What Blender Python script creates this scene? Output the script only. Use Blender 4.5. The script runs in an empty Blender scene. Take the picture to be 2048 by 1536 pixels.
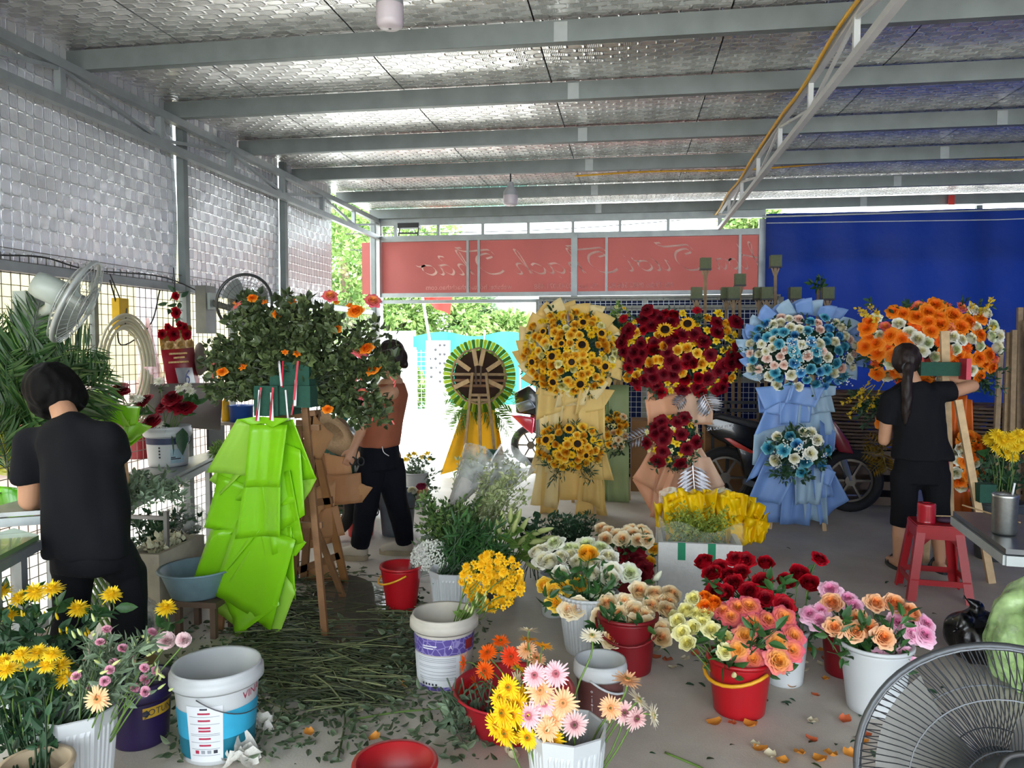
import bpy, bmesh, math, random
import numpy as np
from mathutils import Vector, Matrix

random.seed(7)
RNG = np.random.default_rng(11)
scene = bpy.context.scene
COL = scene.collection
PI = math.pi

# ------------------------------------------------------------------ camera
F_PX, CAM_H = 1540.0, 1.55
YAW, PITCH = math.radians(8.52), math.radians(2.90)
cd = bpy.data.cameras.new('camera'); cam = bpy.data.objects.new('camera', cd); COL.objects.link(cam)
cd.sensor_width = 36.0; cd.lens = F_PX / 2048 * 36.0; cd.clip_start = 0.02; cd.clip_end = 400
cam.location = (0, 0, CAM_H); cam.rotation_euler = (PI / 2 - PITCH, 0, YAW)
scene.camera = cam
# ------------------------------------------------------------------ sky, sun, exposure
world = bpy.data.worlds.new('world'); scene.world = world; world.use_nodes = True
_n = world.node_tree.nodes; _l = world.node_tree.links
_n['Background'].inputs['Color'].default_value = (0.86, 0.94, 1.0, 1)
_n['Background'].inputs['Strength'].default_value = 2.3
sd = bpy.data.lights.new('sun', 'SUN'); sun = bpy.data.objects.new('sun', sd); COL.objects.link(sun)
sd.energy = 3.0; sd.angle = math.radians(2.0); sd.color = (1.0, 0.96, 0.88)
sun.rotation_euler = Vector((-0.26, 0.5, -0.83)).to_track_quat('-Z', 'Y').to_euler()
vs = scene.view_settings
vs.view_transform = 'Standard'; vs.look = 'None'; vs.gamma = 1.0; vs.use_curve_mapping = False
vs.exposure = 1.78
try:
    scene.cycles.max_bounces = 10; scene.cycles.diffuse_bounces = 5; scene.cycles.glossy_bounces = 5
    scene.cycles.transparent_max_bounces = 16; scene.cycles.sample_clamp_indirect = 8
    scene.cycles.caustics_reflective = False; scene.cycles.caustics_refractive = False
except Exception:
    pass

# ------------------------------------------------------------------ pixel -> place
_cy, _sy, _cp, _sp = math.cos(YAW), math.sin(YAW), math.cos(PITCH), math.sin(PITCH)
_R = Vector((_cy, _sy, 0)); _Fw = Vector((-_sy * _cp, _cy * _cp, -_sp)); _U = _R.cross(_Fw)
def ray(px, py):
    return _Fw + _R * ((px - 1024) / F_PX) - _U * ((py - 768) / F_PX)
def G(px, py, z=0.0):            # where the pixel's ray meets the level z
    d = ray(px, py); s = (z - CAM_H) / d.z
    return Vector((0, 0, CAM_H)) + d * s
def PY(px, py, Y):               # where it meets the upright plane y = Y
    d = ray(px, py); return Vector((0, 0, CAM_H)) + d * (Y / d.y)
def PX(px, py, X):
    d = ray(px, py); return Vector((0, 0, CAM_H)) + d * (X / d.x)
def V(*a): return Vector(a)
def R_(a, b): return random.uniform(a, b)

# ------------------------------------------------------------------ materials
def lin(h):
    h = h.lstrip('#'); o = []
    for i in (0, 2, 4):
        c = int(h[i:i + 2], 16) / 255
        o.append(c / 12.92 if c <= .04045 else ((c + .055) / 1.055) ** 2.4)
    return tuple(o)
MATS = {}
def mat(name, col, rough=.6, metal=0., var=.12, scale=14., bump=0., bscale=None, transl=0., spec=.5, coat=0., alpha=1., tramp=None, sub=0):
    """Principled material whose colour is broken up by noise; tramp = colour along the mesh attribute t."""
    if name in MATS: return MATS[name]
    m = bpy.data.materials.new(name); m.use_nodes = True
    N, L = m.node_tree.nodes, m.node_tree.links
    b = N['Principled BSDF']; out = N['Material Output']
    c = lin(col) if isinstance(col, str) else col
    tc = N.new('ShaderNodeTexCoord')
    no = N.new('ShaderNodeTexNoise'); no.inputs['Scale'].default_value = scale; no.inputs['Detail'].default_value = 4
    L.new(tc.outputs['Object'], no.inputs['Vector'])
    if tramp:
        at = N.new('ShaderNodeAttribute'); at.attribute_name = 't'
        base = N.new('ShaderNodeValToRGB'); els = base.color_ramp.elements
        while len(els) < len(tramp): els.new(.5)
        for e, (p, h) in zip(els, tramp): e.position = p; e.color = (*lin(h), 1)
        L.new(at.outputs['Fac'], base.inputs['Fac']); bc = base.outputs['Color']
    else:
        rgb = N.new('ShaderNodeRGB'); rgb.outputs[0].default_value = (*c, 1); bc = rgb.outputs[0]
    hsv = N.new('ShaderNodeHueSaturation'); mr = N.new('ShaderNodeMapRange')
    mr.inputs['From Min'].default_value = .3; mr.inputs['From Max'].default_value = .7
    mr.inputs['To Min'].default_value = 1 - var; mr.inputs['To Max'].default_value = 1 + var
    L.new(no.outputs['Fac'], mr.inputs['Value']); L.new(mr.outputs[0], hsv.inputs['Value']); L.new(bc, hsv.inputs['Color'])
    L.new(hsv.outputs[0], b.inputs['Base Color'])
    b.inputs['Roughness'].default_value = rough; b.inputs['Metallic'].default_value = metal
    b.inputs['Specular IOR Level'].default_value = spec; b.inputs['Coat Weight'].default_value = coat
    b.inputs['Alpha'].default_value = alpha
    if bump:
        n2 = N.new('ShaderNodeTexNoise'); n2.inputs['Scale'].default_value = bscale or scale * 4; n2.inputs['Detail'].default_value = 5
        L.new(tc.outputs['Object'], n2.inputs['Vector'])
        bp = N.new('ShaderNodeBump'); bp.inputs['Strength'].default_value = bump; bp.inputs['Distance'].default_value = .01
        L.new(n2.outputs['Fac'], bp.inputs['Height']); L.new(bp.outputs[0], b.inputs['Normal'])
    if transl:
        tr = N.new('ShaderNodeBsdfTranslucent'); L.new(hsv.outputs[0], tr.inputs['Color'])
        mx = N.new('ShaderNodeMixShader'); mx.inputs[0].default_value = transl
        L.new(b.outputs[0], mx.inputs[1]); L.new(tr.outputs[0], mx.inputs[2]); L.new(mx.outputs[0], out.inputs['Surface'])
    MATS[name] = m
    return m
def clear_film(name, col, opacity=.25, rough=.15):
    """thin clear plastic: mostly see-through, with a glossy skin"""
    if name in MATS: return MATS[name]
    m = bpy.data.materials.new(name); m.use_nodes = True
    N, L = m.node_tree.nodes, m.node_tree.links; b = N['Principled BSDF']
    b.inputs['Base Color'].default_value = (*lin(col), 1); b.inputs['Roughness'].default_value = rough
    tc = N.new('ShaderNodeTexCoord'); no = N.new('ShaderNodeTexNoise'); no.inputs['Scale'].default_value = 18
    L.new(tc.outputs['Object'], no.inputs['Vector'])
    bp = N.new('ShaderNodeBump'); bp.inputs['Strength'].default_value = .5; bp.inputs['Distance'].default_value = .02
    L.new(no.outputs['Fac'], bp.inputs['Height']); L.new(bp.outputs[0], b.inputs['Normal'])
    t = N.new('ShaderNodeBsdfTransparent'); mx = N.new('ShaderNodeMixShader')
    mr = N.new('ShaderNodeMapRange'); mr.inputs['From Min'].default_value = .3; mr.inputs['From Max'].default_value = .7
    mr.inputs['To Min'].default_value = opacity * .6; mr.inputs['To Max'].default_value = opacity * 1.4
    L.new(no.outputs['Fac'], mr.inputs['Value']); L.new(mr.outputs[0], mx.inputs[0])
    L.new(t.outputs[0], mx.inputs[1]); L.new(b.outputs[0], mx.inputs[2]); L.new(mx.outputs[0], N['Material Output'].inputs['Surface'])
    MATS[name] = m
    return m

# ------------------------------------------------------------------ mesh building
class MB:
    def __init__(s): s.v = []; s.f = []; s.m = []; s.t = []; s.n = 0
    def add(s, verts, faces, t=0., mi=0):
        verts = [tuple(p) for p in verts]
        s.v += verts; n = s.n
        s.f += [tuple(i + n for i in f) for f in faces]; s.m += [mi] * len(faces)
        s.t += list(t) if hasattr(t, '__len__') else [t] * len(verts)
        s.n += len(verts); return s
    def box(s, c, size, M=None, mi=0, t=0.):
        hx, hy, hz = size[0] / 2, size[1] / 2, size[2] / 2; c = Vector(c)
        vs_ = [Vector((x, y, z)) for x in (-hx, hx) for y in (-hy, hy) for z in (-hz, hz)]
        vs_ = [c + (M @ p if M else p) for p in vs_]
        return s.add(vs_, [(0, 1, 3, 2), (4, 6, 7, 5), (0, 4, 5, 1), (2, 3, 7, 6), (0, 2, 6, 4), (1, 5, 7, 3)], t, mi)
    def bar(s, a, b, w, h, up=(0, 0, 1), mi=0):
        a, b = Vector(a), Vector(b); d = (b - a); L = d.length; d.normalize(); up = Vector(up)
        if abs(d.dot(up)) > .98: up = Vector((0, 1, 0))
        x = d.cross(up).normalized(); y = x.cross(d)
        M = Matrix((x, d, y)).transposed()
        return s.box((a + b) / 2, (w, L, h), M, mi)
    def tube(s, path, r, n=8, caps=True, mi=0, t=0.):
        path = [Vector(p) for p in path]; k = len(path)
        rr = r if hasattr(r, '__len__') else [r] * k
        vs_ = []; x = None
        for i, p in enumerate(path):
            d = path[min(i + 1, k - 1)] - path[max(i - 1, 0)]
            if d.length < 1e-9: d = Vector((0, 0, 1))
            d.normalize()
            if x is None: x = d.orthogonal().normalized()
            else:
                x = x - d * x.dot(d)
                x = x.normalized() if x.length > 1e-6 else d.orthogonal().normalized()
            y = d.cross(x)
            for j in range(n):
                a = 2 * PI * j / n; vs_.append(p + (x * math.cos(a) + y * math.sin(a)) * rr[i])
        fs = [(i * n + j, i * n + (j + 1) % n, (i + 1) * n + (j + 1) % n, (i + 1) * n + j) for i in range(k - 1) for j in range(n)]
        if caps: fs += [tuple(range(n - 1, -1, -1)), tuple((k - 1) * n + j for j in range(n))]
        return s.add(vs_, fs, t, mi)
    def lathe(s, prof, n=32, c=(0, 0, 0), mi=0, wob=None, t=0., cap=False):
        c = Vector(c); vs_ = []; k = len(prof)
        for (r, z) in prof:
            for j in range(n):
                a = 2 * PI * j / n; q = r * (wob(a, z) if wob else 1)
                vs_.append(c + Vector((q * math.cos(a), q * math.sin(a), z)))
        fs = [(i * n + j, i * n + (j + 1) % n, (i + 1) * n + (j + 1) % n, (i + 1) * n + j) for i in range(k - 1) for j in range(n)]
        mis = mi
        if cap: fs.append(tuple(range(n - 1, -1, -1)))
        return s.add(vs_, fs, t, mis)
    def grid(s, fn, nu, nv, mi=0, tf=None, wrap=False):
        vs_ = []; ts = []
        for j in range(nv + 1):
            for i in range(nu + 1):
                u, v = i / nu, j / nv; vs_.append(fn(u, v)); ts.append(tf(u, v) if tf else 0.)
        w = nu + 1
        return s.add(vs_, [(j * w + i, j * w + i + 1, (j + 1) * w + i + 1, (j + 1) * w + i) for j in range(nv) for i in range(nu)], ts, mi)
    def sphere(s, c, r, n=10, k=6, mi=0, t=0., sc=(1, 1, 1)):
        c = Vector(c); vs_ = [c + Vector((0, 0, -r * sc[2]))]
        for i in range(1, k):
            e = -PI / 2 + PI * i / k
            for j in range(n):
                a = 2 * PI * j / n
                vs_.append(c + Vector((r * sc[0] * math.cos(e) * math.cos(a), r * sc[1] * math.cos(e) * math.sin(a), r * sc[2] * math.sin(e))))
        vs_.append(c + Vector((0, 0, r * sc[2]))); top = len(vs_) - 1
        fs = [(0, 1 + (j + 1) % n, 1 + j) for j in range(n)]
        fs += [(1 + i * n + j, 1 + i * n + (j + 1) % n, 1 + (i + 1) * n + (j + 1) % n, 1 + (i + 1) * n + j) for i in range(k - 2) for j in range(n)]
        fs += [(top, 1 + (k - 2) * n + j, 1 + (k - 2) * n + (j + 1) % n) for j in range(n)]
        return s.add(vs_, fs, t, mi)
    def scatter(s, TV, TF, Ms, mi=0, TT=None, tvar=None):
        """TV template (n,3) placed by an array of 3x4 matrices"""
        TV = np.asarray(TV); Ms = np.asarray(Ms); k, n = len(Ms), len(TV)
        P = np.einsum('kij,nj->kni', Ms[:, :, :3], TV) + Ms[:, None, :, 3]
        s.v += [tuple(p) for p in P.reshape(-1, 3).tolist()]
        for a in range(k):
            o = s.n + a * n
            s.f += [tuple(i + o for i in f) for f in TF]
        s.m += [mi] * (len(TF) * k)
        tt = np.zeros(n) if TT is None else np.asarray(TT)
        T = np.tile(tt, (k, 1))
        if tvar is not None: T = T + np.asarray(tvar)[:, None]
        s.t += T.reshape(-1).tolist(); s.n += n * k; return s
    def mesh(s, name, mats, smooth=True):
        me = bpy.data.meshes.new(name); me.from_pydata(s.v, [], s.f)
        for m in (mats if isinstance(mats, (list, tuple)) else [mats]): me.materials.append(m)
        me.polygons.foreach_set('material_index', s.m)
        me.polygons.foreach_set('use_smooth', [bool(smooth)] * len(s.f))
        a = me.attributes.new('t', 'FLOAT', 'POINT'); a.data.foreach_set('value', s.t)
        me.update(); return me
    def obj(s, name, mats, parent=None, smooth=False, loc=None, world=False):
        o = bpy.data.objects.new(name, s.mesh(name, mats, smooth)); COL.objects.link(o)
        if loc is not None: o.location = loc
        if parent: adopt(o, parent, world)
        return o
def adopt(o, parent, world=False):
    o.parent = parent
    if world:
        bpy.context.view_layer.update() if parent.parent else None
        M = parent.matrix_basis.copy(); p = parent.parent
        while p: M = p.matrix_basis @ parent.matrix_parent_inverse @ M; p = p.parent
        o.matrix_parent_inverse = M.inverted()
def thing(name, label, cat, loc=(0, 0, 0), rz=0., group=None):
    o = bpy.data.objects.new(name, None); COL.objects.link(o); o.empty_display_size = .05
    o.location = loc; o.rotation_euler = (0, 0, rz); o['label'] = label; o['category'] = cat
    if group: o['group'] = group
    return o
def tag(o, label, cat, group=None, kind=None):
    o['label'] = label; o['category'] = cat
    if group: o['group'] = group
    if kind: o['kind'] = kind
    return o
def struct(o, label=None, cat=None):
    o['kind'] = 'structure'
    if label: o['label'] = label; o['category'] = cat or 'structure'
    return o
def put(mesh, name, parent=None, M=None, m=None):
    """an object on shared mesh data; its material may be its own"""
    o = bpy.data.objects.new(name, mesh); COL.objects.link(o)
    if parent: o.parent = parent
    if M is not None: o.matrix_basis = M
    if m is not None:
        o.material_slots[0].link = 'OBJECT'; o.material_slots[0].material = m
    return o
def dup(root, loc, rz=None, label=None, group=None, scale=None):
    c = root.copy(); COL.objects.link(c); c.location = loc
    if rz is not None: c.rotation_euler = (0, 0, rz)
    if label: c['label'] = label
    if group: c['group'] = group
    if scale: c.scale = (scale,) * 3
    def kids(a, b):
        for ch in list(a.children):
            d = ch.copy(); COL.objects.link(d); d.parent = b; kids(ch, d)
    kids(root, c); return c
def face_dir(d, roll=0., up=(0, 0, 1)):
    """rotation whose local +Z looks along d"""
    d = Vector(d).normalized()
    return d.to_track_quat('Z', 'Y').to_matrix() @ Matrix.Rotation(roll, 3, 'Z')
def TRS(loc, R3, s=1.):
    return Matrix.Translation(Vector(loc)) @ (R3 @ Matrix.Diagonal((s, s, s) if not hasattr(s, '__len__') else s)).to_4x4()
def catmull(pts, k=6):
    pts = [Vector(p) for p in pts]; out = []
    P = [2 * pts[0] - pts[1]] + pts + [2 * pts[-1] - pts[-2]]
    for i in range(1, len(P) - 2):
        a, b, c, d = P[i - 1:i + 3]
        for j in range(k):
            t = j / k
            out.append(.5 * ((2 * b) + (c - a) * t + (2 * a - 5 * b + 4 * c - d) * t * t + (3 * b - 3 * c + d - a) * t ** 3))
    return out + [pts[-1]]
def rand_dirs(n, zmin=-1.):
    z = RNG.uniform(zmin, 1, n); a = RNG.uniform(0, 2 * PI, n); r = np.sqrt(np.maximum(0, 1 - z * z))
    return np.stack([r * np.cos(a), r * np.sin(a), z], 1)
def leaf_mats(pos, dirs, size, roll=True):
    """3x4 matrices: local +Y along dirs (leaf axis), random roll"""
    n = len(pos); d = dirs / (np.linalg.norm(dirs, axis=1, keepdims=True) + 1e-9)
    r = RNG.normal(size=(n, 3)); x = np.cross(d, r); x /= (np.linalg.norm(x, axis=1, keepdims=True) + 1e-9)
    z = np.cross(x, d); s = np.asarray(size).reshape(-1, 1) if hasattr(size, '__len__') else np.full((n, 1), size)
    M = np.zeros((n, 3, 4)); M[:, :, 0] = x * s; M[:, :, 1] = d * s; M[:, :, 2] = z * s; M[:, :, 3] = pos
    return M
def leaf_template(w=.45, k=4, fold=.18, bend=.2):
    v = []; f = []; t = []
    for j in range(k + 1):
        y = j / k; ww = w / 2 * (math.sin(PI * y ** .75) ** .8 if 0 < y < 1 else 0.02); z = -bend * y * y
        v += [(-ww, y, z + fold * ww * 2), (0, y, z), (ww, y, z + fold * ww * 2)]; t += [.6, .3, .6]
    for j in range(k):
        a = j * 3; f += [(a, a + 1, a + 4, a + 3), (a + 1, a + 2, a + 5, a + 4)]
    return v, f, t
LEAF = leaf_template(); LEAF_N = leaf_template(.2, 3); LEAF_R = leaf_template(.7, 3); LEAF_T = leaf_template(.5, 2)
# ================================================================== THE SHED
XL, XT, YF, ZT, ZP = -3.12, 1.04, 9.3, 3.10, 3.21      # left wall, right truss, front, truss top, underside of roof
X_R, Y_B = 6.4, -2.7
STEEL = mat('galvanised_steel', '#9aa0a0', .45, .55, .10, 9, .05)
STEEL_D = mat('weathered_purlin_steel', '#79807f', .5, .4, .12, 7, .05)
PAINTW = mat('pale_painted_steel', '#c9cbc9', .5, .1, .06, 6)

def foil_mat(name, rough, cw, ch, axes, base='#c9c8c4', crinkle=.4, metal=.85, cd_=.02, ns=5, stagger=True, dk=.72):
    """foil embossed with rounded cells, every other one finely hatched"""
    m = bpy.data.materials.new(name); m.use_nodes = True
    N, L = m.node_tree.nodes, m.node_tree.links; b = N['Principled BSDF']
    def ma(op, a, c=None, d=None):
        n = N.new('ShaderNodeMath'); n.operation = op
        for i, q in enumerate((a, c, d)):
            if q is None: continue
            if isinstance(q, (int, float)): n.inputs[i].default_value = q
            else: L.new(q, n.inputs[i])
        return n.outputs[0]
    tc = N.new('ShaderNodeTexCoord'); sep = N.new('ShaderNodeSeparateXYZ'); L.new(tc.outputs['Object'], sep.inputs[0])
    x = ma('DIVIDE', sep.outputs[axes[0]], cw); y = ma('DIVIDE', sep.outputs[axes[1]], ch); row = ma('FLOOR', y)
    if stagger: x = ma('ADD', x, ma('MULTIPLY', ma('MODULO', ma('ABSOLUTE', row), 2.), .5))
    fx = ma('ABSOLUTE', ma('SUBTRACT', ma('FRACT', x), .5)); fy = ma('ABSOLUTE', ma('SUBTRACT', ma('FRACT', y), .5))
    d = ma('POWER', ma('ADD', ma('POWER', ma('MULTIPLY', fx, 2.), 4.), ma('POWER', ma('MULTIPLY', fy, 2.), 4.)), .25)
    ed = N.new('ShaderNodeMapRange'); ed.interpolation_type = 'SMOOTHSTEP'; ed.inputs['From Min'].default_value = .74 if stagger else .84; ed.inputs['From Max'].default_value = .98; L.new(d, ed.inputs['Value'])
    alt = ma('MODULO', ma('ABSOLUTE', ma('ADD', ma('FLOOR', x), row)), 2.)
    hat = ma('MULTIPLY', ma('MULTIPLY', alt, ma('SINE', ma('MULTIPLY', x, 60.))), ma('SUBTRACT', 1., ed.outputs[0]))
    no = N.new('ShaderNodeTexNoise'); no.inputs['Scale'].default_value = ns; no.inputs['Detail'].default_value = 4; L.new(tc.outputs['Object'], no.inputs['Vector'])
    mx = N.new('ShaderNodeMix'); mx.data_type = 'RGBA'; mx.inputs['A'].default_value = (*lin(base), 1); mx.inputs['B'].default_value = (*[c * dk for c in lin(base)], 1)
    L.new(ma('MULTIPLY', alt, ma('SUBTRACT', 1., ed.outputs[0])), mx.inputs['Factor']); L.new(mx.outputs['Result'], b.inputs['Base Color'])
    b.inputs['Metallic'].default_value = metal
    L.new(ma('ADD', ma('MULTIPLY', ed.outputs[0], -.12), rough), b.inputs['Roughness'])
    b1 = N.new('ShaderNodeBump'); b1.inputs['Strength'].default_value = .6; b1.inputs['Distance'].default_value = .006; L.new(ma('ADD', ed.outputs[0], ma('MULTIPLY', hat, .12)), b1.inputs['Height'])
    b2 = N.new('ShaderNodeBump'); b2.inputs['Strength'].default_value = crinkle; b2.inputs['Distance'].default_value = cd_; L.new(no.outputs['Fac'], b2.inputs['Height']); L.new(b1.outputs[0], b2.inputs['Normal'])
    L.new(b2.outputs[0], b.inputs['Normal']); return m
FOIL = foil_mat('embossed_foil_insulation', .30, .10, .055, (0, 1), '#f2f0ec', .12, .8, .01, 2.5)
FOILW = foil_mat('creased_foil_insulation', .34, .062, .075, (1, 2), '#f4f6f6', .7, .55, .02, 7, False, .9)

# floor: worn concrete
def concrete(name, c1, c2, rough):
    m = bpy.data.materials.new(name); m.use_nodes = True
    N, L = m.node_tree.nodes, m.node_tree.links; b = N['Principled BSDF']
    tc = N.new('ShaderNodeTexCoord'); a = N.new('ShaderNodeTexNoise'); a.inputs['Scale'].default_value = 1.1; a.inputs['Detail'].default_value = 8; a.inputs['Roughness'].default_value = .65
    f = N.new('ShaderNodeTexNoise'); f.inputs['Scale'].default_value = 130; f.inputs['Detail'].default_value = 3
    L.new(tc.outputs['Object'], a.inputs['Vector']); L.new(tc.outputs['Object'], f.inputs['Vector'])
    r = N.new('ShaderNodeValToRGB'); r.color_ramp.elements[0].position = .36; r.color_ramp.elements[0].color = (*lin(c1), 1); r.color_ramp.elements[1].position = .66; r.color_ramp.elements[1].color = (*lin(c2), 1)
    L.new(a.outputs['Fac'], r.inputs[0])
    mx = N.new('ShaderNodeMix'); mx.data_type = 'RGBA'; mx.blend_type = 'MULTIPLY'; mx.inputs['Factor'].default_value = .22
    L.new(r.outputs[0], mx.inputs['A']); L.new(f.outputs['Fac'], mx.inputs['B']); L.new(mx.outputs['Result'], b.inputs['Base Color'])
    rr = N.new('ShaderNodeMapRange'); rr.inputs['To Min'].default_value = rough - .15; rr.inputs['To Max'].default_value = rough + .2; L.new(a.outputs['Fac'], rr.inputs['Value']); L.new(rr.outputs[0], b.inputs['Roughness'])
    bp = N.new('ShaderNodeBump'); bp.inputs['Strength'].default_value = .25; bp.inputs['Distance'].default_value = .004; L.new(f.outputs['Fac'], bp.inputs['Height']); L.new(bp.outputs[0], b.inputs['Normal'])
    return m
CONC = concrete('worn_concrete', '#bdb4a8', '#dcd5cb', .55)
ROAD = concrete('sunlit_road', '#c9c6bf', '#e4e1da', .9)
struct(MB().box((1.6, 3.0, -.05), (9.8, 12.6, .1)).obj('floor', CONC), 'grey worn concrete shed floor strewn with leaves and petals', 'floor')
struct(MB().box((0, 30, -.075), (90, 41.4, .1)).obj('ground', ROAD), 'pale sunlit concrete road outside the shed', 'road')
struct(MB().box((-10, 1, -.075), (13.4, 16.6, .1)).obj('ground', ROAD), 'pale yard strip beside the mesh wall', 'yard')
struct(MB().box((0, -12, -.075), (60, 17.4, .1)).obj('ground', ROAD), 'open yard in front of the shed', 'yard')

# roof: foil strips one metre wide over steel purlins
roof = struct(MB().box(((XL + X_R) / 2, (Y_B + YF) / 2 + .2, ZP + .09), (X_R - XL + .5, YF - Y_B + .8, .02)).obj('ceiling', mat('roof_sheet', '#8b8f8f', .5, .5)), 'silver foil insulated sheet roof', 'ceiling')
PURL = [-2.5, -1.6, -.7, .2, 1., 2., 2.98, 4.02, 4.95, 5.97, 6.97, 8.1, 9.2]
def strip(x0, x1):
    b = MB(); ys = np.linspace(Y_B, YF + .1, 100)
    def z(y):
        d = min(abs(y - p) for p in PURL); return ZP + .018 - .03 * min(1, d / .28) ** 1.2 * 0 - .0
    def fn(u, v):
        y = Y_B + (YF + .15 - Y_B) * v; k = 0
        for p in PURL:
            if y > p: k = p
        ph = (y - k); sag = .02 * math.sin(PI * min(1, max(0, ph / .98)))
        return Vector((x0 + (x1 - x0) * u, y, ZP + .012 - sag * (1 if 0 < u < 1 else .6)))
    return b.grid(fn, 4, 125)
xs = [XL - .05, -2.46, -1.46, -.49, .5, 1.5, 2.5, 3.5, 4.5, 5.5, X_R]
for a, c in zip(xs, xs[1:]):
    o = strip(a + .004, c - .004).obj('foil_strip', FOIL, roof, True, world=True)
    for p in o.data.polygons: p.use_smooth = True
for i, y in enumerate(PURL):
    b = MB(); L0, L1 = XL - .03, X_R
    b.box(((L0 + L1) / 2, y, ZT + .055), (L1 - L0, .004, .11)).box(((L0 + L1) / 2, y + .024, ZT + .002), (L1 - L0, .05, .004)).box(((L0 + L1) / 2, y + .024, ZT + .108), (L1 - L0, .05, .004)).box(((L0 + L1) / 2, y + .049, ZT + .012), (L1 - L0, .004, .022))
    p = b.obj('purlin', STEEL_D, roof, world=True)
    for x in (-.35, 2.6, 4.4):
        MB().box((x, y - .004, ZT + .05), (.07, .006, .1)).obj('splice_plate', STEEL, p, world=True)

def truss(x, w, z0, z1, y0, y1, label, step, m, flat=False):
    t = struct(thing('trim_%d' % (1 if x < 0 else 2), label, 'truss', (x, y0, z0)))
    for z in (z0 + w / 2, z1 - w / 2): MB().box((x, (y0 + y1) / 2, z), (w, y1 - y0, w)).obj('chord', m, t, world=True)
    n = int(round((y1 - y0) / step)); st = (y1 - y0) / n
    for i in range(n + 1):
        y = y0 + i * st
        MB().box((x, y, (z0 + z1) / 2), (w * .8, w * .8, z1 - z0 - 2 * w)).obj('upright', m, t, world=True)
        if i < n:
            a, b_ = (z0 + w, z1 - w) if i % 2 else (z1 - w, z0 + w)
            MB().bar((x, y, a), (x, y + st, b_), w * .45, w * .45).obj('diagonal', m, t, world=True)
    return t
truss(XL + .06, .05, 2.85, ZT, -1.6, YF, 'grey steel lattice truss along the top of the foil wall', .93, STEEL)
tr = truss(XT, .036, 2.88, ZT, -1.6, YF, 'pale steel lattice truss crossing the roof with a yellow cable', .93, PAINTW)

# left wall: posts, foil panels above, welded mesh below
wall = struct(thing('wall_left', 'foil clad side wall with welded wire mesh below', 'wall', (XL, 0, 0)))
ZR = 1.95
posts = [-1.6, 1.25, 3.32, 5.1, 6.72, YF - .05]
for i, y in enumerate(posts): MB().box((XL, y, ZP / 2), (.055, .055, ZP)).obj('post', STEEL_D, wall, world=True)
for a, c in zip(posts, posts[1:]):
    cuts = [a + .03, a + (c - a) * .5, c - .03] if c < 3.4 else [a + .03, c - .03]
    for p, q in zip(cuts, cuts[1:]):
        def fn(u, v, p=p, q=q):
            y = p + (q - p) * u; z = ZR - .03 + (ZP + .07 - ZR) * v
            return Vector((XL - .035 + .012 * math.sin(y * 7) * math.sin(z * 5 + y) + .006 * math.sin(y * 23), y, z))
        if c < 9: MB().grid(fn, 16, 12).obj('foil_panel', FOILW, wall, True, world=True)
        else:
            MB().grid(lambda u, v: Vector((XL - .035 + .01 * math.sin(u * 9), p + (7.95 - p) * u, ZR - .03 + (ZP + .07 - ZR) * v)), 10, 12).obj('foil_panel', FOILW, wall, True, world=True)
for z, w in ((ZR, .05), (.68, .035), (.05, .05)): MB().box((XL, (posts[0] + posts[-1]) / 2, z), (w, posts[-1] - posts[0], w)).obj('rail', STEEL, wall, world=True)
for y in (4.15, 5.75, 7.7): MB().box((XL, y, ZR / 2), (.035, .035, ZR)).obj('post', STEEL_D, wall, world=True)
b = MB(); WIRE = mat('mesh_wire', '#6d6a60', .5, .5)
y = posts[0]
while y < posts[-1]:
    b.box((XL - .01, y, 1.03), (.004, .004, 1.98)); y += .062
z = .06
while z < 2.06: b.box((XL - .006, (posts[0] + posts[-1]) / 2, z), (.004, posts[-1] - posts[0], .004)); z += .062
o = b.obj('wire_mesh', WIRE, wall, world=True); o['kind'] = 'stuff'
# neighbour's wall outside the mesh
nb = struct(thing('wall_neighbour', 'cream yellow house wall beyond the wire mesh', 'wall', (-4.9, 3, 0)))
MB().box((-4.9, 3, 2.05), (.1, 13, 1.7)).obj('upper_wall', mat('cream_render', '#c9bf92', .8, 0, .05, 2), nb, world=True)
MB().box((-4.9, 3, .6), (.1, 13, 1.2)).obj('lower_wall', mat('pinkish_render', '#c9b3aa', .8, 0, .05, 2), nb, world=True)
for y in (1.6, 4.4, 7.2): MB().box((-4.83, y, 1.45), (.06, .28, 2.9)).obj('pilaster', mat('pale_pilaster', '#c4bbc0', .8), nb, world=True)
for y in (2.4, 5.3): MB().box((-4.82, y, .95), (.05, .5, .55)).obj('patch', mat('coral_patch', '#c47a68', .8), nb, world=True)

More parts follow.
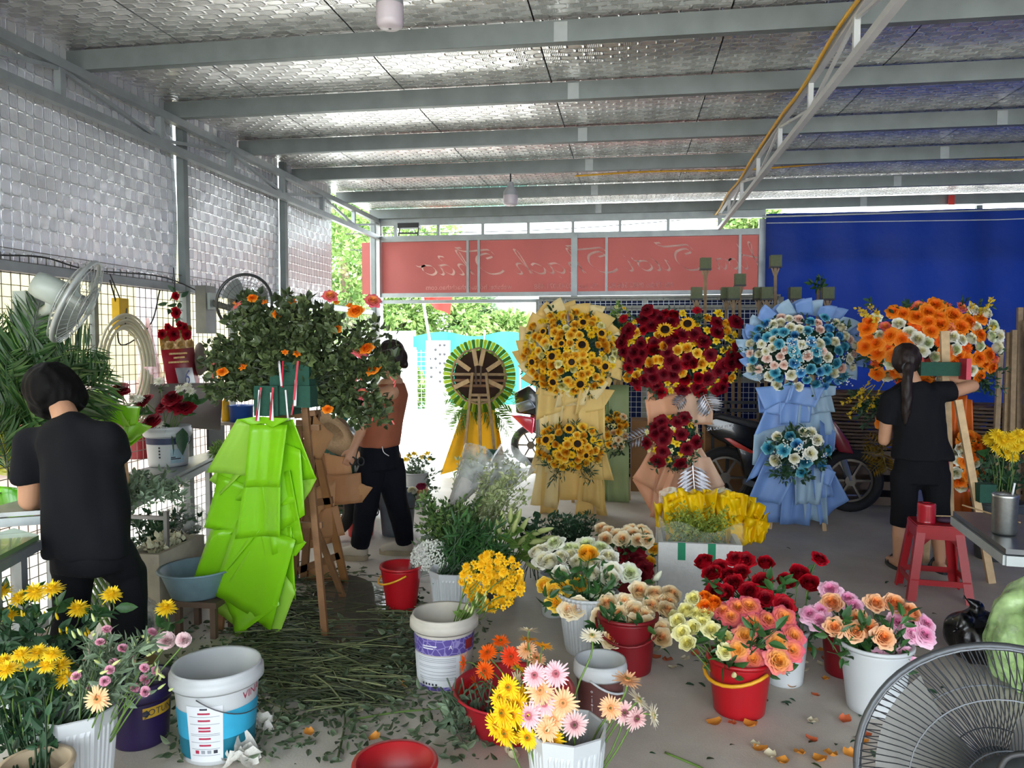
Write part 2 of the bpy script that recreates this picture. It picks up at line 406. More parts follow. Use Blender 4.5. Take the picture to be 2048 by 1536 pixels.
# right wall and back tarpaulin
def tarp_mat():
    m = bpy.data.materials.new('blue_tarpaulin'); m.use_nodes = True
    N, L = m.node_tree.nodes, m.node_tree.links; b = N['Principled BSDF']
    tc = N.new('ShaderNodeTexCoord'); no = N.new('ShaderNodeTexNoise'); no.inputs['Scale'].default_value = 1.3; no.inputs['Detail'].default_value = 3; L.new(tc.outputs['Object'], no.inputs['Vector'])
    r = N.new('ShaderNodeValToRGB'); r.color_ramp.elements[0].color = (*lin('#04153a'), 1); r.color_ramp.elements[1].color = (*lin('#072154'), 1); r.color_ramp.elements[0].position = .3; r.color_ramp.elements[1].position = .7
    L.new(no.outputs['Fac'], r.inputs[0]); L.new(r.outputs[0], b.inputs['Base Color']); b.inputs['Roughness'].default_value = .55; b.inputs['Specular IOR Level'].default_value = .25
    n2 = N.new('ShaderNodeTexNoise'); n2.inputs['Scale'].default_value = 2.2; n2.inputs['Detail'].default_value = 5; L.new(tc.outputs['Object'], n2.inputs['Vector'])
    bp = N.new('ShaderNodeBump'); bp.inputs['Strength'].default_value = .3; bp.inputs['Distance'].default_value = .1; L.new(n2.outputs['Fac'], bp.inputs['Height']); L.new(bp.outputs[0], b.inputs['Normal'])
    t = N.new('ShaderNodeBsdfTranslucent'); t.inputs['Color'].default_value = (*lin('#0840c0'), 1); mx = N.new('ShaderNodeMixShader'); mx.inputs[0].default_value = .06
    L.new(b.outputs[0], mx.inputs[1]); L.new(t.outputs[0], mx.inputs[2]); L.new(mx.outputs[0], N['Material Output'].inputs['Surface'])
    return m
TARP = tarp_mat()
X0 = PY(1531, 500, YF - .12).x
def tf(u, v):
    x = X0 + (X_R - X0) * u; z = .02 + 3.02 * v
    return Vector((x, YF - .12 + .03 * math.sin(x * 3.1) * (1 - v * .6) + .012 * math.sin(x * 11 + z), z))
tp = struct(MB().grid(tf, 60, 24).obj('wall_tarpaulin', TARP, None, True), 'deep blue plastic tarpaulin hung as the rear wall', 'tarpaulin')
MB().tube([(X0 - .05, YF - .16, 3.0), (X_R, YF - .16, 3.03)], .012, 6).obj('hanging_rail', STEEL, tp)
MB().tube([(X0, YF - .16, 2.93), ((X0 + X_R) / 2, YF - .16, 2.91), (X_R, YF - .16, 2.96)], .005, 5).obj('hanging_cord', mat('white_cord', '#d8d8d0'), tp)
c = PY(1903, 400, YF - .2); MB().box(c, (.06, .01, .1)).obj('red_tag', mat('red_tag', '#d8382c', .6), tp)
for x in (3.85, 5.2): MB().box((x, YF + .02, 1.55), (.06, .05, 3.1)).obj('back_post', STEEL_D, tp)
for z in (2.62, 1.85, 1.1): MB().box(((X0 + X_R) / 2, YF + .02, z), (X_R - X0, .05, .05)).obj('back_rail', STEEL_D, tp)
struct(MB().grid(lambda u, v: Vector((X_R + .03 * math.sin(u * 30), Y_B + (YF - Y_B) * u, .02 + 3.1 * v)), 50, 6).obj('wall_right', TARP, None, True), 'blue plastic tarpaulin side wall', 'wall')

# front frame, sign
fr = struct(thing('wall_front', 'grey steel front frame with an open row of panes above the sign', 'frame', (-.8, YF, 0)))
XA, XB = PY(722, 530, YF).x, PY(1529, 530, YF).x
zb0, zb1 = PY(1150, 584, YF).z, PY(1150, 476, YF).z
MB().box((XL + .02, YF, 1.55), (.12, .12, 3.1)).obj('corner_post', PAINTW, fr, world=True)
xm = PY(1149, 530, YF).x
MB().box((xm, YF - .03, (ZT - .24) / 2), (.075, .06, ZT - .24)).obj('post', STEEL, fr, world=True)
MB().box((XB - .03, YF, 1.5), (.08, .06, 3.0)).obj('post', STEEL, fr, world=True)
for z, h in ((zb1 + .03, .07), (ZT - .03, .1), (zb0 - .02, .05), (zb0 - .1, .04)): MB().box(((XL + XB) / 2, YF, z), (XB - XL, .05, h)).obj('rail', STEEL, fr, world=True)
for px in (791, 877, 966, 1057, 1146, 1240, 1336, 1440): 
    x = PY(px, 455, YF).x; MB().box((x, YF, (zb1 + ZT) / 2), (.035, .035, ZT - zb1 - .1)).obj('mullion', STEEL, fr, world=True)
sg = thing('sign_banner', 'faded red shop banner seen from behind with mirrored script lettering', 'sign', ((XA + XB) / 2, YF + .03, zb0))
RED = mat('sun_faded_banner', '#8f4a45', .65, 0, .12, 1.5, .1, 3, transl=.2)
MB().grid(lambda u, v: Vector((XA + (XB - XA) * u, YF + .035 + .012 * math.sin(u * 40), zb0 + (zb1 - zb0) * v)), 60, 4).obj('banner_cloth', RED, sg, True, world=True)
for px in (936, 958, 1213, 1479):
    x = PY(px, 530, YF).x; MB().box((x, YF - .01, (zb0 + zb1) / 2), (.03, .03, zb1 - zb0)).obj('stiffener', STEEL, sg, world=True)
LET = mat('script_letter_print', '#e0c4b8', .6, transl=.3); LET2 = mat('small_letter_print', '#dda8a0', .6, transl=.3)
GL = {  # pen paths: x-height 1, cap 2.1
 'H': [[(-.3, .3), (.2, 0), (.6, 1.2), (.8, 2.3), (.55, 2.35), (.6, 1.3), (.3, -.2)], [(.2, 1.0), (.9, 1.15), (1.5, 1.3)], [(1.7, 2.3), (1.45, 1.2), (1.25, .2), (1.5, 0), (1.8, .4)]],
 'T': [[(.05, 1.9), (.25, 2.35), (.9, 2.3), (1.6, 2.25), (2.0, 2.55), (1.7, 2.6)], [(.55, 1.5), (.2, 1.7), (.45, 2.0), (1.0, 1.7), (1.15, .9), (.75, .1), (.2, .05), (-.15, .35)]],
 'h': [[(0, 0), (.25, .9), (.5, 2.2), (.35, 2.25), (.22, 1.3), (.1, 0)], [(.14, .5), (.45, 1.0), (.68, .85), (.55, .1), (.75, 0), (.95, .35)]],
 'o': [[(.55, .95), (.2, .85), (.08, .3), (.4, 0), (.75, .35), (.75, .8), (.55, .95), (.85, .8), (1.05, .9)]],
 'a': [[(.75, .9), (.35, .95), (.08, .45), (.25, 0), (.6, .35), (.8, .95)], [(.8, .95), (.68, .25), (.82, 0), (1.05, .35)]],
 'A': [[(.75, .9), (.35, .95), (.08, .45), (.25, 0), (.6, .35), (.8, .95)], [(.8, .95), (.68, .25), (.82, 0), (1.05, .35)], [(.4, -.4), (.46, -.36)]],
 'B': [[(.75, .9), (.35, .95), (.08, .45), (.25, 0), (.6, .35), (.8, .95)], [(.8, .95), (.68, .25), (.82, 0), (1.05, .35)], [(.35, 1.75), (.6, 1.8), (.62, 1.55), (.5, 1.4)]],
 'O': [[(.55, .95), (.2, .85), (.08, .3), (.4, 0), (.75, .35), (.75, .8), (.55, .95)], [(.7, .9), (.95, 1.0), (1.0, 1.25)]],
 'u': [[(.05, .8), (.2, .95), (.12, .25), (.3, 0), (.6, .4), (.75, .95)], [(.75, .95), (.65, .25), (.8, 0), (1.0, .35)], [(.75, .9), (1.0, 1.2)]],
 'i': [[(.1, .6), (.28, .95), (.18, .2), (.35, 0), (.6, .35)], [(.36, 1.35), (.44, 1.45)]],
 'c': [[(.7, .8), (.5, .98), (.12, .6), (.15, .1), (.45, 0), (.8, .35)]]}
def script(txt, px_l, px_r, base_py, xh):
    """letters run leftwards in the picture: the cloth is seen from its back"""
    xr, xl = PY(px_r, base_py, YF).x, PY(px_l, base_py, YF).x
    adv = {'H': 1.9, 'T': 1.55, 'h': .95, 'o': 1.0, 'a': 1.0, 'u': 1.0, 'i': .6, 'c': .8, 'A': 1.0, 'B': 1.0, 'O': 1.0}
    W = sum(adv[ch] for ch in txt); k = (xr - xl) / W; z0 = PY(px_r, base_py, YF).z; x = 0; B = MB(); nib = Vector((.055, 0, .075))
    for ch in txt:
        for st in GL[ch]:
            P = catmull([(p[0] + .22 * p[1], 0, p[1]) for p in st], 7)
            vs_ = []
            for p in P:
                for sgn in (-1, 1):
                    q = p + nib * sgn; vs_.append((xr - (x + q.x) * k, YF - .002, z0 + q.z * xh))
            B.add(vs_, [(2 * i, 2 * i + 1, 2 * i + 3, 2 * i + 2) for i in range(len(P) - 1)])
        x += adv[ch]
    return B
for w, l, r, by in (('Hoa', 1432, 1527, 537), ('TuOi', 1252, 1402, 540), ('ThAch', 1030, 1232, 545), ('ThBo', 842, 1005, 548)):
    B = script(w, l, r, by, .125); B.obj('script_word', LET, sg, world=True)
def text(body, size, m, parent, M, name='lettering', ax='CENTER', shear=0.):
    c = bpy.data.curves.new(name, 'FONT'); c.body = body; c.size = size; c.align_x = ax; c.shear = shear; c.resolution_u = 3; c.materials.append(m)
    tmp = bpy.data.objects.new(name, c); COL.objects.link(tmp); bpy.context.view_layer.update()
    me = bpy.data.meshes.new_from_object(tmp.evaluated_get(bpy.context.evaluated_depsgraph_get())); bpy.data.objects.remove(tmp)
    o = bpy.data.objects.new(name, me); COL.objects.link(o); adopt(o, parent, True); o.matrix_basis = M; return o
zs = zb0 + .045
MIR = lambda x, z: Matrix.Translation((x, YF - .002, z)) @ Matrix.Rotation(PI, 4, 'Z') @ Matrix.Rotation(PI / 2, 4, 'X')
text('Ms Th\u1ea3o 0982.566.826 - Ms Loan 0343.071.488', .085, LET2, sg, MIR(PY(1205, 570, YF).x, zs))
text('website: hoatuoithachthao.com', .085, LET2, sg, MIR(PY(937, 570, YF).x, zs))

# roof wiring and bulbs
YEL = mat('yellow_cable', '#d8a51e', .5)
pts = []
for i in range(24):
    y = -1 + i * .45; pts.append((XT - .04 + .006 * math.sin(i * 2.1), y, ZT - .03 + .012 * math.sin(i * 1.3)))
tag(MB().tube(catmull(pts, 3), .011, 6).obj('cable', YEL, None, True), 'yellow electric cable tied along the top of the lattice truss', 'cable')
pts = [PY(px, py, 7.16) for px, py in ((1150, 352), (1300, 343), (1480, 340), (1640, 328), (1780, 320), (1920, 318), (2048, 319), (2200, 312))]
tag(MB().tube(catmull(pts, 5), .008, 6).obj('cable', YEL, None, True), 'thin yellow cable strung across the dark roof above the blue tarpaulin', 'cable')
def bulb(c, r, h, label):
    t = thing('hanging_bulb', label, 'lamp', c)
    MB().tube([c, (c[0], c[1], ZT + .01 if c[1] > 5 else ZP)], .008, 6).obj('cord', mat('dark_cord', '#333333'), t, world=True)
    MB().lathe([(r * .42, h * 1.42), (r * .45, h * 1.2), (r * .5, h * 1.15), (r * .95, h * .85), (r, h * .62)], 24, c).lathe([(.01, h * 1.44), (r * .42, h * 1.42)], 24, c).obj('bulb_base', mat('lamp_base_grey', '#a3a6a8', .4), t, True, world=True)
    MB().lathe([(.001, 0), (r * .7, .004), (r * .93, h * .08), (r, h * .2), (r, h * .62)], 24, c).obj('diffuser', mat('unlit_diffuser', '#c9bfc4', .35, 0, .03), t, True, world=True)
p = PY(780, 58, 3.55); bulb(p, .064, .17, 'large white bulb lamp hanging close overhead at the top edge')
p = PY(1021, 412, 6.99); bulb(p, .066, .15, 'white bulb lamp hanging in front of the sign farther back')
# ================================================================== OUTSIDE
LEAFG = mat('sunlit_foliage', '#7fa83a', .6, 0, .25, 3, transl=.35, tramp=[(0, '#4a6e34'), (.5, '#7d9a50'), (1, '#a3b878')])
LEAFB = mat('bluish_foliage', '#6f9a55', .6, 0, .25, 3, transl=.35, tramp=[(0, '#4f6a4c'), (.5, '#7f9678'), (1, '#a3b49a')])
BARK = mat('tree_bark', '#6a5a48', .9, 0, .2, 9, .4)
def tree(name, label, px, py, Y, rx, rz, m, n=2600, leaf=.22, trunk=True):
    c = PY(px, py, Y); t = thing(name, label, 'tree', (c.x, Y, 0), group=None)
    n = int(n * 1.8); b = MB(); d = rand_dirs(n); r = RNG.uniform(.35, 1, n) ** .5
    lob = 1 + .22 * np.sin(d[:, 0] * 5 + px) * np.cos(d[:, 2] * 6 + px * .3) + .12 * np.sin(d[:, 1] * 11 + px)
    pos = d * (r * lob)[:, None] * np.array([rx, rx * .8, rz]) + np.array(c)
    keep = pos[:, 2] > .1; pos = pos[keep]; d = d[keep]
    b.scatter(LEAF_T[0], LEAF_T[1], leaf_mats(pos, d + RNG.normal(size=d.shape) * .7, RNG.uniform(.6, 1.2, len(pos)) * leaf), 0, None, RNG.uniform(0, 1, len(pos)))
    b.obj('crown', m, t, world=True)['kind'] = 'stuff'
    if trunk: MB().tube(catmull([(c.x, Y, 0), (c.x + .1, Y, c.z * .5), (c.x - .05, Y, c.z)], 4), [.16] * 4 + [.13] * 4 + [.08], 8).obj('trunk', BARK, t, True, world=True)
    return t
tree('broadleaf_tree', 'bright green spreading tree left of the flagpole', 760, 620, 24, 2.2, 1.3, LEAFG, 3000)
tree('broadleaf_tree', 'leafy tree directly behind the red flag', 865, 630, 25, 2.0, 1.5, LEAFG, 2600)
tree('broadleaf_tree', 'tall tree showing above the sign behind the light rack', 770, 475, 26, 2.3, 1.3, LEAFG, 2600)
tree('broadleaf_tree', 'tree beside the corner post above the foil wall', 690, 520, 20, .75, 2.4, LEAFG, 1500)
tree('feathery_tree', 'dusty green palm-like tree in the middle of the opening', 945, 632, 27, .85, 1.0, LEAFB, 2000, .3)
tree('broadleaf_tree', 'round pale green tree over the teal screen', 1012, 660, 26, 1.15, .55, LEAFG, 1800)
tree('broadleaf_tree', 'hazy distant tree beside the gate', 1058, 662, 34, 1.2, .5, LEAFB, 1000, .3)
tree('broadleaf_tree', 'sunny treetop in the last pane over the sign', 1503, 445, 22, .8, .6, LEAFG, 1100)
tree('roadside_shrub', 'low shrub inside the white wire fence', 815, 775, 18.5, .55, .5, LEAFG, 700, .2, False)
# teal screen and white fence
TEAL = mat('teal_shade_net', '#2fa89a', .6, 0, .08, 2, transl=.3)
a, c = PY(725, 700, 19.5), PY(1075, 700, 19.5); zt = PY(900, 668, 19.5).z
sc_ = thing('shade_screen', 'turquoise net screen fence across the far side of the road', 'fence', ((a.x + c.x) / 2, 19.5, 0))
MB().grid(lambda u, v: Vector((a.x + (c.x - a.x) * u, 19.5 + .12 * math.sin(u * 30), .02 + (zt - .02 + .06 * math.sin(u * 17)) * v)), 60, 6).obj('net', TEAL, sc_, True, world=True)
for i in range(5):
    x = a.x + (c.x - a.x) * (i + .5) / 5; MB().tube([(x, 19.62, 0), (x, 19.62, zt + .1)], .03, 6).obj('post', PAINTW, sc_, world=True)
WHITE = mat('white_enamel', '#b2bab8', .5, 0, .04, 4)
fn_ = thing('wire_fence', 'white curved-top wire fence by the road behind the tank-top worker', 'fence', (PY(800, 800, 17).x, 17, 0))
a, c = PY(700, 800, 17).x, PY(900, 800, 17).x; b = MB()
zt = PY(800, 700, 17).z; x = a
while x < c: b.box((x, 17, zt / 2), (.012, .012, zt)); x += .1
for i in range(14): b.box(((a + c) / 2, 17, .05 + i * zt / 14), (c - a, .012, .012))
b.obj('wire_panel', WHITE, fn_, world=True)['kind'] = 'stuff'
for px in (735, 830): MB().tube([(PY(px, 800, 17).x, 17, 0), (PY(px, 800, 17).x, 17, zt + .06)], .04, 8).obj('post', WHITE, fn_, world=True)
p0, p1 = PY(853, 800, 16.6), PY(900, 681, 16.6)
bd = thing('notice_board', 'tall white board with rows of dark dots beside the flagpole', 'board', ((p0.x + p1.x) / 2, 16.6, 0))
MB().box(((p0.x + p1.x) / 2, 16.6, p1.z / 2), (p1.x - p0.x, .05, p1.z)).obj('board', WHITE, bd, world=True)
for i in range(9):
    for s_ in (0, .1):
        z = p1.z - .1 - .2 * (i // 2 * 1.) - (.1 if i % 2 else 0); x = p0.x + (.12 if i % 2 else p1.x - p0.x - .22) + s_
        MB().sphere((x, 16.57, z), .03, 8, 5).obj('dot', mat('dark_dot', '#33343a'), bd, world=True)
a, c = PY(700, 735, 15.6), PY(826, 735, 15.6)
wp = thing('corrugated_panel', 'pale white corrugated sheet panel standing behind the tank-top worker', 'panel', ((a.x + c.x) / 2, 15.6, 0))
zc = PY(760, 662, 15.6).z
MB().grid(lambda u, v: Vector((a.x + (c.x - a.x) * u, 15.6 + .03 * math.sin(u * 90), zc * v)), 90, 2).obj('sheet', WHITE, wp, True, world=True)
# flag
p0 = PY(868, 735, 15.2); p1 = PY(842, 585, 15.2)
fl = thing('flagpole', 'red flag on a thin pale pole outside the shed', 'flag', (p0.x, 15.2, 0))
MB().tube([(p0.x + .25, 15.2, 0), p0, p1 + Vector((-.05, 0, .4))], .028, 8).obj('pole', mat('bamboo_pole', '#d9d2b8', .6), fl, world=True)
FLAG = mat('red_flag_cloth', '#d9281f', .6, 0, .08, 3, transl=.35)
fa = [PY(px, py, 15.2) for px, py in ((838, 555), (906, 568), (898, 630), (843, 600))]
MB().grid(lambda u, v: (fa[3].lerp(fa[2], u)).lerp(fa[0].lerp(fa[1], u), v) + Vector((0, .12 * math.sin(u * 7), .02 * math.sin(u * 9))), 16, 6).obj('cloth', FLAG, fl, True, world=True)
stc = (fa[3].lerp(fa[1], .33)) + Vector((0, -.14, 0.02)); st = []
for i in range(10):
    r = .09 if i % 2 == 0 else .036; an = PI / 2 + i * PI / 5; st.append(stc + Vector((r * math.cos(an), 0, r * math.sin(an))))
MB().add([stc] + st, [(0, i + 1, (i + 1) % 10 + 1) for i in range(10)]).obj('star', mat('star_yellow', '#f2d22e'), fl, world=True)
# flood light rack over the sign and overhead wires
q = [PY(px, py, YF + .03) for px, py in ((800, 452), (838, 452), (834, 484), (796, 484))]
lr = thing('light_rack', 'small black floodlight on a wire rack above the sign', 'lamp', q[3])
DK = mat('black_metal', '#2a2b2d', .5, .3)
MB().tube([q[3], q[0], q[1], q[2]], .012, 6).tube([q[3].lerp(q[0], .55), q[2].lerp(q[1], .55)], .01, 6).obj('rack', DK, lr, world=True)
MB().box(q[0].lerp(q[1], .5), (.27, .12, .06)).obj('lamp_body', DK, lr, world=True)
for i, (l0, l1) in enumerate((((690, 468), (1540, 425)), ((700, 500), (1540, 470)))):
    A, B_ = PY(*l0, 13), PY(*l1, 13); M_ = A.lerp(B_, .5) - Vector((0, 0, .1))
    tag(MB().tube(catmull([A, M_, B_], 8), .008, 5).obj('overhead_wire', DK), ('upper', 'lower')[i] + ' thin black wire slung across the sky above the sign', 'wire')
# wire gate with blue backing inside the front frame
YG = 9.05
gx = [PY(px, 620, YG).x for px in (1078, 1560)]; gz = PY(1200, 597, YG).z
gt = thing('mesh_gate', 'grey framed welded mesh gate with blue sheet behind it', 'gate', (sum(gx) / 2, YG, 0))
GATE = mat('gate_frame_grey', '#8e9089', .5, .3)
for x in (gx[0], PY(1128, 620, YG).x, PY(1290, 620, YG).x, gx[1]): MB().box((x, YG, gz / 2), (.07, .04, gz)).obj('stile', GATE, gt, world=True)
for z in (gz, PY(1200, 634, YG).z + .1, gz * .55, .08): MB().box((sum(gx) / 2, YG, z), (gx[1] - gx[0], .045, .06)).obj('rail', GATE, gt, world=True)
b = MB(); x = gx[0]
while x < gx[1]: b.box((x, YG - .02, gz / 2), (.005, .005, gz)); x += .06
z = .05
while z < gz: b.box((sum(gx) / 2, YG - .02, z), (gx[1] - gx[0], .005, .005)); z += .06
b.obj('wire_grid', mat('bright_wire', '#b9c0cc', .4, .5), gt, world=True)['kind'] = 'stuff'
MB().box((sum(gx) / 2, YG + .05, gz / 2), (gx[1] - gx[0], .01, gz)).obj('backing_sheet', TARP, gt, world=True)
# ================================================================== FLOWER HEADS (unit size: about 1 across, base at origin, facing +Z)
def rose_head(seed, n=24, op=.6, ruf=.04, hh=.46):
    """spiral of cupped petals: tight heart, wide outer petals with rolled rims"""
    rg = random.Random(seed); b = MB()
    for i in range(n):
        f = i / (n - 1); an = i * 2.39996 + rg.uniform(-.12, .12); r0 = .035 + .40 * f ** .9
        wid = 1.7 - .75 * f; H = hh * (1.0 - .34 * f ** 2 * (.5 + op)) * rg.uniform(.96, 1.04); ph = rg.uniform(0, 6); roll = op * (.05 + .13 * f)
        def fn(u, v, an=an, r0=r0, wid=wid, H=H, f=f, ph=ph, roll=roll):
            s = 2 * u - 1; vv = v * (1 - .16 * abs(s) ** 4); a = an + s * wid * (.35 + .65 * math.sin(min(1, vv * 1.3) * PI / 2))
            k = max(0, vv - .68) / .32
            r = r0 * (.30 + .70 * math.sin(min(1, vv * 1.35) * PI / 2)) * (1 - .10 * (1 - f) * vv) + roll * k ** 1.4 + .018 * s * (1 - f * .5)
            z = H * vv ** (.9 + .5 * f) - roll * .75 * k ** 2.2 - .02 * f
            w = ruf * vv * vv * (.25 + f); r += w * math.sin(s * 6 + ph); z += .6 * w * math.sin(s * 5 + 2 * ph)
            return Vector((r * math.cos(a), r * math.sin(a), z))
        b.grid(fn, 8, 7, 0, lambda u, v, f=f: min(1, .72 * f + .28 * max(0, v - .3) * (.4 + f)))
    b.sphere((0, 0, hh * .3), .10, 8, 5, 0, 0., (1, 1, 1.9))
    return b.mesh('rose_bloom', [MATS['petal_default']])
def petal_ring(b, n, L, w, z0, tilt, r0, t0, t1, jit=.1, rg=random, cup=.1, tipw=.6, seg=3, ph=0.):
    for i in range(n):
        a = 2 * PI * (i + ph) / n + rg.uniform(-jit, jit) * 2 * PI / n; e = tilt + rg.uniform(-jit, jit); ll = L * rg.uniform(1 - jit, 1 + jit)
        ca, sa = math.cos(a), math.sin(a)
        def fn(u, v):
            s = 2 * u - 1; d = r0 + ll * v * math.cos(e); z = z0 + ll * v * math.sin(e) - cup * v * v * ll
            ww = w / 2 * (.35 + .65 * math.sin(PI * min(1, .15 + .75 * v))) * (1 if v < .9 else tipw) * s
            return Vector((d * ca - ww * sa, d * sa + ww * ca, z - .25 * abs(ww)))
        b.grid(fn, 2, seg, 0, lambda u, v: t0 + (t1 - t0) * v)
def gerbera_head(seed):
    rg = random.Random(seed); b = MB()
    petal_ring(b, 22, .40, .085, .02, .10, .1, .55, .9, .18, rg, .12); petal_ring(b, 20, .34, .08, .04, .28, .1, .5, .8, .2, rg, .1, ph=.5)
    petal_ring(b, 22, .12, .03, .05, .6, .08, .3, .45, .3, rg, .1)
    b.lathe([(.14, .03), (.13, .075), (.08, .085), (.05, .06), (.001, .055)], 14, t=.12)
    return b.mesh('gerbera_bloom', [MATS['petal_default']])
def sunflower_head(seed):
    rg = random.Random(seed); b = MB()
    petal_ring(b, 19, .27, .11, .02, .05, .24, .7, 1, .2, rg, .15, .15); petal_ring(b, 18, .25, .11, .04, .3, .23, .65, .95, .2, rg, .1, .15, ph=.5)
    b.lathe([(.26, .03), (.25, .09), (.18, .12), (.1, .105), (.001, .1)], 20, t=.05)
    return b.mesh('sunflower_bloom', [MATS['petal_default']])
def mum_head(seed, k=6, n=24, flat=.55):
    rg = random.Random(seed); b = MB()
    for l in range(k):
        f = l / (k - 1); e = -.25 + 1.6 * f ** 1.1; petal_ring(b, int(n * (1 - .55 * f)), .42 * (1 - .45 * f), .07, .12 + .2 * f * flat, e * flat + .05 * (1 - f), .05, .3 + .2 * f, 1 - .35 * f, .22, rg, -.12 + .3 * (1 - f), .5, 3, l * .5)
    b.sphere((0, 0, .2), .13, 10, 5, 0, .3)
    return b.mesh('chrysanthemum_bloom', [MATS['petal_default']])
def carnation_head(seed):
    rg = random.Random(seed); b = MB()
    for i in range(26):
        a = i * 2.39996; f = i / 25; e = 1.35 - 1.2 * f; ph = rg.uniform(0, 6)
        def fn(u, v):
            s = (2 * u - 1) * .75; r = .42 * v * (.6 + .4 * f); wv = .045 * math.sin(s * 16 + ph) * v * v
            aa = a + s * (.5 + .6 * v)
            return Vector((r * math.cos(e) * math.cos(aa) - wv * math.sin(aa), r * math.cos(e) * math.sin(aa) + wv * math.cos(aa), .1 + r * math.sin(e) * (1 + .1 * math.sin(s * 15 + ph)) + wv))
        b.grid(fn, 8, 3, 0, lambda u, v: .3 * f + .7 * v)
    return b.mesh('carnation_bloom', [MATS['petal_default']])
def lily_head(seed, n=6):
    rg = random.Random(seed); b = MB()
    petal_ring(b, 3, .46, .26, .0, .75, .03, .3, 1, .06, rg, .55, .3, 4); petal_ring(b, 3, .48, .22, .0, .65, .03, .2, .9, .06, rg, .5, .3, 4, .5)
    for i in range(5):
        a = i * 1.257; b.tube([(0, 0, .05), (.08 * math.cos(a), .08 * math.sin(a), .36)], .012, 4, t=.05)
    return b.mesh('lily_bloom', [MATS['petal_default']])
def bud_mesh():
    b = MB(); b.lathe([(.001, 0), (.1, .05), (.16, .3), (.13, .65), (.05, .95), (.001, 1)], 10, t=.7, wob=lambda a, z: 1 + .1 * math.cos(3 * a)); return b.mesh('flower_bud', [MATS['petal_default']])
mat('petal_default', '#dddddd', .6)
ROSES = [rose_head(1, 24, .55), rose_head(2, 22, .8, .05, .44), rose_head(3, 24, .35, .03, .52)]
GARDEN = [rose_head(11, 30, .95, .05, .40), rose_head(12, 32, .85, .06, .42)]
GERB = [gerbera_head(1), gerbera_head(2)]; SUNF = [sunflower_head(1), sunflower_head(2)]
MUMS = [mum_head(1), mum_head(2)]; CARN = [carnation_head(1), carnation_head(2)]; LILY = [lily_head(1), lily_head(2)]
SMALL = [gerbera_head(5)]; BUD = bud_mesh()
def pm(name, *ramp, transl=.14, rough=.55): return mat(name, '#ffffff', rough, 0, .06, 6, spec=.2, transl=transl, tramp=list(ramp))
P = {
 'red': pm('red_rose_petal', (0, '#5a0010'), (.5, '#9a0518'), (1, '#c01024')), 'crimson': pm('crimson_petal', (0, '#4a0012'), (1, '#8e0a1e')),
 'cream': pm('cream_rose_petal', (0, '#ec9f58'), (.35, '#f3d8a4'), (1, '#f8efd4')), 'ivory': pm('ivory_rose_petal', (0, '#d8cf8e'), (.4, '#efecd2'), (1, '#fbfaf2')),
 'greenwhite': pm('green_white_petal', (0, '#bcc97a'), (.5, '#e9eecb'), (1, '#f9faf0')), 'yellow': pm('yellow_rose_petal', (0, '#f4a418'), (.5, '#f8c432'), (1, '#fbdf6a')),
 'lemon': pm('lemon_rose_petal', (0, '#ece27a'), (.5, '#f0eaa2'), (1, '#f5f2c6')), 'peach': pm('peach_rose_petal', (0, '#f08a3c'), (.45, '#f4b078'), (1, '#f3c8a4')),
 'pink': pm('pink_rose_petal', (0, '#d66a9a'), (.5, '#eda6c4'), (1, '#f3cbdc')), 'coral': pm('coral_rose_petal', (0, '#f2a03c'), (.45, '#ee8060'), (1, '#e4627c')),
 'sunset': pm('sunset_rose_petal', (0, '#f0a030'), (.5, '#f2a65a'), (1, '#ea7c86')), 'orange': pm('orange_rose_petal', (0, '#e85a0a'), (.6, '#f37e14'), (1, '#f79a34')),
 'teal': pm('dyed_teal_petal', (0, '#1d6f96'), (.5, '#4aa6bf'), (1, '#8fd0d8')), 'sky': pm('dyed_blue_petal', (0, '#2a72b4'), (.5, '#4f9fd2'), (1, '#8cc6de')), 'blush': pm('blush_petal', (0, '#eebfa8'), (1, '#f2e2da')),
 'gpink': pm('pink_gerbera_petal', (0, '#b0455a'), (.3, '#c98a90'), (.55, '#eeb2bc'), (1, '#f7dde0')), 'gmauve': pm('mauve_gerbera_petal', (0, '#5a3038'), (.3, '#a86a70'), (.55, '#d9a4a6'), (1, '#eed6d2')),
 'gorange': pm('orange_gerbera_petal', (0, '#b0480c'), (.5, '#f0580e'), (1, '#fb7a1c')), 'gred': pm('red_gerbera_petal', (0, '#b03a0c'), (.5, '#f03c10'), (1, '#f85a2a')), 'gyellow': pm('yellow_gerbera_petal', (0, '#a8620c'), (.3, '#d89a10'), (.55, '#f6c412'), (1, '#fbd838')),
 'gamber': pm('amber_gerbera_petal', (0, '#8a4a10'), (.5, '#f0a418'), (1, '#f8c03a')), 'gpeach': pm('peach_gerbera_petal', (0, '#d08a50'), (.5, '#f0b07a'), (1, '#f5cfa8')), 'gwhite': pm('cream_gerbera_petal', (0, '#c9a850'), (.5, '#f0e6c8'), (1, '#f7f2e2')),
 'sun': pm('sunflower_petal', (0, '#23160e'), (.35, '#3a2412'), (.6, '#f0a81e'), (1, '#fac632')), 'mum': pm('yellow_mum_petal', (0, '#c99a08'), (.4, '#efc40e'), (1, '#fbe040')), 'mumw': pm('white_mum_petal', (0, '#d8d4b0'), (1, '#f6f5ee')),
 'dyel': pm('yellow_daisy_petal', (0, '#b87a0a'), (.4, '#eeb212'), (1, '#f8cc28')), 'car': pm('pink_carnation_petal', (0, '#e88fb0'), (1, '#f7bcd0')), 'carp': pm('pale_carnation_petal', (0, '#e8b4bc'), (1, '#f6dedf')), 'lil': pm('yellow_lily_petal', (0, '#e0a808'), (.5, '#f2c818'), (1, '#f8dc50')),
 'budg': pm('green_bud', (0, '#a8b860'), (1, '#cdd796')), 'mauve': pm('dusky_magenta_petal', (0, '#7a1836'), (1, '#a8385a')),
}
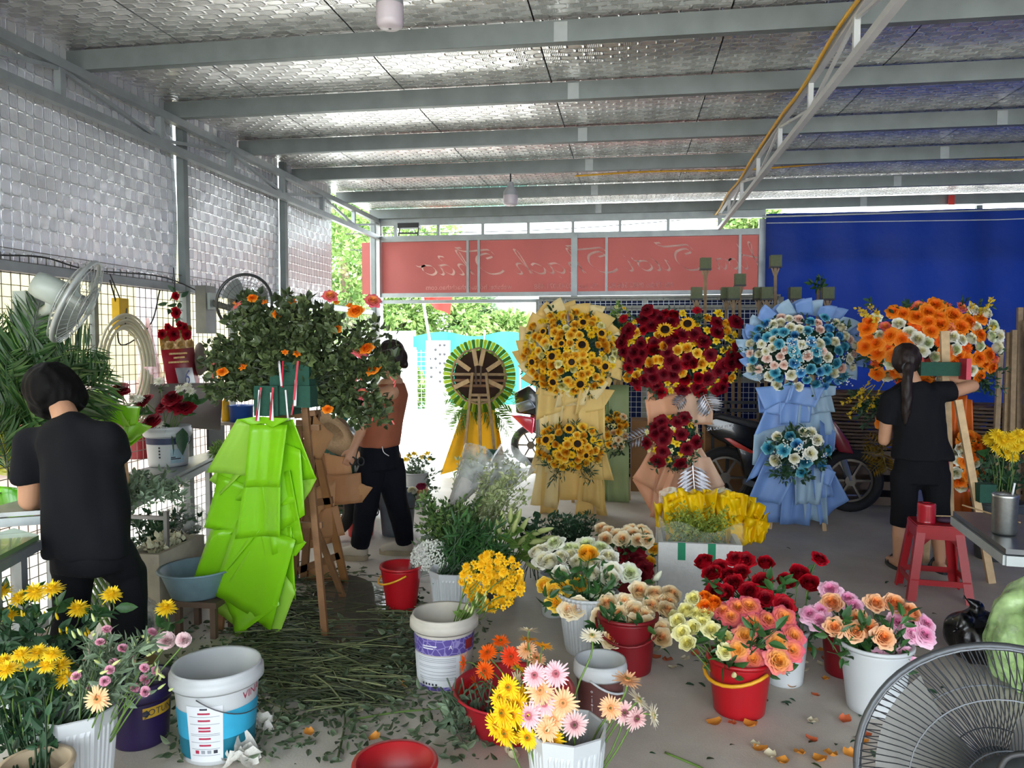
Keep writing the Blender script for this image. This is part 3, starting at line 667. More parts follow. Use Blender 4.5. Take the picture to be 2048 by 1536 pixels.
GREEN = mat('rose_leaf_green', '#2f5a2c', .45, 0, .25, 8, transl=.15, tramp=[(0, '#234a24'), (1, '#3f6c34')])
GREEN_L = mat('light_leaf_green', '#6f9a3a', .5, 0, .25, 8, transl=.25, tramp=[(0, '#4d7a2c'), (1, '#8fb256')])
GREEN_D = mat('dark_sprig_green', '#25452a', .5, 0, .25, 8, transl=.12, tramp=[(0, '#1c3a22'), (1, '#35593a')])
GREY_G = mat('grey_green_leaf', '#60765a', .5, 0, .2, 8, transl=.15, tramp=[(0, '#4a6048'), (1, '#7f9478')])
STEM = mat('flower_stem_green', '#5c7a34', .55, 0, .2, 12)
STEM_D = mat('dark_stem', '#39491f', .6, 0, .2, 12)
LF = MB().add(*LEAF).mesh('leaf', [GREEN]); LFN = MB().add(*LEAF_N).mesh('leaf', [GREEN])
def flower(name, label, cat, group, heads, pk, base, head, d, size, nleaf=2, lsize=.056, stem=STEM, sr=.0028, lm=None, bud=False):
    base, head = Vector(base), Vector(head); d = Vector(d).normalized()
    t = thing(name, label, cat, base, group=group)
    me = random.choice(heads)
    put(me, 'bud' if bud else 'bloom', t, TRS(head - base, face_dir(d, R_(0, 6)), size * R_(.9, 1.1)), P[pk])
    L = (head - base).length; mid = base.lerp(head, .6) + Vector((R_(-.01, .01), R_(-.01, .01), .04 * L)); pts = catmull([Vector((0, 0, 0)), mid - base, head - base - d * L * .12, head - base + d * size * .12], 3)
    st_ = MB().tube(pts, sr, 5, False).obj('stem', stem, t, True)
    for i in range(nleaf):
        f = R_(.55, .92); p = pts[int(f * (len(pts) - 1))]; ld = Vector((R_(-1, 1), R_(-1, 1), R_(-.5, .3)))
        put(LF, 'leaf', st_, TRS(p, face_dir(ld, R_(0, 6)) @ Matrix.Rotation(-PI / 2, 3, 'X'), lsize * R_(.8, 1.3)), lm)
    return t
def bunch(name, label, cat, group, heads, pks, base, spots, size, out=.5, **kw):
    """spots: head places (px, py, Y); each flower is its own thing standing in the bucket"""
    base = Vector(base); c = sum((Vector(s) for s in spots), Vector()) / len(spots)
    for i, s in enumerate(spots):
        s = Vector(s); d = (s - c) * out + Vector((0, -.06, .10)); d.normalize(); pk = random.choice(pks) if isinstance(pks, (list, tuple)) else pks
        lab = label[pk] if isinstance(label, dict) else label
        flower(name, lab, cat, group + ' ' + pk if isinstance(label, dict) else group, heads, pk, base + Vector((R_(-.04, .04), R_(-.04, .04), 0)), s, d, size, **kw)
def sprigs(pos, n, leaf, tmpl, spread, up=.3, shape=None):
    pos = np.asarray(pos); return None
def foliage(name, m, parent, centers, n, leaf, tmpl=LEAF_T, grow=None, kind='stuff', stems=True, jitter=1.):
    """branches from one point to each centre, clothed in leaves: centres = [(tip, root)]"""
    b = MB(); pos = []; dirs = []
    for tip, root in centers:
        tip, root = Vector(tip), Vector(root); d = tip - root; mid = root.lerp(tip, .55) + Vector((R_(-.05, .05), R_(-.05, .05), R_(0, .06))) * d.length
        path = catmull([root, mid, tip], 5)
        if stems: b.tube(path, [.004 - .003 * i / len(path) for i in range(len(path))], 4, False, 0)
        for k in range(n):
            f = R_(.25, 1) ** .7; p = path[min(len(path) - 1, int(f * len(path)))]
            q = Vector((R_(-1, 1), R_(-1, 1), R_(-.8, 1))) * leaf * 1.3 * jitter
            pos.append(p + q * .18); dirs.append(d.normalized() * .5 + q.normalized())
    if pos:
        pos = np.array([tuple(p) for p in pos]); dirs = np.array([tuple(p) for p in dirs])
        b.scatter(tmpl[0], tmpl[1], leaf_mats(pos, dirs, RNG.uniform(.6, 1.3, len(pos)) * leaf), 0, tmpl[2], RNG.uniform(-.3, .5, len(pos)))
    o = b.obj(name, m, parent, False, world=True); o['kind'] = kind; return o

# ================================================================== BUCKETS
PLW = mat('white_plastic', '#bcc0c2', .4, 0, .04, 5); PLWD = mat('stained_white_plastic', '#bab5aa', .5, 0, .14, 9)
PLR = mat('red_plastic', '#a30b18', .38, 0, .06, 5); PLRD = mat('dark_red_plastic', '#760b16', .4, 0, .08, 5)
HYEL = mat('amber_plastic_handle', '#d69a1c', .4); WIREM = mat('handle_wire', '#55585a', .4, .6)
def pail(name, label, loc, rt, rb, h, m, lip=.012, wall=.006, rim='roll', handle=None, hm=None, hang=(0, -1), wob=None, n=40, tilt=None, rz=0., droop=1., cat='bucket', body_prof=None, group=None):
    t = thing(name, label, cat, loc, rz, group)
    prof = [(rb * .3, 0), (rb * .96, 0), (rb, .006)]
    k = 10
    for i in range(1, k + 1): f = i / k; prof.append((rb + (rt - rb) * f + (body_prof(f) if body_prof else 0), .006 + (h - .006) * f))
    inner = [(rt - wall, h), (rb + (rt - rb) * .5 - wall, h * .5), (rb - wall, .012), (.001, .012)]
    MB().lathe(prof + inner, n, wob=wob, cap=True).obj('body', m, t, n <= 60)
    if rim == 'roll': MB().lathe([(rt - wall, h + .002), (rt + lip * .6, h + .004), (rt + lip, h - .004), (rt + lip * .8, h - .014), (rt - .001, h - .012)], n, wob=wob).obj('rim', m, t, True)
    elif rim == 'paint': MB().lathe([(rt - wall, h), (rt + .003, h + .006), (rt + .006, h - .004), (rt + .004, h - .012), (rt + lip, h - .018), (rt + lip * 1.1, h - .05), (rt + .003, h - .062), (rt - .002, h - .055)], n, wob=wob).obj('rim', m, t, True)
    if handle:
        a = math.atan2(hang[1], hang[0]); ux, uy = math.cos(a), math.sin(a); px_, py_ = -uy, ux; R = rt + lip + .004; pts = []
        for i in range(13):
            th = PI * i / 12; s, c_ = math.sin(th), math.cos(th)
            pts.append((px_ * R * c_ + ux * R * s * 1.02, py_ * R * c_ + uy * R * s * 1.02, h - .03 - s * droop * h * .28 + (R * .9 * s if droop < 0 else 0)))
        MB().tube(pts, handle, 8).obj('handle', hm or WIREM, t, True)
    return t
def spot(px, py, Y): return PY(px, py, Y)
# ================================================================== FOREGROUND BUCKETS
CAMP = Vector((0, 0, CAM_H))
def to_cam(loc): return math.atan2(-loc[1], -loc[0])       # bearing from a thing towards the lens, used only to choose which side a label faces
def band(parent, name, m, rt, rb, h, a0, a1, z0, z1, off=.0015, n=14):
    def fn(u, v):
        a = a0 + (a1 - a0) * u; z = z0 + (z1 - z0) * v; r = rb + (rt - rb) * z / h + off
        return Vector((r * math.cos(a), r * math.sin(a), z))
    return MB().grid(fn, n, 3).obj(name, m, parent, True)
def wrap_text(parent, body, size, m, rt, rb, h, a, z, off=.003, tilt=0.):
    c = bpy.data.curves.new('lettering', 'FONT'); c.body = body; c.size = size; c.align_x = 'CENTER'; c.align_y = 'CENTER'; c.resolution_u = 2; c.materials.append(m)
    tmp = bpy.data.objects.new('tmp', c); COL.objects.link(tmp); bpy.context.view_layer.update()
    me = bpy.data.meshes.new_from_object(tmp.evaluated_get(bpy.context.evaluated_depsgraph_get())); bpy.data.objects.remove(tmp)
    for v in me.vertices:
        x, y = v.co.x, v.co.y; zz = z + y + x * tilt; r = rb + (rt - rb) * zz / h + off; aa = a + x / r
        v.co = (r * math.cos(aa), r * math.sin(aa), zz)
    o = bpy.data.objects.new('lettering', me); COL.objects.link(o); o.parent = parent; return o
INK = mat('dark_print', '#2c2e3a', .6); INKR = mat('red_print', '#a82a48', .6); INKG = mat('grey_print', '#8f959c', .6); INKW = mat('white_print', '#e6e6ea', .6); LABW = mat('paper_label', '#d3d6da', .5, 0, .03)

# blue and white paint pail
L0 = G(437, 1497); t = pail('paint_pail', 'big white and blue paint pail standing empty on cut stems', L0, .158, .130, .335, PLW, .013, .005, 'paint')
a = to_cam(L0); ARGS = (.158, .130, .335)
BLU = mat('blue_label_print', '#2f9fc4', .45, 0, .15, 6); TEALD = mat('deep_teal_label_print', '#14697e', .45, 0, .12, 6)
band(t, 'blue_print', BLU, *ARGS, a - 2.4, a + 2.4, .10, .205, n=40)
band(t, 'teal_print', TEALD, *ARGS, a - 2.4, a + 2.4, .025, .10, n=40)
ip = band(t, 'info_panel', LABW, *ARGS, a - .78, a + .12, .02, .235, .0028)
for i, (z, w) in enumerate(((.205, .3), (.178, .3), (.150, .3), (.138, .3), (.108, .3), (.082, .3))): band(ip, 'red_heading', INKR, *ARGS, a - .33 - w / 2, a - .33 + w / 2, z, z + .007, .0036)
for z in (.195, .166, .128, .122, .096, .07, .045): band(ip, 'fine_print', INKG, *ARGS, a - .7, a + .04, z, z + .002, .0036)
band(ip, 'black_heading', INK, *ARGS, a - .42, a - .24, .222, .229, .0036)
for i, m_ in enumerate((INKR, INKG, INKG, INK)): band(ip, 'mark', m_, *ARGS, a - .6 + .16 * i, a - .5 + .16 * i, .053, .066, .0036)
wrap_text(t, 'VINA', .042, INKR, *ARGS, a + .92, .248, .003, .1)
P0 = [(.168 * math.cos(a - .45 + 1.6 * i / 12), .168 * math.sin(a - .45 + 1.6 * i / 12), .268 - .085 * math.sin(PI * i / 12 * .62)) for i in range(13)]
MB().tube(P0, .0022, 6).obj('handle', WIREM, t, True)
# purple pail
L0 = G(283, 1478); PUR = mat('purple_plastic', '#241640', .35, 0, .1, 5)
t = pail('paint_pail', 'dark purple paint pail with a yellow brand label', L0, .118, .10, .245, PUR, .008, .005, 'paint'); a = to_cam(L0); A2 = (.118, .10, .245)
bl = band(t, 'brand_label', mat('gold_label', '#b08a24', .5), *A2, a + .05, a + 1.1, .125, .168, .003); wrap_text(bl, 'JOTUN', .036, INK, *A2, a + .62, .146, .0045)
MB().lathe([(.118 * .2, 0), (.010, .012), (.001, .016)], 5).obj('emblem', INK, t).matrix_basis = TRS(((.117) * math.cos(a + .15), .117 * math.sin(a + .15), .146), face_dir((math.cos(a), math.sin(a), 0)), .6)
# white fluted flower bucket with carnations, far left
def octo(n=8, k=.05):
    def w(a, z):
        s = PI / 4; f = (a % s) - s / 2; return math.cos(s / 2) / math.cos(f) * (1 + (.012 if int(a * 40) % 2 else 0))
    return w
def fluted(name, label, loc, rt, rb, h, m=PLW, rz=0., n=160):
    """eight-sided bucket with fine upright ribs"""
    t = thing(name, label, 'bucket', loc, rz)
    def wob(a, z):
        s = PI / 4; f = (a % s) - s / 2; base = math.cos(s / 2) / math.cos(f)
        rib = .035 * (1 if (a * n / (2 * PI)) % 4 < 2 else 0) if (.02 < z < h * .86 and abs(f) < s * .36) else 0
        return base + rib
    MB().lathe([(rb * .4, 0), (rb, 0), (rb + (rt - rb) * .05, .022), (rb + (rt - rb) * .45, h * .45), (rb + (rt - rb) * .84, h * .84), (rb + (rt - rb) * .88, h * .88), (rt, h), (rt + .004, h), (rt - .003, h + .002), (rt - .006, h - .004), (rb + (rt - rb) * .5 - .005, h * .5), (rb - .004, .02), (.001, .02)], n, wob=wob, cap=True).obj('body', m, t, False)
    return t
FB = G(150, 1413, .35); FB.z = 0
fluted('flower_bucket', 'white ribbed flower bucket holding pink spray carnations', FB, .135, .10, .35, rz=.3)
sp = [(200, 1287), (213, 1262), (302, 1267), (287, 1338), (308, 1344), (287, 1361), (267, 1377), (288, 1384), (227, 1327), (209, 1364), (183, 1380), (153, 1354), (219, 1341), (245, 1300), (262, 1320)]
for i, (x, y) in enumerate(sp):
    h_ = spot(x, y, FB.y - .02 + .1 * R_(-1, 1)); f = flower('spray_carnation', 'small pink carnation leaning out of the ribbed bucket', 'flower', 'small pink spray carnations', CARN, 'car', FB + V(R_(-.05, .05), R_(-.05, .05), .1), h_, (h_ - FB - V(0, 0, .25)) + V(0, -.1, 0), .042, 2, .05, lm=GREY_G, sr=.002)
    for k in range(2):
        q = h_ - FB + V(R_(-.05, .03), R_(-.04, .04), R_(-.03, .05)); put(BUD, 'bud', f, TRS(q - V(0, 0, .1), face_dir(V(R_(-.3, 1), R_(-.5, .5), .4)), .03), P['budg'])
for i, (x, y) in enumerate(((332, 1284), (366, 1282))):
    h_ = spot(x, y, FB.y + .05); flower('carnation', ('larger pale pink carnation at the tip of the bunch', 'outermost pale pink carnation over the paint pail')[i], 'flower', None, CARN, 'carp', FB + V(.03, 0, .1), h_, V(.5, -.5, .6), .072, 2, .05, lm=GREY_G)
h_ = spot(196, 1398, FB.y - .12); flower('gerbera', 'faded peach gerbera drooping over the ribbed bucket rim', 'flower', None, GERB, 'gpeach', FB + V(0, 0, .1), h_, V(.1, -1, .2), .085, 0)
fo = thing('carnation_foliage', 'grassy grey green carnation leaves in the ribbed bucket', 'foliage', FB)
foliage('grassy_leaves', GREY_G, fo, [(spot(R_(150, 310), R_(1270, 1390), FB.y + R_(-.1, .15)), FB + V(R_(-.06, .06), R_(-.06, .06), .3)) for i in range(30)], 16, .055, LEAF_N)
# beige bucket bottom left with chrysanthemums
BB = G(72, 1512, .32); BB.z = 0
pail('flower_bucket', 'beige round bucket at the lower left corner', BB, .098, .08, .30, mat('beige_plastic', '#b7a488', .5, 0, .1, 6), .008)
WB = V(PY(30, 1300, 2.7).x, 2.72, 0)
pail('flower_bucket', 'white bucket behind the beige one under tall yellow chrysanthemums', WB, .11, .09, .26, PLW)
for i, (x, y) in enumerate(((7, 1188), (42, 1202), (106, 1184), (156, 1222), (223, 1194), (332, 1221), (-25, 1205), (70, 1190), (20, 1235))):
    h_ = spot(x, y, 2.72 + R_(-.05, .08)); lab = {5: 'lone yellow chrysanthemum reaching out over the pails', 4: 'yellow chrysanthemum in front of the dark trousers'}.get(i, 'tall yellow chrysanthemum at the left edge')
    flower('chrysanthemum', lab, 'flower', None if i in (4, 5) else 'tall yellow chrysanthemums', MUMS, 'mum', WB + V(R_(-.05, .05), R_(-.05, .05), .05), h_, V(.25 if i > 3 else R_(-.2, .3), -.25, 1), .10, 4, .09, lm=GREEN)
for i, (x, y) in enumerate(((11, 1327), (43, 1313), (77, 1310), (105, 1313), (17, 1345), (125, 1336), (133, 1362), (60, 1330), (-20, 1330), (95, 1335))):
    h_ = spot(x, y, 2.25 + R_(-.05, .05)); flower('chrysanthemum', 'golden chrysanthemum in the beige corner bucket', 'flower', 'golden chrysanthemums in the corner bucket', MUMS, 'mum', BB + V(R_(-.04, .04), R_(-.04, .04), .05), h_, V(R_(-.2, .2), -.3, 1), .078, 3, .07, lm=GREEN_D)
fo = thing('chrysanthemum_foliage', 'dark lobed chrysanthemum leaves and buds at the left edge', 'foliage', WB)
foliage('leaves', GREEN_D, fo, [(spot(R_(-30, 230), R_(1215, 1420), 2.5 + R_(-.1, .25)), WB + V(R_(-.05, .05), R_(-.1, 0), .2)) for i in range(42)], 13, .055, LEAF)
foliage('lower_leaves', GREEN_D, fo, [(spot(R_(-30, 130), R_(1350, 1480), 2.25 + R_(-.08, .1)), BB + V(R_(-.04, .04), R_(-.04, .04), .22)) for i in range(26)], 13, .05, LEAF)
for i in range(9): put(BUD, 'bud', fo, TRS(spot(R_(20, 200), R_(1230, 1290), 2.6) - WB, face_dir(V(R_(-.3, .3), -.2, 1)), .032), P['mum'])
# red bucket, bottom centre
L0 = G(790, 1523, .27); L0.z = 0; pail('bucket', 'empty red plastic bucket cut off by the bottom edge', L0, .125, .095, .27, PLR, .008)
# octagonal bucket with gerberas
OB = G(1133, 1452, .36); OB.z = 0
fluted('flower_bucket', 'white eight-sided ribbed bucket of gerberas at the bottom edge', OB, .128, .095, .36, rz=.25)
def gerb(x, y, k, d, Y=OB.y, B=OB, size=.088, lab=None, grp=None, sr=.0032):
    names = {'gpink': 'pale pink', 'gmauve': 'dusky mauve', 'gyellow': 'bright yellow', 'gpeach': 'peach', 'gwhite': 'cream white', 'gorange': 'orange', 'gred': 'red orange', 'gamber': 'amber'}
    lab = lab or names[k] + ' gerbera in the eight-sided white bucket'
    flower('gerbera', lab, 'flower', grp or names[k] + ' gerberas', GERB, k, B + V(R_(-.05, .05), R_(-.04, .04), .06), spot(x, y, Y), d, size, 0, sr=sr)
for x, y, k in ((1070, 1351, 'gpink'), (1112, 1348, 'gpink'), (1089, 1406, 'gpink'), (1058, 1431, 'gpink'), (1148, 1449, 'gmauve'), (1081, 1381, 'gpeach'), (1126, 1406, 'gpeach'), (1106, 1439, 'gpeach'), (1094, 1459, 'gpeach')):
    gerb(x, y, k, V((x - 1110) * .006, -1, .45 - (y - 1380) * .004), OB.y - .06 - .05 * (y - 1340) / 140)
for x, y in ((1018, 1374), (1001, 1396), (1043, 1396), (1006, 1426), (1026, 1429), (993, 1451), (1011, 1466), (1056, 1474), (1033, 1459), (1106, 1480), (1012, 1445), (1036, 1412)):
    gerb(x, y, 'gyellow', V(-.5 + R_(-.3, .3), -.8, R_(-.1, .5)), OB.y - .04 + R_(-.05, .05))
for x, y, k, d in ((1222, 1416, 'gpeach', V(-.3, -1, .3)), (1249, 1424, 'gmauve', V(.1, -1, .1)), (1272, 1436, 'gmauve', V(.5, -.7, 0)), (1277, 1401, 'gwhite', V(.7, 0, .8)), (1305, 1431, 'gwhite', V(1, -.2, .2)), (1254, 1361, 'gpeach', V(.2, -.1, 1))):
    gerb(x, y, k, d, OB.y + .02)
gerb(1184, 1273, 'gwhite', V(.05, -.3, 1), OB.y + .02, size=.075, lab='single cream gerbera on a long stem above the bucket', grp='lone gerbera')
gerb(1036, 1369, 'gwhite', V(-.8, -.4, .1), OB.y + .02, lab='cream gerbera turned sideways at the left of the pink ones', grp='lone gerbera 2')
# red basin with orange gerberas
L0 = G(1027, 1452); t = thing('basin', 'wide shallow red plastic basin with orange gerberas leaning in it', 'basin', L0); RB = L0
MB().lathe([(.05, 0), (.165, 0), (.18, .01), (.222, .145), (.232, .158), (.246, .166), (.25, .160), (.243, .15), (.240, .153), (.228, .152), (.214, .14), (.172, .014), (.001, .012)], 48, cap=True).obj('body', mat('rosy_red_plastic', '#b3182c', .35, 0, .05, 4), t, True)
for x, y, k, d in ((928, 1326, 'gorange', V(-1, -.4, .2)), (976, 1306, 'gorange', V(-.2, -.5, .8)), (970, 1341, 'gorange', V(-.3, -1, .1)), (1001, 1283, 'gorange', V(0, -.3, 1)), (1021, 1313, 'gred', V(.4, -.9, .4)), (953, 1369, 'gorange', V(-.9, -.5, -.3)), (1086, 1293, 'gamber', V(.2, .6, .8)), (1056, 1280, 'gamber', V(0, .2, 1)), (1053, 1300, 'gpeach', V(-.2, -.6, .6)), (1057, 1262, 'gwhite', V(0, .4, 1)), (1036, 1338, 'gyellow', V(.3, .6, .7)), (1072, 1318, 'gpeach', V(.3, -.3, .8))):
    gerb(x, y, k, d, RB.y + .06, RB + V(.08, .04, -.04), .088, {'gorange': 'orange', 'gred': 'red orange', 'gamber': 'amber', 'gpeach': 'peach', 'gwhite': 'cream', 'gyellow': 'yellow green backed'}[k] + ' gerbera leaning in the red basin', 'basin gerberas ' + k)
o = MB().grid(lambda u, v: RB + V(-.17 + .14 * u, -.08 + .07 * v, .028 + .02 * math.sin(u * 5) * math.sin(v * 4)), 8, 5).obj('petal', mat('faded_petal', '#d9b8b0', .6), None, True); tag(o, 'crumpled pale petal lying inside the red basin', 'petal')
# purple label pail
L0 = G(889, 1364); t = pail('paint_pail', 'dirty white paint pail with a purple printed band', L0, .142, .122, .325, PLWD, .014, .005, 'paint'); a = to_cam(L0); A3 = (.142, .122, .325); PP = L0
def blot(name, c1, c2, sc=60, th=.55):
    m = mat(name, c1, .5); N, L = m.node_tree.nodes, m.node_tree.links; b = N['Principled BSDF']
    tc = N.new('ShaderNodeTexCoord'); vo = N.new('ShaderNodeTexVoronoi'); vo.feature = 'DISTANCE_TO_EDGE'; vo.inputs['Scale'].default_value = sc; L.new(tc.outputs['Object'], vo.inputs['Vector'])
    r = N.new('ShaderNodeValToRGB'); r.color_ramp.elements[0].position = .03; r.color_ramp.elements[0].color = (*lin(c2), 1); r.color_ramp.elements[1].position = .09; r.color_ramp.elements[1].color = (*lin(c1), 1)
    L.new(vo.outputs['Distance'], r.inputs[0]); L.new(r.outputs[0], b.inputs['Base Color']); return m
PB = blot('purple_blossom_print', '#54478f', '#8f86bb', 34)
band(t, 'purple_print', PB, *A3, a - 2.4, a + 2.4, .175, .248, n=40); ip = band(t, 'info_panel', LABW, *A3, a - 1.5, a + .55, .03, .17, .0016, 24); band(t, 'purple_print', PB, *A3, a - 2.4, a + 2.4, .012, .03, n=40)
for z in (.16, .152, .144, .125, .118, .1, .085, .07, .062): band(ip, 'fine_print', INKG, *A3, a - 1.0, a + .4, z, z + .0022, .003)
for i in range(5): band(ip, 'mark', INK, *A3, a - .85 + .13 * i, a - .78 + .13 * i, .036, .046, .003)
for z, w in ((.215, .5), (.204, .38)): band(t, 'white_caption', INKW, *A3, a - .75, a - .75 + w, z, z + .005, .003)
band(t, 'red_print', mat('red_flower_print', '#8e2226', .5), *A3, a + .75, a + 1.15, .19, .235, .003)
wrap_text(t, 'A', .026, INKW, *A3, a + .2, .213, .003)
MB().lathe([(.001, .20), (.13, .2)], 24).obj('plaster_residue', mat('dried_residue', '#8a7a58', .9, 0, .3, 20), t)
# small brown and white pail
L0 = G(1200, 1422); t = pail('paint_pail', 'small white rimmed pail with a brown printed side', L0, .104, .088, .222, PLW, .009, .004, 'paint'); a = to_cam(L0); A4 = (.104, .088, .222)
band(t, 'brown_print', mat('brown_label_print', '#5e3a36', .45, 0, .15, 8), *A4, a - 2.2, a + 2.2, .01, .165, n=40)
[wrap_text(t, ch_, .02, INKW, *A4, a - .35, .125 - .019 * i_, .003) for i_, ch_ in enumerate('o-|o|e')]
P0 = [(.117 * math.cos(a - .35 + 1.5 * i / 12), .117 * math.sin(a - .35 + 1.5 * i / 12), .175 - .06 * math.sin(PI * i / 12 * .55)) for i in range(13)]
MB().tube(P0, .005, 6).obj('handle', PLW, t, True)
# red bucket with amber handle in the middle
L0 = G(803, 1215); pail('bucket', 'red bucket with an amber handle beside the baby breath bunch', L0, .122, .088, .255, PLR, .006, handle=.006, hm=HYEL, hang=(-.9, -.5), droop=.9)
# rose buckets
WR = G(1175, 1300); fl_n = 120
pail('flower_bucket', 'white finely ribbed bucket under white and yellow roses', WR, .15, .11, .30, PLW, .006, n=160, wob=lambda a, z: 1 + (.03 if int(a * 160 / (2 * PI)) % 4 < 2 and z > .02 else 0))
SW = G(1108, 1229); pail('flower_bucket', 'small white bucket left of the ribbed rose bucket', SW, .085, .07, .24, PLW, .006)
RD = G(1255, 1338); pail('flower_bucket', 'dark red bucket under cream roses', RD, .14, .11, .27, PLRD, .008, handle=.006, hm=PLRD, hang=(0, -1))
MX = G(1478, 1420); pail('flower_bucket', 'red bucket with an amber handle under mixed coloured roses', MX, .132, .105, .235, PLR, .008, handle=.008, hm=HYEL, hang=(-.75, -.65), droop=.8)
WH = G(1567, 1362); pail('flower_bucket', 'plain white bucket behind the mixed roses holding red roses', WH, .105, .085, .25, PLW, .006)
WV = G(1748, 1417); pail('flower_bucket', 'white bucket with wavy rings under peach and pink roses', WV, .145, .108, .29, PLW, .008, body_prof=lambda f: .004 * math.sin(f * 5 * 2 * PI))
RK = G(1690, 1345); pail('bucket', 'red bucket mostly hidden behind the wavy white bucket', RK, .11, .09, .23, PLRD, .006)
def roses(name_c, spots, heads, B, Y0, dep, size, label, group, out=.5, nleaf=2, sr=.003, d0=V(0, -.9, .75)):
    size *= 1.12
    ys = [s[1] for s in spots]; lo, hi = min(ys), max(ys) + 1e-3
    cx = sum(s[0] for s in spots) / len(spots)
    for s in spots:
        Y = Y0 + dep * ((hi - s[1]) / (hi - lo) - .5) if hi - lo > 5 else Y0
        h_ = spot(s[0], s[1], Y); d = (h_ - B - V(0, 0, .25)) * 1.1 + d0 * .75 + V(R_(-.12, .12), R_(-.12, .12), 0)
        flower('rose', label, 'flower', group, heads, name_c, B + V(R_(-.05, .05), R_(-.05, .05), .05), h_ - d.normalized() * size * .4, d, size, nleaf, sr=sr)
peach = [(1662, 1201), (1669, 1250), (1716, 1231), (1712, 1259), (1740, 1255), (1754, 1201), (1791, 1202), (1824, 1222), (1770, 1271)]
pink = [(1660, 1174), (1695, 1192), (1706, 1207), (1640, 1216), (1619, 1222), (1637, 1237), (1797, 1241), (1830, 1264), (1857, 1243), (1854, 1266), (1814, 1309), (1760, 1318)]
roses('peach', peach, ROSES, WV, WV.y, .2, .082, 'peach rose in the wavy white bucket', 'peach roses')
roses('pink', pink, GARDEN, WV, WV.y + .03, .26, .08, 'pink frilled rose in the wavy white bucket', 'pink roses')
lem = [(1385, 1192), (1370, 1219), (1393, 1222), (1352, 1237), (1382, 1252), (1403, 1240), (1423, 1256), (1361, 1262), (1372, 1282), (1450, 1273), (1450, 1300), (1410, 1225)]
roses('lemon', lem, ROSES, MX, MX.y + .02, .2, .068, 'pale lemon rose in the mixed red bucket', 'lemon roses')
roses('lemon', [(1468, 1350)], [BUD], MX, MX.y - .15, .0, .06, 'small lemon rosebud hanging over the red bucket front', None, nleaf=1)
roses('orange', [(1408, 1190), (1411, 1210), (1427, 1202)], ROSES, MX, MX.y + .1, .05, .06, 'small orange rose behind the lemon ones', 'orange roses')
roses('coral', [(1448, 1216), (1477, 1210), (1499, 1207), (1540, 1234), (1571, 1229), (1510, 1243), (1507, 1315), (1590, 1267), (1588, 1297), (1462, 1228)], GARDEN, MX, MX.y + .02, .22, .085, 'coral pink garden rose in the mixed red bucket', 'coral garden roses')
roses('sunset', [(1492, 1267), (1475, 1297), (1559, 1282), (1561, 1318)], GARDEN, MX, MX.y - .08, .08, .088, 'orange rose with pink edges facing the front', 'orange and pink edged roses')
red = [(1405, 1120), (1421, 1141), (1436, 1130), (1454, 1144), (1469, 1111), (1490, 1114), (1481, 1138), (1426, 1177), (1450, 1180), (1496, 1178), (1531, 1192), (1532, 1121), (1573, 1159), (1600, 1144), (1620, 1163), (1570, 1207), (1523, 1159), (1465, 1160)]
roses('red', red, ROSES, WH, WH.y, .25, .082, 'deep red rose behind the mixed bucket', 'red roses')
roses('red', [(1643, 1111)], ROSES, WH, WH.y + .12, 0, .078, 'tallest red rose standing apart on the right', None, nleaf=1)
cream = [(1197, 1228), (1236, 1223), (1242, 1253), (1219, 1276), (1268, 1247), (1292, 1228), (1262, 1215), (1249, 1200), (1280, 1178), (1310, 1185), (1297, 1248), (1305, 1208), (1345, 1185), (1340, 1200), (1337, 1218), (1325, 1255), (1325, 1273), (1214, 1205), (1272, 1222), (1322, 1200)]
roses('cream', cream, ROSES, RD, RD.y, .22, .092, 'cream rose with a peach heart in the dark red bucket', 'cream roses')
roses('lemon', [(1352, 1235), (1356, 1258)], ROSES, RD, RD.y - .05, .05, .075, 'lemon rose at the right edge of the cream bunch', 'lemon roses beside cream ones')
ivy = [(1073, 1099), (1084, 1114), (1098, 1119), (1117, 1109), (1120, 1143), (1156, 1121), (1217, 1109), (1225, 1136), (1222, 1153), (1181, 1126), (1183, 1143), (1140, 1105), (1085, 1096), (1200, 1120)]
roses('ivory', ivy, ROSES, WR, WR.y + .1, .25, .098, 'large white rose over the ribbed bucket', 'white roses')
roses('greenwhite', [(1105, 1080), (1137, 1089), (1171, 1084), (1203, 1089), (1205, 1180), (1262, 1141), (1150, 1092), (1188, 1098)], GARDEN, WR, WR.y + .12, .25, .10, 'greenish white ruffled rose over the ribbed bucket', 'greenish white roses')
roses('greenwhite', [(1315, 1153)], [BUD], WR, WR.y + .05, 0, .09, 'closed white rosebud beside the foam box', None)
roses('yellow', [(1176, 1104)], ROSES, WR, WR.y - .02, 0, .092, 'lone yellow rose standing among the white roses', None, d0=V(0, -.7, .7))
roses('yellow', [(1088, 1169), (1107, 1180), (1129, 1175), (1159, 1167), (1110, 1204), (1112, 1192)], ROSES, SW, WR.y - .05, .08, .088, 'golden yellow rose at the lower left of the white roses', 'golden roses')
roses('cream', [(1137, 1216), (1156, 1211)], ROSES, WR, WR.y - .14, 0, .095, 'pale cream rose drooping over the ribbed bucket rim', 'drooping cream roses')
BK = G(1250, 1190); pail('flower_bucket', 'red bucket hidden among the back cream roses', BK, .12, .10, .24, PLRD, .006)
roses('cream', [(1203, 1055), (1217, 1062), (1232, 1067), (1244, 1075), (1266, 1065), (1264, 1053), (1283, 1055), (1293, 1065), (1276, 1077), (1295, 1077), (1210, 1075), (1255, 1060)], ROSES, BK, BK.y, .2, .09, 'ivory rose in the bunch in front of the foam box', 'back ivory roses')
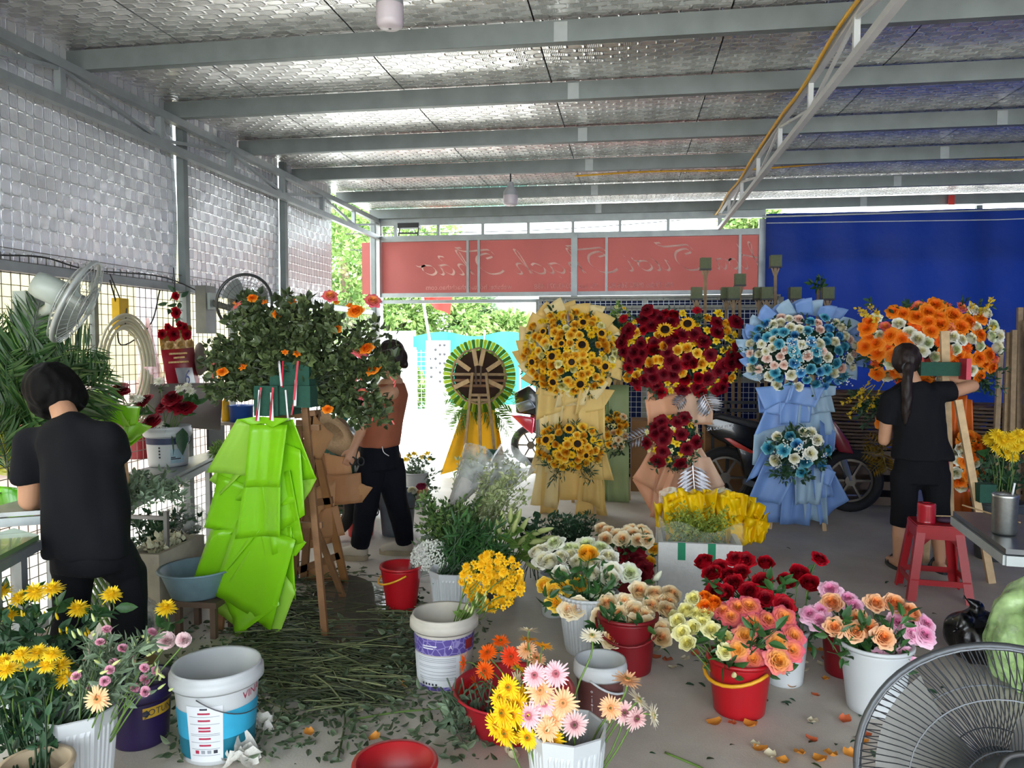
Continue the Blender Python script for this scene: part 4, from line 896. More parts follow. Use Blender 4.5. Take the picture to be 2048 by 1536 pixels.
roses('crimson', [(1256, 1104), (1269, 1114), (1281, 1123), (1286, 1138), (1272, 1104), (1281, 1150)], GARDEN, BK, BK.y - .15, .12, .11, 'big crimson bloom between the white roses and the foam box', 'crimson blooms')
roses('yellow', [(1300, 1121), (1308, 1095)], ROSES, BK, BK.y - .08, .05, .07, 'yellow bud against the white foam box', 'yellow buds by the box')
for nm, lab, B, x0, x1, y0, y1, Y, n in (('rose_foliage', 'dark rose leaves under the peach and pink roses', WV, 1630, 1850, 1230, 1320, WV.y, 26), ('rose_foliage', 'dark rose leaves under the mixed roses', MX, 1390, 1590, 1240, 1350, MX.y, 26), ('rose_foliage', 'dark rose leaves under the red roses', WH, 1420, 1640, 1150, 1290, WH.y, 24), ('rose_foliage', 'dark rose leaves under the cream roses', RD, 1190, 1340, 1210, 1300, RD.y, 24), ('rose_foliage', 'dark rose leaves among the white roses', WR, 1080, 1240, 1120, 1240, WR.y, 30), ('rose_foliage', 'dark rose leaves among the back ivory roses', BK, 1205, 1300, 1060, 1160, BK.y, 20)):
    fo = thing(nm, lab, 'foliage', B)
    foliage('leaves', GREEN, fo, [(spot(R_(x0, x1), R_(y0, y1), Y + R_(-.12, .12)), B + V(R_(-.05, .05), R_(-.05, .05), .18)) for i in range(n)], 7, .06, LEAF)
# ================================================================== LEFT AND CENTRE OF THE SHED
WOOD = mat('pale_pine', '#c2a57c', .65, 0, .15, 20, .15); WOOD_D = mat('brown_wood', '#7a5636', .6, 0, .18, 14, .15); WOOD_O = mat('weathered_stick', '#9a8262', .7, 0, .2, 20)
KRAFT = mat('kraft_paper', '#a87850', .7, 0, .08, 6, .2, 10, transl=.12); KRAFT2 = mat('kraft_paper_warm', '#b8885c', .7, 0, .08, 6, .2, 10, transl=.12)
def quad(A, B, C, D, fold=None, nu=10, nv=8, off=None):
    """a sheet through four corners (A-B lower edge, D-C upper edge) with a fold/bulge function along its normal"""
    A, B, C, D = map(Vector, (A, B, C, D)); n = (B - A).cross(D - A).normalized()
    return lambda u, v: A.lerp(B, u).lerp(D.lerp(C, u), v) + n * (fold(u, v) if fold else 0)
def sheet(parent, name, m, corners, fold=None, nu=10, nv=8, thick=.0015):
    o = MB().grid(quad(*corners, fold), nu, nv).obj(name, m, parent, True, world=True)
    md = o.modifiers.new('thickness', 'SOLIDIFY'); md.thickness = thick; md.offset = 0
    return o
LIME = mat('lime_tissue_paper', '#8cd31a', .32, 0, .08, 3, .08, 6, transl=.3, coat=.2); LIME2 = mat('light_lime_tissue_paper', '#a3d64a', .35, 0, .06, 3, .08, 6, transl=.3)
FOAM = mat('wet_floral_foam', '#1f4a3c', .9, 0, .1, 40, .2); FOAM_O = mat('olive_floral_foam', '#6b7256', .9, 0, .1, 40, .2)
RIB = mat('crimson_ribbon', '#b8203a', .45); RIBW = mat('white_ribbon', '#d9d4d8', .4)
YS = 3.72
st = thing('flower_stand', 'half finished flower stand with lime paper skirt, foam blocks and orange flowered foliage', 'flower stand', (PY(560, 1000, YS + .25).x, YS + .25, 0))
def p(x, y, d=0.): return PY(x, y, YS + d)
# timber frame of the stand
for a, c in (((610, 815), (650, 1245)), ((470, 850), (440, 1245)), ((545, 830), (600, 1260))):
    A, B = p(*a, .12), p(*c, .12); B.z = max(0.0, B.z)
    if c == (600, 1260): A = p(*a, .45); B = Vector((B.x, YS + .75, 0))
    else: B.z = 0
    MB().bar(A, B, .035, .022, (0, 1, 0)).obj('leg', WOOD_D, st, world=True)
for (a, c) in (((470, 860), (640, 855)), ((455, 1050), (645, 1050)), ((540, 832), (632, 826))): MB().bar(p(*a, .14), p(*c, .14), .02, .03).obj('rail', WOOD_D, st, world=True)
# foam blocks with ribbons
def foam(x0, y0, x1, y1, d, dep, nm='foam_block'):
    A, B = p(x0, y1, d), p(x1, y0, d); o = MB().box((A + B) / 2 + V(0, dep / 2, 0), (B.x - A.x, dep, B.z - A.z)).obj(nm, FOAM, st, world=True); return A, B
foam(540, 725, 618, 810, .02, .2); foam(508, 772, 555, 832, -.02, .12); foam(552, 772, 582, 830, 0, .12); foam(575, 772, 620, 815, -.01, .1)
for (a, c, w, m_) in (((558, 722), (563, 772), 4, RIBW), ((566, 722), (564, 775), 3, RIB), ((596, 722), (588, 800), 4, RIB), ((592, 760), (590, 812), 5, RIBW), ((522, 775), (512, 842), 4, RIB), ((519, 780), (516, 842), 5, RIBW), ((546, 775), (540, 840), 4, RIB), ((543, 785), (545, 842), 5, RIBW), ((571, 780), (576, 838), 3, RIBW), ((590, 795), (583, 830), 3, RIB)):
    MB().bar(p(*a, -.045 if a[1] > 770 and a[0] < 580 else -.025 if a[1] > 790 or a[0] > 580 else .01), p(*c, -.045), .0027 * w, .002, (0, 1, 0)).obj('ribbon', m_, st, world=True)
# skirt: overlapping sheets of lime paper, top ones over lower ones
def cyl(k, w=1): return lambda u, v: k * math.sin(PI * u) + .004 * math.sin(u * 9 * w + v * 2)
SK = [((478, 1180), (548, 1297), (592, 1180), (540, 1120), .06), ((440, 1190), (470, 1275), (560, 1210), (500, 1100), .05), ((376, 1188), (490, 1270), (560, 1150), (440, 1010), .10), ((545, 1180), (592, 1200), (582, 1055), (520, 1060), .05), ((425, 1188), (540, 1262), (592, 1080), (475, 1040), .04),
      ((376, 1182), (455, 1140), (520, 1060), (430, 1060), .05), ((470, 1110), (592, 1112), (612, 1085), (500, 1020), .05), ((545, 1110), (607, 1085), (580, 940), (520, 960), .02), ((408, 1055), (474, 1075), (560, 1000), (440, 950), .06), ((470, 1078), (560, 1074), (560, 960), (490, 960), .0),
      ((428, 990), (560, 1010), (590, 930), (445, 900), .06), ((470, 1000), (540, 1020), (600, 1000), (545, 900), .03), ((545, 1070), (610, 1030), (600, 900), (545, 880), .01), ((590, 1025), (633, 957), (600, 900), (560, 905), .03),
      ((412, 945), (492, 952), (530, 845), (475, 838), .02), ((418, 960), (440, 990), (500, 930), (470, 900), .06), ((488, 975), (558, 975), (575, 850), (500, 850), -.02), ((555, 970), (633, 957), (585, 838), (545, 850), .01), ((500, 850), (545, 855), (580, 838), (475, 838), -.03)]
for i, (a, b_, c, d, dep) in enumerate(SK):
    sheet(st, 'paper_sheet', LIME2 if i in (2, 13, 15, 14, 0) else LIME, [p(*a, dep), p(*b_, dep - .015), p(*c, dep - .03), p(*d, dep - .01)], cyl(-.03 if i % 2 else -.018, 1 + i % 3))
# foliage mass with orange flowers
cen = p(600, 700, .15); cs = []
for i in range(190):
    x = R_(405, 800); top = 600 + 30 * math.sin(x * .02) + (60 if x < 450 or x > 760 else 0); y = R_(top, 800 if x < 540 else 850 if x > 680 else 740)
    cs.append((p(x, y, R_(-.05, .4)), p(590 + R_(-30, 40), 770 + R_(-20, 20), .12)))
BUSH = mat('bushy_olive_leaf', '#4d5f36', .5, 0, .25, 8, transl=.2, tramp=[(0, '#26331c'), (.5, '#3f4f2c'), (1, '#6b7b4c')])
foliage('leaf_sprays', BUSH, st, cs, 46, .04, LEAF_R)
for i, (x, y) in enumerate(((475, 612), (505, 598), (530, 605), (585, 605), (660, 595), (672, 605), (700, 612), (712, 625), (745, 605), (487, 735), (445, 745), (672, 660), (718, 705), (735, 700), (595, 708), (570, 705), (725, 790), (748, 740), (655, 820), (555, 630))):
    s0 = Vector(st.location)
    h_ = p(x, y, -.03 + R_(0, .12)); put(random.choice(LILY + GARDEN), 'orange_flower', st, TRS(h_ - s0, face_dir(V(R_(-.5, .5), -.6, .6), R_(0, 6)), R_(.05, .085)), P['orange'] if i % 4 else P['coral'])
for i in range(12): put(BUD, 'rose_hip', st, TRS(p(R_(680, 790), R_(760, 860), .1) - Vector(st.location), face_dir(V(R_(-.5, .5), -.3, .5)), .03), P['coral'])
# kraft paper on the ladder-like frame behind the skirt
kf = thing('kraft_easel', 'brown wooden easel frame hung with kraft paper beside the lime skirt', 'easel', (PY(645, 1180, 4.75).x, 4.75, 0))
def k(x, y, d=0.): return PY(x, y, 4.75 + d)
for a, c in (((618, 826), (690, 1165)), ((632, 828), (608, 1175)), ((600, 840), (590, 1235))): MB().bar(k(*a), Vector((k(*c).x, 4.75, 0.0)) if c[1] > 1160 else k(*c), .045, .03, (0, 1, 0)).obj('leg', WOOD_D if a[0] != 618 else mat('polished_brown_wood', '#8e6238', .4, 0, .12, 10), kf, world=True)
for a, c in (((600, 1010), (665, 1000)), ((598, 1140), (680, 1110)), ((598, 1165), (690, 1165)), ((590, 830), (640, 826))): MB().bar(k(*a), k(*c), .03, .045).obj('rung', WOOD_D, kf, world=True)
for i, (q, d, f) in enumerate(((((600, 1100), (665, 1085), (672, 960), (602, 985), ), .03, .03), (((602, 1010), (650, 990), (640, 860), (604, 880)), .05, .02), (((605, 1172), (680, 1168), (668, 1120), (605, 1140)), .04, .015), (((612, 1080), (690, 1070), (676, 1010), (640, 1020)), .01, .03), (((618, 905), (640, 920), (668, 870), (628, 828)), -.03, .02))):
    sheet(kf, 'kraft_sheet', KRAFT if i % 2 else KRAFT2, [k(x, y, d) for x, y in q], cyl(f, 2))
# kraft bag held by the worker (see the people section)
kb = thing('kraft_wrapper', 'open kraft paper wrapper held low by the tank-top worker', 'paper', PY(690, 1000, 5.05))
def kk(x, y, d=0.): return PY(x, y, 5.05 + d)
for i, (q, d, f) in enumerate(((((655, 950), (706, 960), (700, 915), (648, 905)), 0., .03), (((655, 1005), (725, 1005), (722, 945), (650, 950)), -.05, .05), (((668, 1010), (725, 1003), (746, 975), (715, 960)), -.03, .03), (((645, 1000), (665, 1012), (660, 905), (640, 912)), .03, .02))):
    sheet(kb, 'kraft_sheet', KRAFT if i % 2 else KRAFT2, [kk(x, y, d) for x, y in q], cyl(f, 2))

# ---------------------------------------------------------------- work tables on the left
SSM = mat('scuffed_stainless_steel', '#8f9190', .38, .7, .12, 8, .05); BRN = mat('brown_table_apron', '#5c4a3c', .6, 0, .15, 8)
def table(label, corners, z, legs, m, apron=.04, lip=True):
    """corners: plan corners in metres, counter-clockwise"""
    c = sum((Vector((x, y, 0)) for x, y in corners), Vector()) / 4
    t = thing('work_table', label, 'table', c); n = len(corners)
    vs_ = [(x, y, z) for x, y in corners] + [(x, y, z - .02) for x, y in corners]
    MB().add(vs_, [(0, 1, 2, 3), (7, 6, 5, 4)] + [(i, i + 4, (i + 1) % 4 + 4, (i + 1) % 4) for i in range(4)]).obj('tabletop', m, t, world=True)
    for i in range(4):
        A, B = Vector((*corners[i], z - .045)), Vector((*corners[(i + 1) % 4], z - .045)); MB().bar(A, B, .02, apron).obj('apron', STEEL if lip else BRN, t, world=True)
    for x, y in legs: MB().bar((x, y, 0), (x, y, z - .03), .035, .035).obj('leg', STEEL, t, world=True)
    return t
ZTB = .78
ca, cb_ = G(255, 1003, ZTB), G(437, 908, ZTB)
table('steel topped work table with pails and cut greens along the mesh wall', [(-2.98, ca.y - .4), (ca.x, ca.y - .1), (cb_.x, cb_.y), (-2.98, cb_.y + .5)], ZTB, [(-2.85, ca.y), (ca.x - .05, ca.y), (cb_.x - .05, cb_.y - .05), (-2.85, cb_.y + .3)], SSM)
ta = G(40, 1110, .72); tb = G(78, 1070, .72)
table('low clear-topped table with steel edge and lime paper at the left edge', [(-2.75, ta.y - .25), (ta.x - .05, ta.y - .1), (tb.x, tb.y), (-2.75, tb.y + .1)], .72, [(-2.7, ta.y), (ta.x - .12, ta.y), (tb.x - .05, tb.y - .05), (-2.65, tb.y)], mat('glossy_green_tabletop', '#6d8a5a', .15, 0, .2, 4, coat=.5))
def on_table(x, y, z=ZTB): return G(x, y, z)
# pails on the table
L0 = on_table(337, 930); t = pail('paint_pail', 'white paint pail with a navy band on the work table', L0, .135, .118, .25, PLW, .011, .005, 'paint'); a = to_cam(L0); A5 = (.135, .118, .25); TP = L0
band(t, 'navy_print', mat('navy_print', '#1f2c50', .5), *A5, a - 2, a + 2, .145, .185, n=30); band(t, 'picture_print', mat('brown_photo_print', '#6b5238', .5, 0, .4, 60), *A5, a + .35, a + .85, .147, .183, .003); band(t, 'pale_blue_panel', mat('pale_blue_print', '#9db8c4', .5, 0, .15, 40), *A5, a + .1, a + .85, .025, .115, .002)
for z, w in ((.06, .22), (.05, .5)): band(t, 'print_line', INK, *A5, a + .12, a + .12 + w, z, z + .007, .0035)
for z in (.12, .10, .08, .06): band(t, 'mark', INK, *A5, a - .45, a - .36, z, z + .012, .003)
MB().tube([(.148 * math.cos(a + .9 + .25 * math.sin(i)), .148 * math.sin(a + .9 + .25 * math.sin(i)), .2 - .02 * i) for i in range(4)], .0022, 5).obj('handle', WIREM, t)
L0 = on_table(285, 915); pail('flower_bucket', 'red bucket behind the navy-banded pail on the table', L0, .12, .10, .25, PLRD, .006); RT = L0
for x, y in ((240, 785), (330, 815), (352, 812), (305, 845), (368, 818), (292, 805), (345, 800)):
    h_ = spot(x, y, TP.y - .12 - (.2 if x < 300 else 0) + R_(-.05, .08)); flower('cockscomb', 'large velvety crimson bloom on the work table', 'flower', 'crimson blooms on the table', GARDEN, 'crimson', (RT if x < 300 else TP) + V(0, 0, .08), h_, V(R_(-.3, .3), -.6, .7), .115, 1, .12, lm=GREEN)
for x, y in ((268, 798), (360, 780), (382, 785), (318, 765), (280, 800), (375, 775), (318, 850), (300, 838), (228, 765)):
    h_ = spot(x, y, TP.y - .1 - (.2 if x < 300 else 0) + R_(-.05, .05)); flower('white_chrysanthemum', 'white chrysanthemum in the pails on the work table', 'flower', 'white table chrysanthemums', MUMS, 'mumw', (RT if x < 300 else TP) + V(0, 0, .08), h_, V(R_(-.3, .3), -.5, .7), .075, 2, .1, lm=GREEN)
for i, (x, y, r) in enumerate(((335, 845, .5), (365, 840, -.3))): 
    h_ = spot(x, y, TP.y - .1) - V(0, 0, .05); o = put(LF, 'broad_leaf', None, TRS(h_, face_dir(V(-.3 + .5 * i, -.2, 1)) @ Matrix.Rotation(-PI / 2, 3, 'X'), .17), GREEN_D); tag(o, ('drooping', 'upright')[i] + ' broad dark leaf at the rim of the navy-banded pail', 'leaf')
# lime paper collar in front of the bending worker, lime sheets at the edge
lc = thing('paper_collar', 'ruff of lime green paper in front of the bending worker', 'paper', G(200, 960, ZTB))
YC = 3.75
for i, (a_, b_, c_, d_) in enumerate((((170, 800), (215, 800), (205, 770), (168, 778)), ((165, 830), (220, 845), (238, 790), (180, 788)), ((200, 840), (262, 855), (236, 812), (185, 800)), ((215, 850), (275, 850), (280, 812), (225, 806)), ((225, 870), (262, 885), (304, 852), (262, 838)), ((228, 885), (262, 892), (285, 872), (240, 850)), ((215, 870), (250, 890), (258, 850), (218, 835)), ((120, 800), (170, 800), (172, 776), (150, 780)))):
    sheet(lc, 'paper_sheet', LIME if i % 2 else LIME2, [PY(*a_, YC - .01 * i), PY(*b_, YC - .01 * i), PY(*c_, YC + .05 - .01 * i), PY(*d_, YC + .05 - .01 * i)], cyl(-.025))
sheet(lc, 'paper_sheet', LIME, [PY(66, 850, YC), PY(100, 850, YC), PY(96, 828, YC), PY(68, 822, YC)], cyl(.02))
lp = thing('paper_roll', 'shiny lime paper sheets lying on the low table at the left edge', 'paper', PY(30, 1042, 3.38))
sheet(lp, 'paper_sheet', mat('shiny_lime_film', '#5fbf12', .25, 0, .06, 3, transl=.2, coat=.4), [PY(-60, 1035, 3.4), PY(86, 1024, 3.4), PY(86, 985, 3.5), PY(-60, 978, 3.5)], cyl(.05)); sheet(lp, 'paper_sheet', LIME, [PY(-60, 1042, 3.36), PY(80, 1032, 3.36), PY(84, 1010, 3.38), PY(-60, 1008, 3.38)], cyl(.02))
# areca palm fronds leaning at the left edge
PALM = mat('palm_frond_green', '#2f5424', .45, 0, .3, 6, transl=.15, tramp=[(0, '#1a3518'), (.6, '#305526'), (1, '#66803a')]); PALMY = mat('yellowing_palm', '#a8a83a', .5, 0, .2, 6, transl=.25)
def frond(parent, root, tip, sag, L, m, n=26, name='frond', w=.035, side=None):
    root, tip = Vector(root), Vector(tip); d = tip - root; mid = root.lerp(tip, .5) + Vector((0, 0, sag)); path = catmull([root, mid, tip], 14); b = MB(); b.tube(path, [.006 - .005 * i / len(path) for i in range(len(path))], 5, False)
    side = Vector(side) if side else d.cross(Vector((0, 1, 0))).normalized(); pos = []; dirs = []; sz = []
    for i in range(n):
        f = .12 + .88 * i / n; q = path[int(f * (len(path) - 1))]; tg = (path[min(len(path) - 1, int(f * (len(path) - 1)) + 1)] - path[max(0, int(f * (len(path) - 1)) - 1)]).normalized()
        for s_ in (-1, 1): pos.append(q); dirs.append(tg * .8 + side * s_ * .9 + Vector((R_(-.1, .1), R_(-.15, .15), R_(-.15, .05)))); sz.append(L * (math.sin(PI * (.15 + .8 * f)) * .8 + .2))
    T = leaf_template(.09, 3, .3, .15)
    b.scatter(T[0], T[1], leaf_mats(np.array([tuple(q) for q in pos]), np.array([tuple(q) for q in dirs]), np.array(sz)), 0, T[2], RNG.uniform(-.3, .4, len(pos)))
    return b.obj(name, m, parent, False, world=True)
pf = thing('palm_frond_bundle', 'bundle of feathery areca palm fronds standing at the left edge', 'palm fronds', (-2.5, 3.5, 0))
for r, tp_, sg_, L, m_ in (((20, 900), (80, 605), .05, .28, PALM), ((40, 900), (190, 690), .10, .3, PALM), ((30, 910), (225, 770), .1, .3, PALM), ((0, 900), (-20, 640), 0, .3, PALM), ((10, 910), (55, 680), .05, .28, PALM), ((60, 900), (130, 690), .05, .3, PALM), ((-10, 900), (20, 700), .05, .3, PALM), ((20, 960), (-20, 830), .05, .25, PALM), ((50, 940), (215, 740), .06, .28, PALM), ((20, 930), (60, 830), .1, .3, PALM), ((30, 960), (-10, 905), .03, .2, PALMY)):
    frond(pf, PY(r[0], r[1], 3.5), PY(tp_[0], tp_[1], 3.45 + R_(-.05, .05)), sg_, L, m_, 38)
for i in range(6): MB().tube([PY(5 + 9 * i, 900, 3.5), (-2.55 + .04 * i, 3.5, 0)], .008, 6).obj('stalk', STEM, pf, world=True)
# piles of cut greens on and under the table
gp = thing('cut_greens_heap', 'heap of cut leafy stems lying across the front of the work table', 'greens', on_table(300, 965))
foliage('stems_and_leaves', GREY_G, gp, [(on_table(R_(255, 375), R_(945, 1010), ZTB + R_(.0, .07)), on_table(R_(250, 300), R_(960, 1000), ZTB + .03)) for i in range(50)], 14, .04, LEAF)
gp = thing('cut_greens_heap', 'bundle of long pale stems and small white blossom behind the navy-banded pail', 'greens', on_table(410, 900))
foliage('stems_and_leaves', GREEN_L, gp, [(on_table(R_(425, 475), R_(888, 912), ZTB + R_(.02, .1)), on_table(R_(425, 440), R_(895, 910), ZTB + .06)) for i in range(40)], 16, .04, LEAF_N)
gp = thing('cut_greens_heap', 'tangled greens on the rack below the work table', 'greens', PY(310, 1090, 4.3))
foliage('stems_and_leaves', GREEN_D, gp, [(PY(R_(262, 400), R_(1020, 1110), 4.3 + R_(-.15, .15)), PY(R_(270, 340), 1085, 4.3)) for i in range(45)], 14, .05, LEAF)
rk = thing('steel_rack', 'thin steel rack post standing under the table front', 'rack', G(335, 1250))
A = G(337, 1240); MB().bar(A, A + V(0, 0, .62), .022, .022).obj('upright', SSM, rk, world=True); MB().bar(A + V(0, 0, .58), A + V(-.4, .02, .58), .02, .02).obj('arm', SSM, rk, world=True); MB().bar(A + V(-.4, .02, .58), Vector((A.x - .4, A.y + .02, 0)), .02, .02).obj('upright', SSM, rk, world=True)
STY = mat('expanded_foam_white', '#d3cfc4', .8, 0, .06, 30, .25, 90); 
def foam_box(label, A, B, dep, h, th=.025, m=STY, rz=0.):
    c = (Vector(A) + Vector(B)) / 2; w = (Vector(B) - Vector(A)).length; t = thing('foam_box', label, 'box', (c.x, c.y, 0), rz)
    MB().box((0, dep / 2, .012), (w, dep, .024)).obj('bottom', m, t)
    for x in (-w / 2 + th / 2, w / 2 - th / 2): MB().box((x, dep / 2, h / 2 + .012), (th, dep, h - .024)).obj('side', m, t)
    for y in (th / 2, dep - th / 2): MB().box((0, y, h / 2 + .012), (w - 2 * th, th, h - .024)).obj('side', m, t)
    return t
A, B = G(245, 1262), G(326, 1259); foam_box('grubby foam box under the work table full of blossom', A, B, .45, .42, m=mat('grubby_foam', '#a8a290', .85, 0, .12, 12, .2))
fo = thing('loose_blossom', 'pale and yellow blossom filling the grubby foam box', 'blossom', (A + B) / 2 + V(0, .2, .3)); foliage('petals', mat('pale_blossom', '#cfcfb0', .6, transl=.2), fo, [(A.lerp(B, R_(.1, .9)) + V(0, R_(.05, .4), .42 + R_(0, .04)), A.lerp(B, .5) + V(0, .2, .3)) for i in range(24)], 8, .035, LEAF_R, stems=False)
# grey blue basin on a little brown stool
BS = G(412, 1262); t = thing('basin', 'blue grey plastic basin beside the lime skirt', 'basin', BS + V(-.04, 0, .20)); BGM = mat('blue_grey_plastic', '#6f8a94', .4)
MB().lathe([(.03, 0), (.125, 0), (.14, .01), (.19, .14), (.2, .15), (.208, .145), (.2, .155), (.185, .15), (.135, .014), (.001, .012)], 40, cap=True).obj('body', BGM, t, True)
t = thing('low_stool', 'small dark stool carrying the blue grey basin', 'stool', BS); MB().box((0, 0, .184), (.26, .24, .03)).obj('seat', BRN, t)
for x in (-.1, .1):
    for y in (-.09, .09): MB().box((x, y, .085), (.03, .03, .17)).obj('leg', BRN, t)
pb = thing('plastic_bag', 'crumpled clear bag of stems under the work table', 'bag', PY(372, 1085, 4.35)); CLR = clear_film('cloudy_clear_plastic', '#b9bdb8', .4)
MB().sphere(PY(372, 1040, 4.35), .13, 16, 10, sc=(1.1, .8, .8)).obj('film', CLR, pb, True, world=True); foliage('stems', GREEN_D, pb, [(PY(R_(345, 400), R_(1030, 1080), 4.3), PY(372, 1070, 4.35)) for i in range(18)], 8, .04, LEAF)
pb = thing('plastic_bag', 'small clear bag holding green scraps on the floor by the dark trousers', 'bag', G(290, 1290)); MB().sphere(G(290, 1285) + V(0, 0, .12), .1, 14, 8, sc=(.8, .8, 1.2)).obj('film', CLR, pb, True, world=True); MB().sphere(G(285, 1285) + V(0, 0, .09), .06, 10, 6).obj('contents', GREEN_D, pb, True, world=True)
# things on the back of the table
bo = thing('cardboard_sheet', 'large grey board leaning against the mesh wall behind the table', 'board', (-2.95, 5.4, ZTB)); GB = mat('grey_board', '#9c9288', .8, 0, .05, 3)
sheet(bo, 'board', GB, [PX(290, 850, -2.95), PX(440, 860, -2.9), PX(446, 765, -2.98), PX(300, 768, -3.0)], None, 2, 2, .008)
for nm, lab, px, py, w, h, m_ in (('spray_bottle', 'yellow plastic bottle at the back of the work table', 452, 842, .06, .2, mat('yellow_plastic', '#d9a81c', .4)), ('tub', 'blue tub with a clear bag behind the table', 483, 848, .16, .13, mat('blue_plastic', '#1f4fa0', .4)), ('bottle', 'small clear bottle in front of the blue tub', 478, 850, .05, .13, mat('clear_bottle', '#b8b0c4', .2))):
    c = PY(px, py, 5.3); t = thing(nm, lab, 'bottle' if 'bottle' in nm else 'tub', (c.x, c.y, c.z))
    if nm == 'tub': pail_ = MB().lathe([(.06, 0), (w * .5, 0), (w * .55, h), (w * .6, h + .01), (w * .52, h), (.01, .01)], 24).obj('body', m_, t, True)
    else:
        MB().lathe([(.001, 0), (w * .5, 0), (w * .52, h * .55), (w * .45, h * .7), (w * .2, h * .82), (w * .2, h)], 20).obj('body', m_, t, True); MB().lathe([(w * .24, h * .95), (w * .24, h * 1.1), (.001, h * 1.12)], 14).obj('cap', PLW, t, True)
c = PY(452, 842, 5.3); sh = thing('small_shelf', 'small grey shelf unit under the yellow bottle', 'shelf', (c.x + .05, 5.33, ZTB)); hz = c.z - ZTB
MB().box((0, 0, hz - .012), (.34, .25, .02)).obj('shelf_board', GB, sh)
for x in (-.15, .15): MB().box((x, 0, (hz - .02) / 2), (.02, .22, hz - .02)).obj('side', DK, sh)

# ---------------------------------------------------------------- hung on the mesh wall
FANW = mat('fan_body_grey_green', '#a7b0a8', .4, 0, .05, 5); FANB = mat('fan_blade', '#8f948c', .35)
def guard(b, R, dep, rings=9, spokes=60, z0=0., wr=.0014, dome=.7):
    """wire cage facing +Z"""
    for k in range(1, rings + 1):
        r = R * k / rings; z = z0 + dep * (1 - (r / R) ** 2 * dome); b.tube([(r * math.cos(2 * PI * i / 40), r * math.sin(2 * PI * i / 40), z) for i in range(41)], wr, 4, False)
    for s_ in range(spokes):
        a = 2 * PI * s_ / spokes; b.tube([(r * R * math.cos(a + .25 * (1 - r)), r * R * math.sin(a + .25 * (1 - r)), z0 + dep * (1 - r * r * dome)) for r in (.18, .45, .75, 1)], wr * .8, 3, False)
    return b
def fan_head(t, M, R, m_cage, m_body, m_blade, nbl=3, dep=.07, motor=(.07, .13), spokes=60, rings=3, ring_r=.008):
    """local +Z is where the fan blows"""
    def pt(b, nm, m, sm=True):
        o = b.obj(nm, m, t, sm); o.matrix_basis = M; return o
    pt(MB().tube([(R * math.cos(2 * PI * i / 64), R * math.sin(2 * PI * i / 64), 0) for i in range(65)], ring_r, 8, False), 'rim', m_cage)
    pt(guard(MB(), R, dep, rings, spokes), 'front_guard', m_cage, False)['kind'] = 'stuff'; pt(guard(MB(), R, -dep, rings, spokes), 'rear_guard', m_cage, False)['kind'] = 'stuff'
    pt(MB().lathe([(.001, dep * 1.1), (R * .16, dep * 1.1), (R * .2, dep * .9)], 24), 'badge', m_body)
    for i in range(nbl):
        a0 = 2 * PI * i / nbl
        def fn(u, v, a0=a0):
            r = R * (.16 + .72 * v); a = a0 + (u - .5) * (1.35 - .25 * v) + .35 * v; return Vector((r * math.cos(a), r * math.sin(a), (u - .5) * .07 * (1.1 - .4 * v)))
        pt(MB().grid(fn, 8, 8), 'blade', m_blade)
    pt(MB().lathe([(R * .2, .03), (R * .2, -.03)], 20).lathe([(.001, .03), (R * .2, .03)], 20), 'hub', m_blade)
    r, l = motor; pt(MB().lathe([(r * .75, -dep * .7), (r, -dep * .9), (r, -dep - l * .7), (r * .85, -dep - l * .95), (r * .4, -dep - l), (.001, -dep - l)], 28), 'motor_housing', m_body)
def wall_fan(label, hub, d, base_off, R, cage, body):
    t = thing('wall_fan', label, 'fan', hub); d = Vector(d).normalized(); M = face_dir(d).to_4x4()
    fan_head(t, M, R, cage, body, FANB, motor=(.065, .13), spokes=40, rings=4, ring_r=.011)
    b0 = Vector(base_off); q = -d * .12
    MB().tube([q, q + V(0, 0, -.08), b0 + V(.05, 0, .05)], .025, 8).obj('neck', body, t, True)
    MB().box(b0, (.08, .14, .34)).obj('wall_base', body, t); MB().box(b0 + V(.045, 0, .06), (.03, .1, .12)).obj('switch_plate', FANW, t)
wall_fan('grey wall fan with its wire cage tilted downwards near the palm fronds', PX(152, 603, -2.62), V(.75, .35, -.42), PX(62, 650, -3.02) - PX(152, 603, -2.62), .21, mat('grey_cage', '#a9aeab', .4, .2), FANW)
wall_fan('second wall fan half hidden behind the orange flowered foliage', PX(490, 605, -2.7), V(.7, -.6, -.2), V(-.30, .0, -.05), .2, mat('dark_cage', '#4c4f4c', .4, .3), mat('fan_body_dark', '#6f7068', .4))
HX = XL + .06
def hung(nm, lab, cat, px, py): return thing(nm, lab, cat, PX(px, py, HX))
t = hung('hanging_box', 'small yellow box hanging by a cord on the wire mesh', 'box', 241, 645); c = PX(241, 628, HX); MB().box(c, (.05, .09, .19)).obj('body', mat('yellow_card', '#d9ac1a', .5), t, world=True); MB().tube(catmull([c + V(0, 0, .09), PX(235, 585, HX), PX(220, 548, HX)], 5), .004, 5).obj('cord', DK, t, True, world=True)
MB().tube(catmull([c + V(.0, .05, 0), PX(262, 640, HX), PX(270, 670, HX), PX(258, 665, HX), PX(252, 630, HX)], 6), .005, 5).obj('cable_loop', mat('cream_cable', '#c9bf8e', .5), t, True, world=True)
t = hung('hose_coil', 'thick coil of cream plastic tubing hung on the wire mesh', 'hose', 240, 675); HOSE = mat('cream_tubing', '#d6d0b4', .35, 0, .08, 6, transl=.15); c = PX(240, 735, HX)
for i in range(9):
    ry, rz = .17 + .012 * i, .235 + .011 * i; MB().tube([c + V(.03 + .012 * (i % 3), ry * math.cos(2 * PI * j / 48), rz * math.sin(2 * PI * j / 48) - .02 * i * (math.sin(2 * PI * j / 48) < 0) * .5) for j in range(49)], .0075, 7, False).obj('loop', HOSE, t, True, world=True)
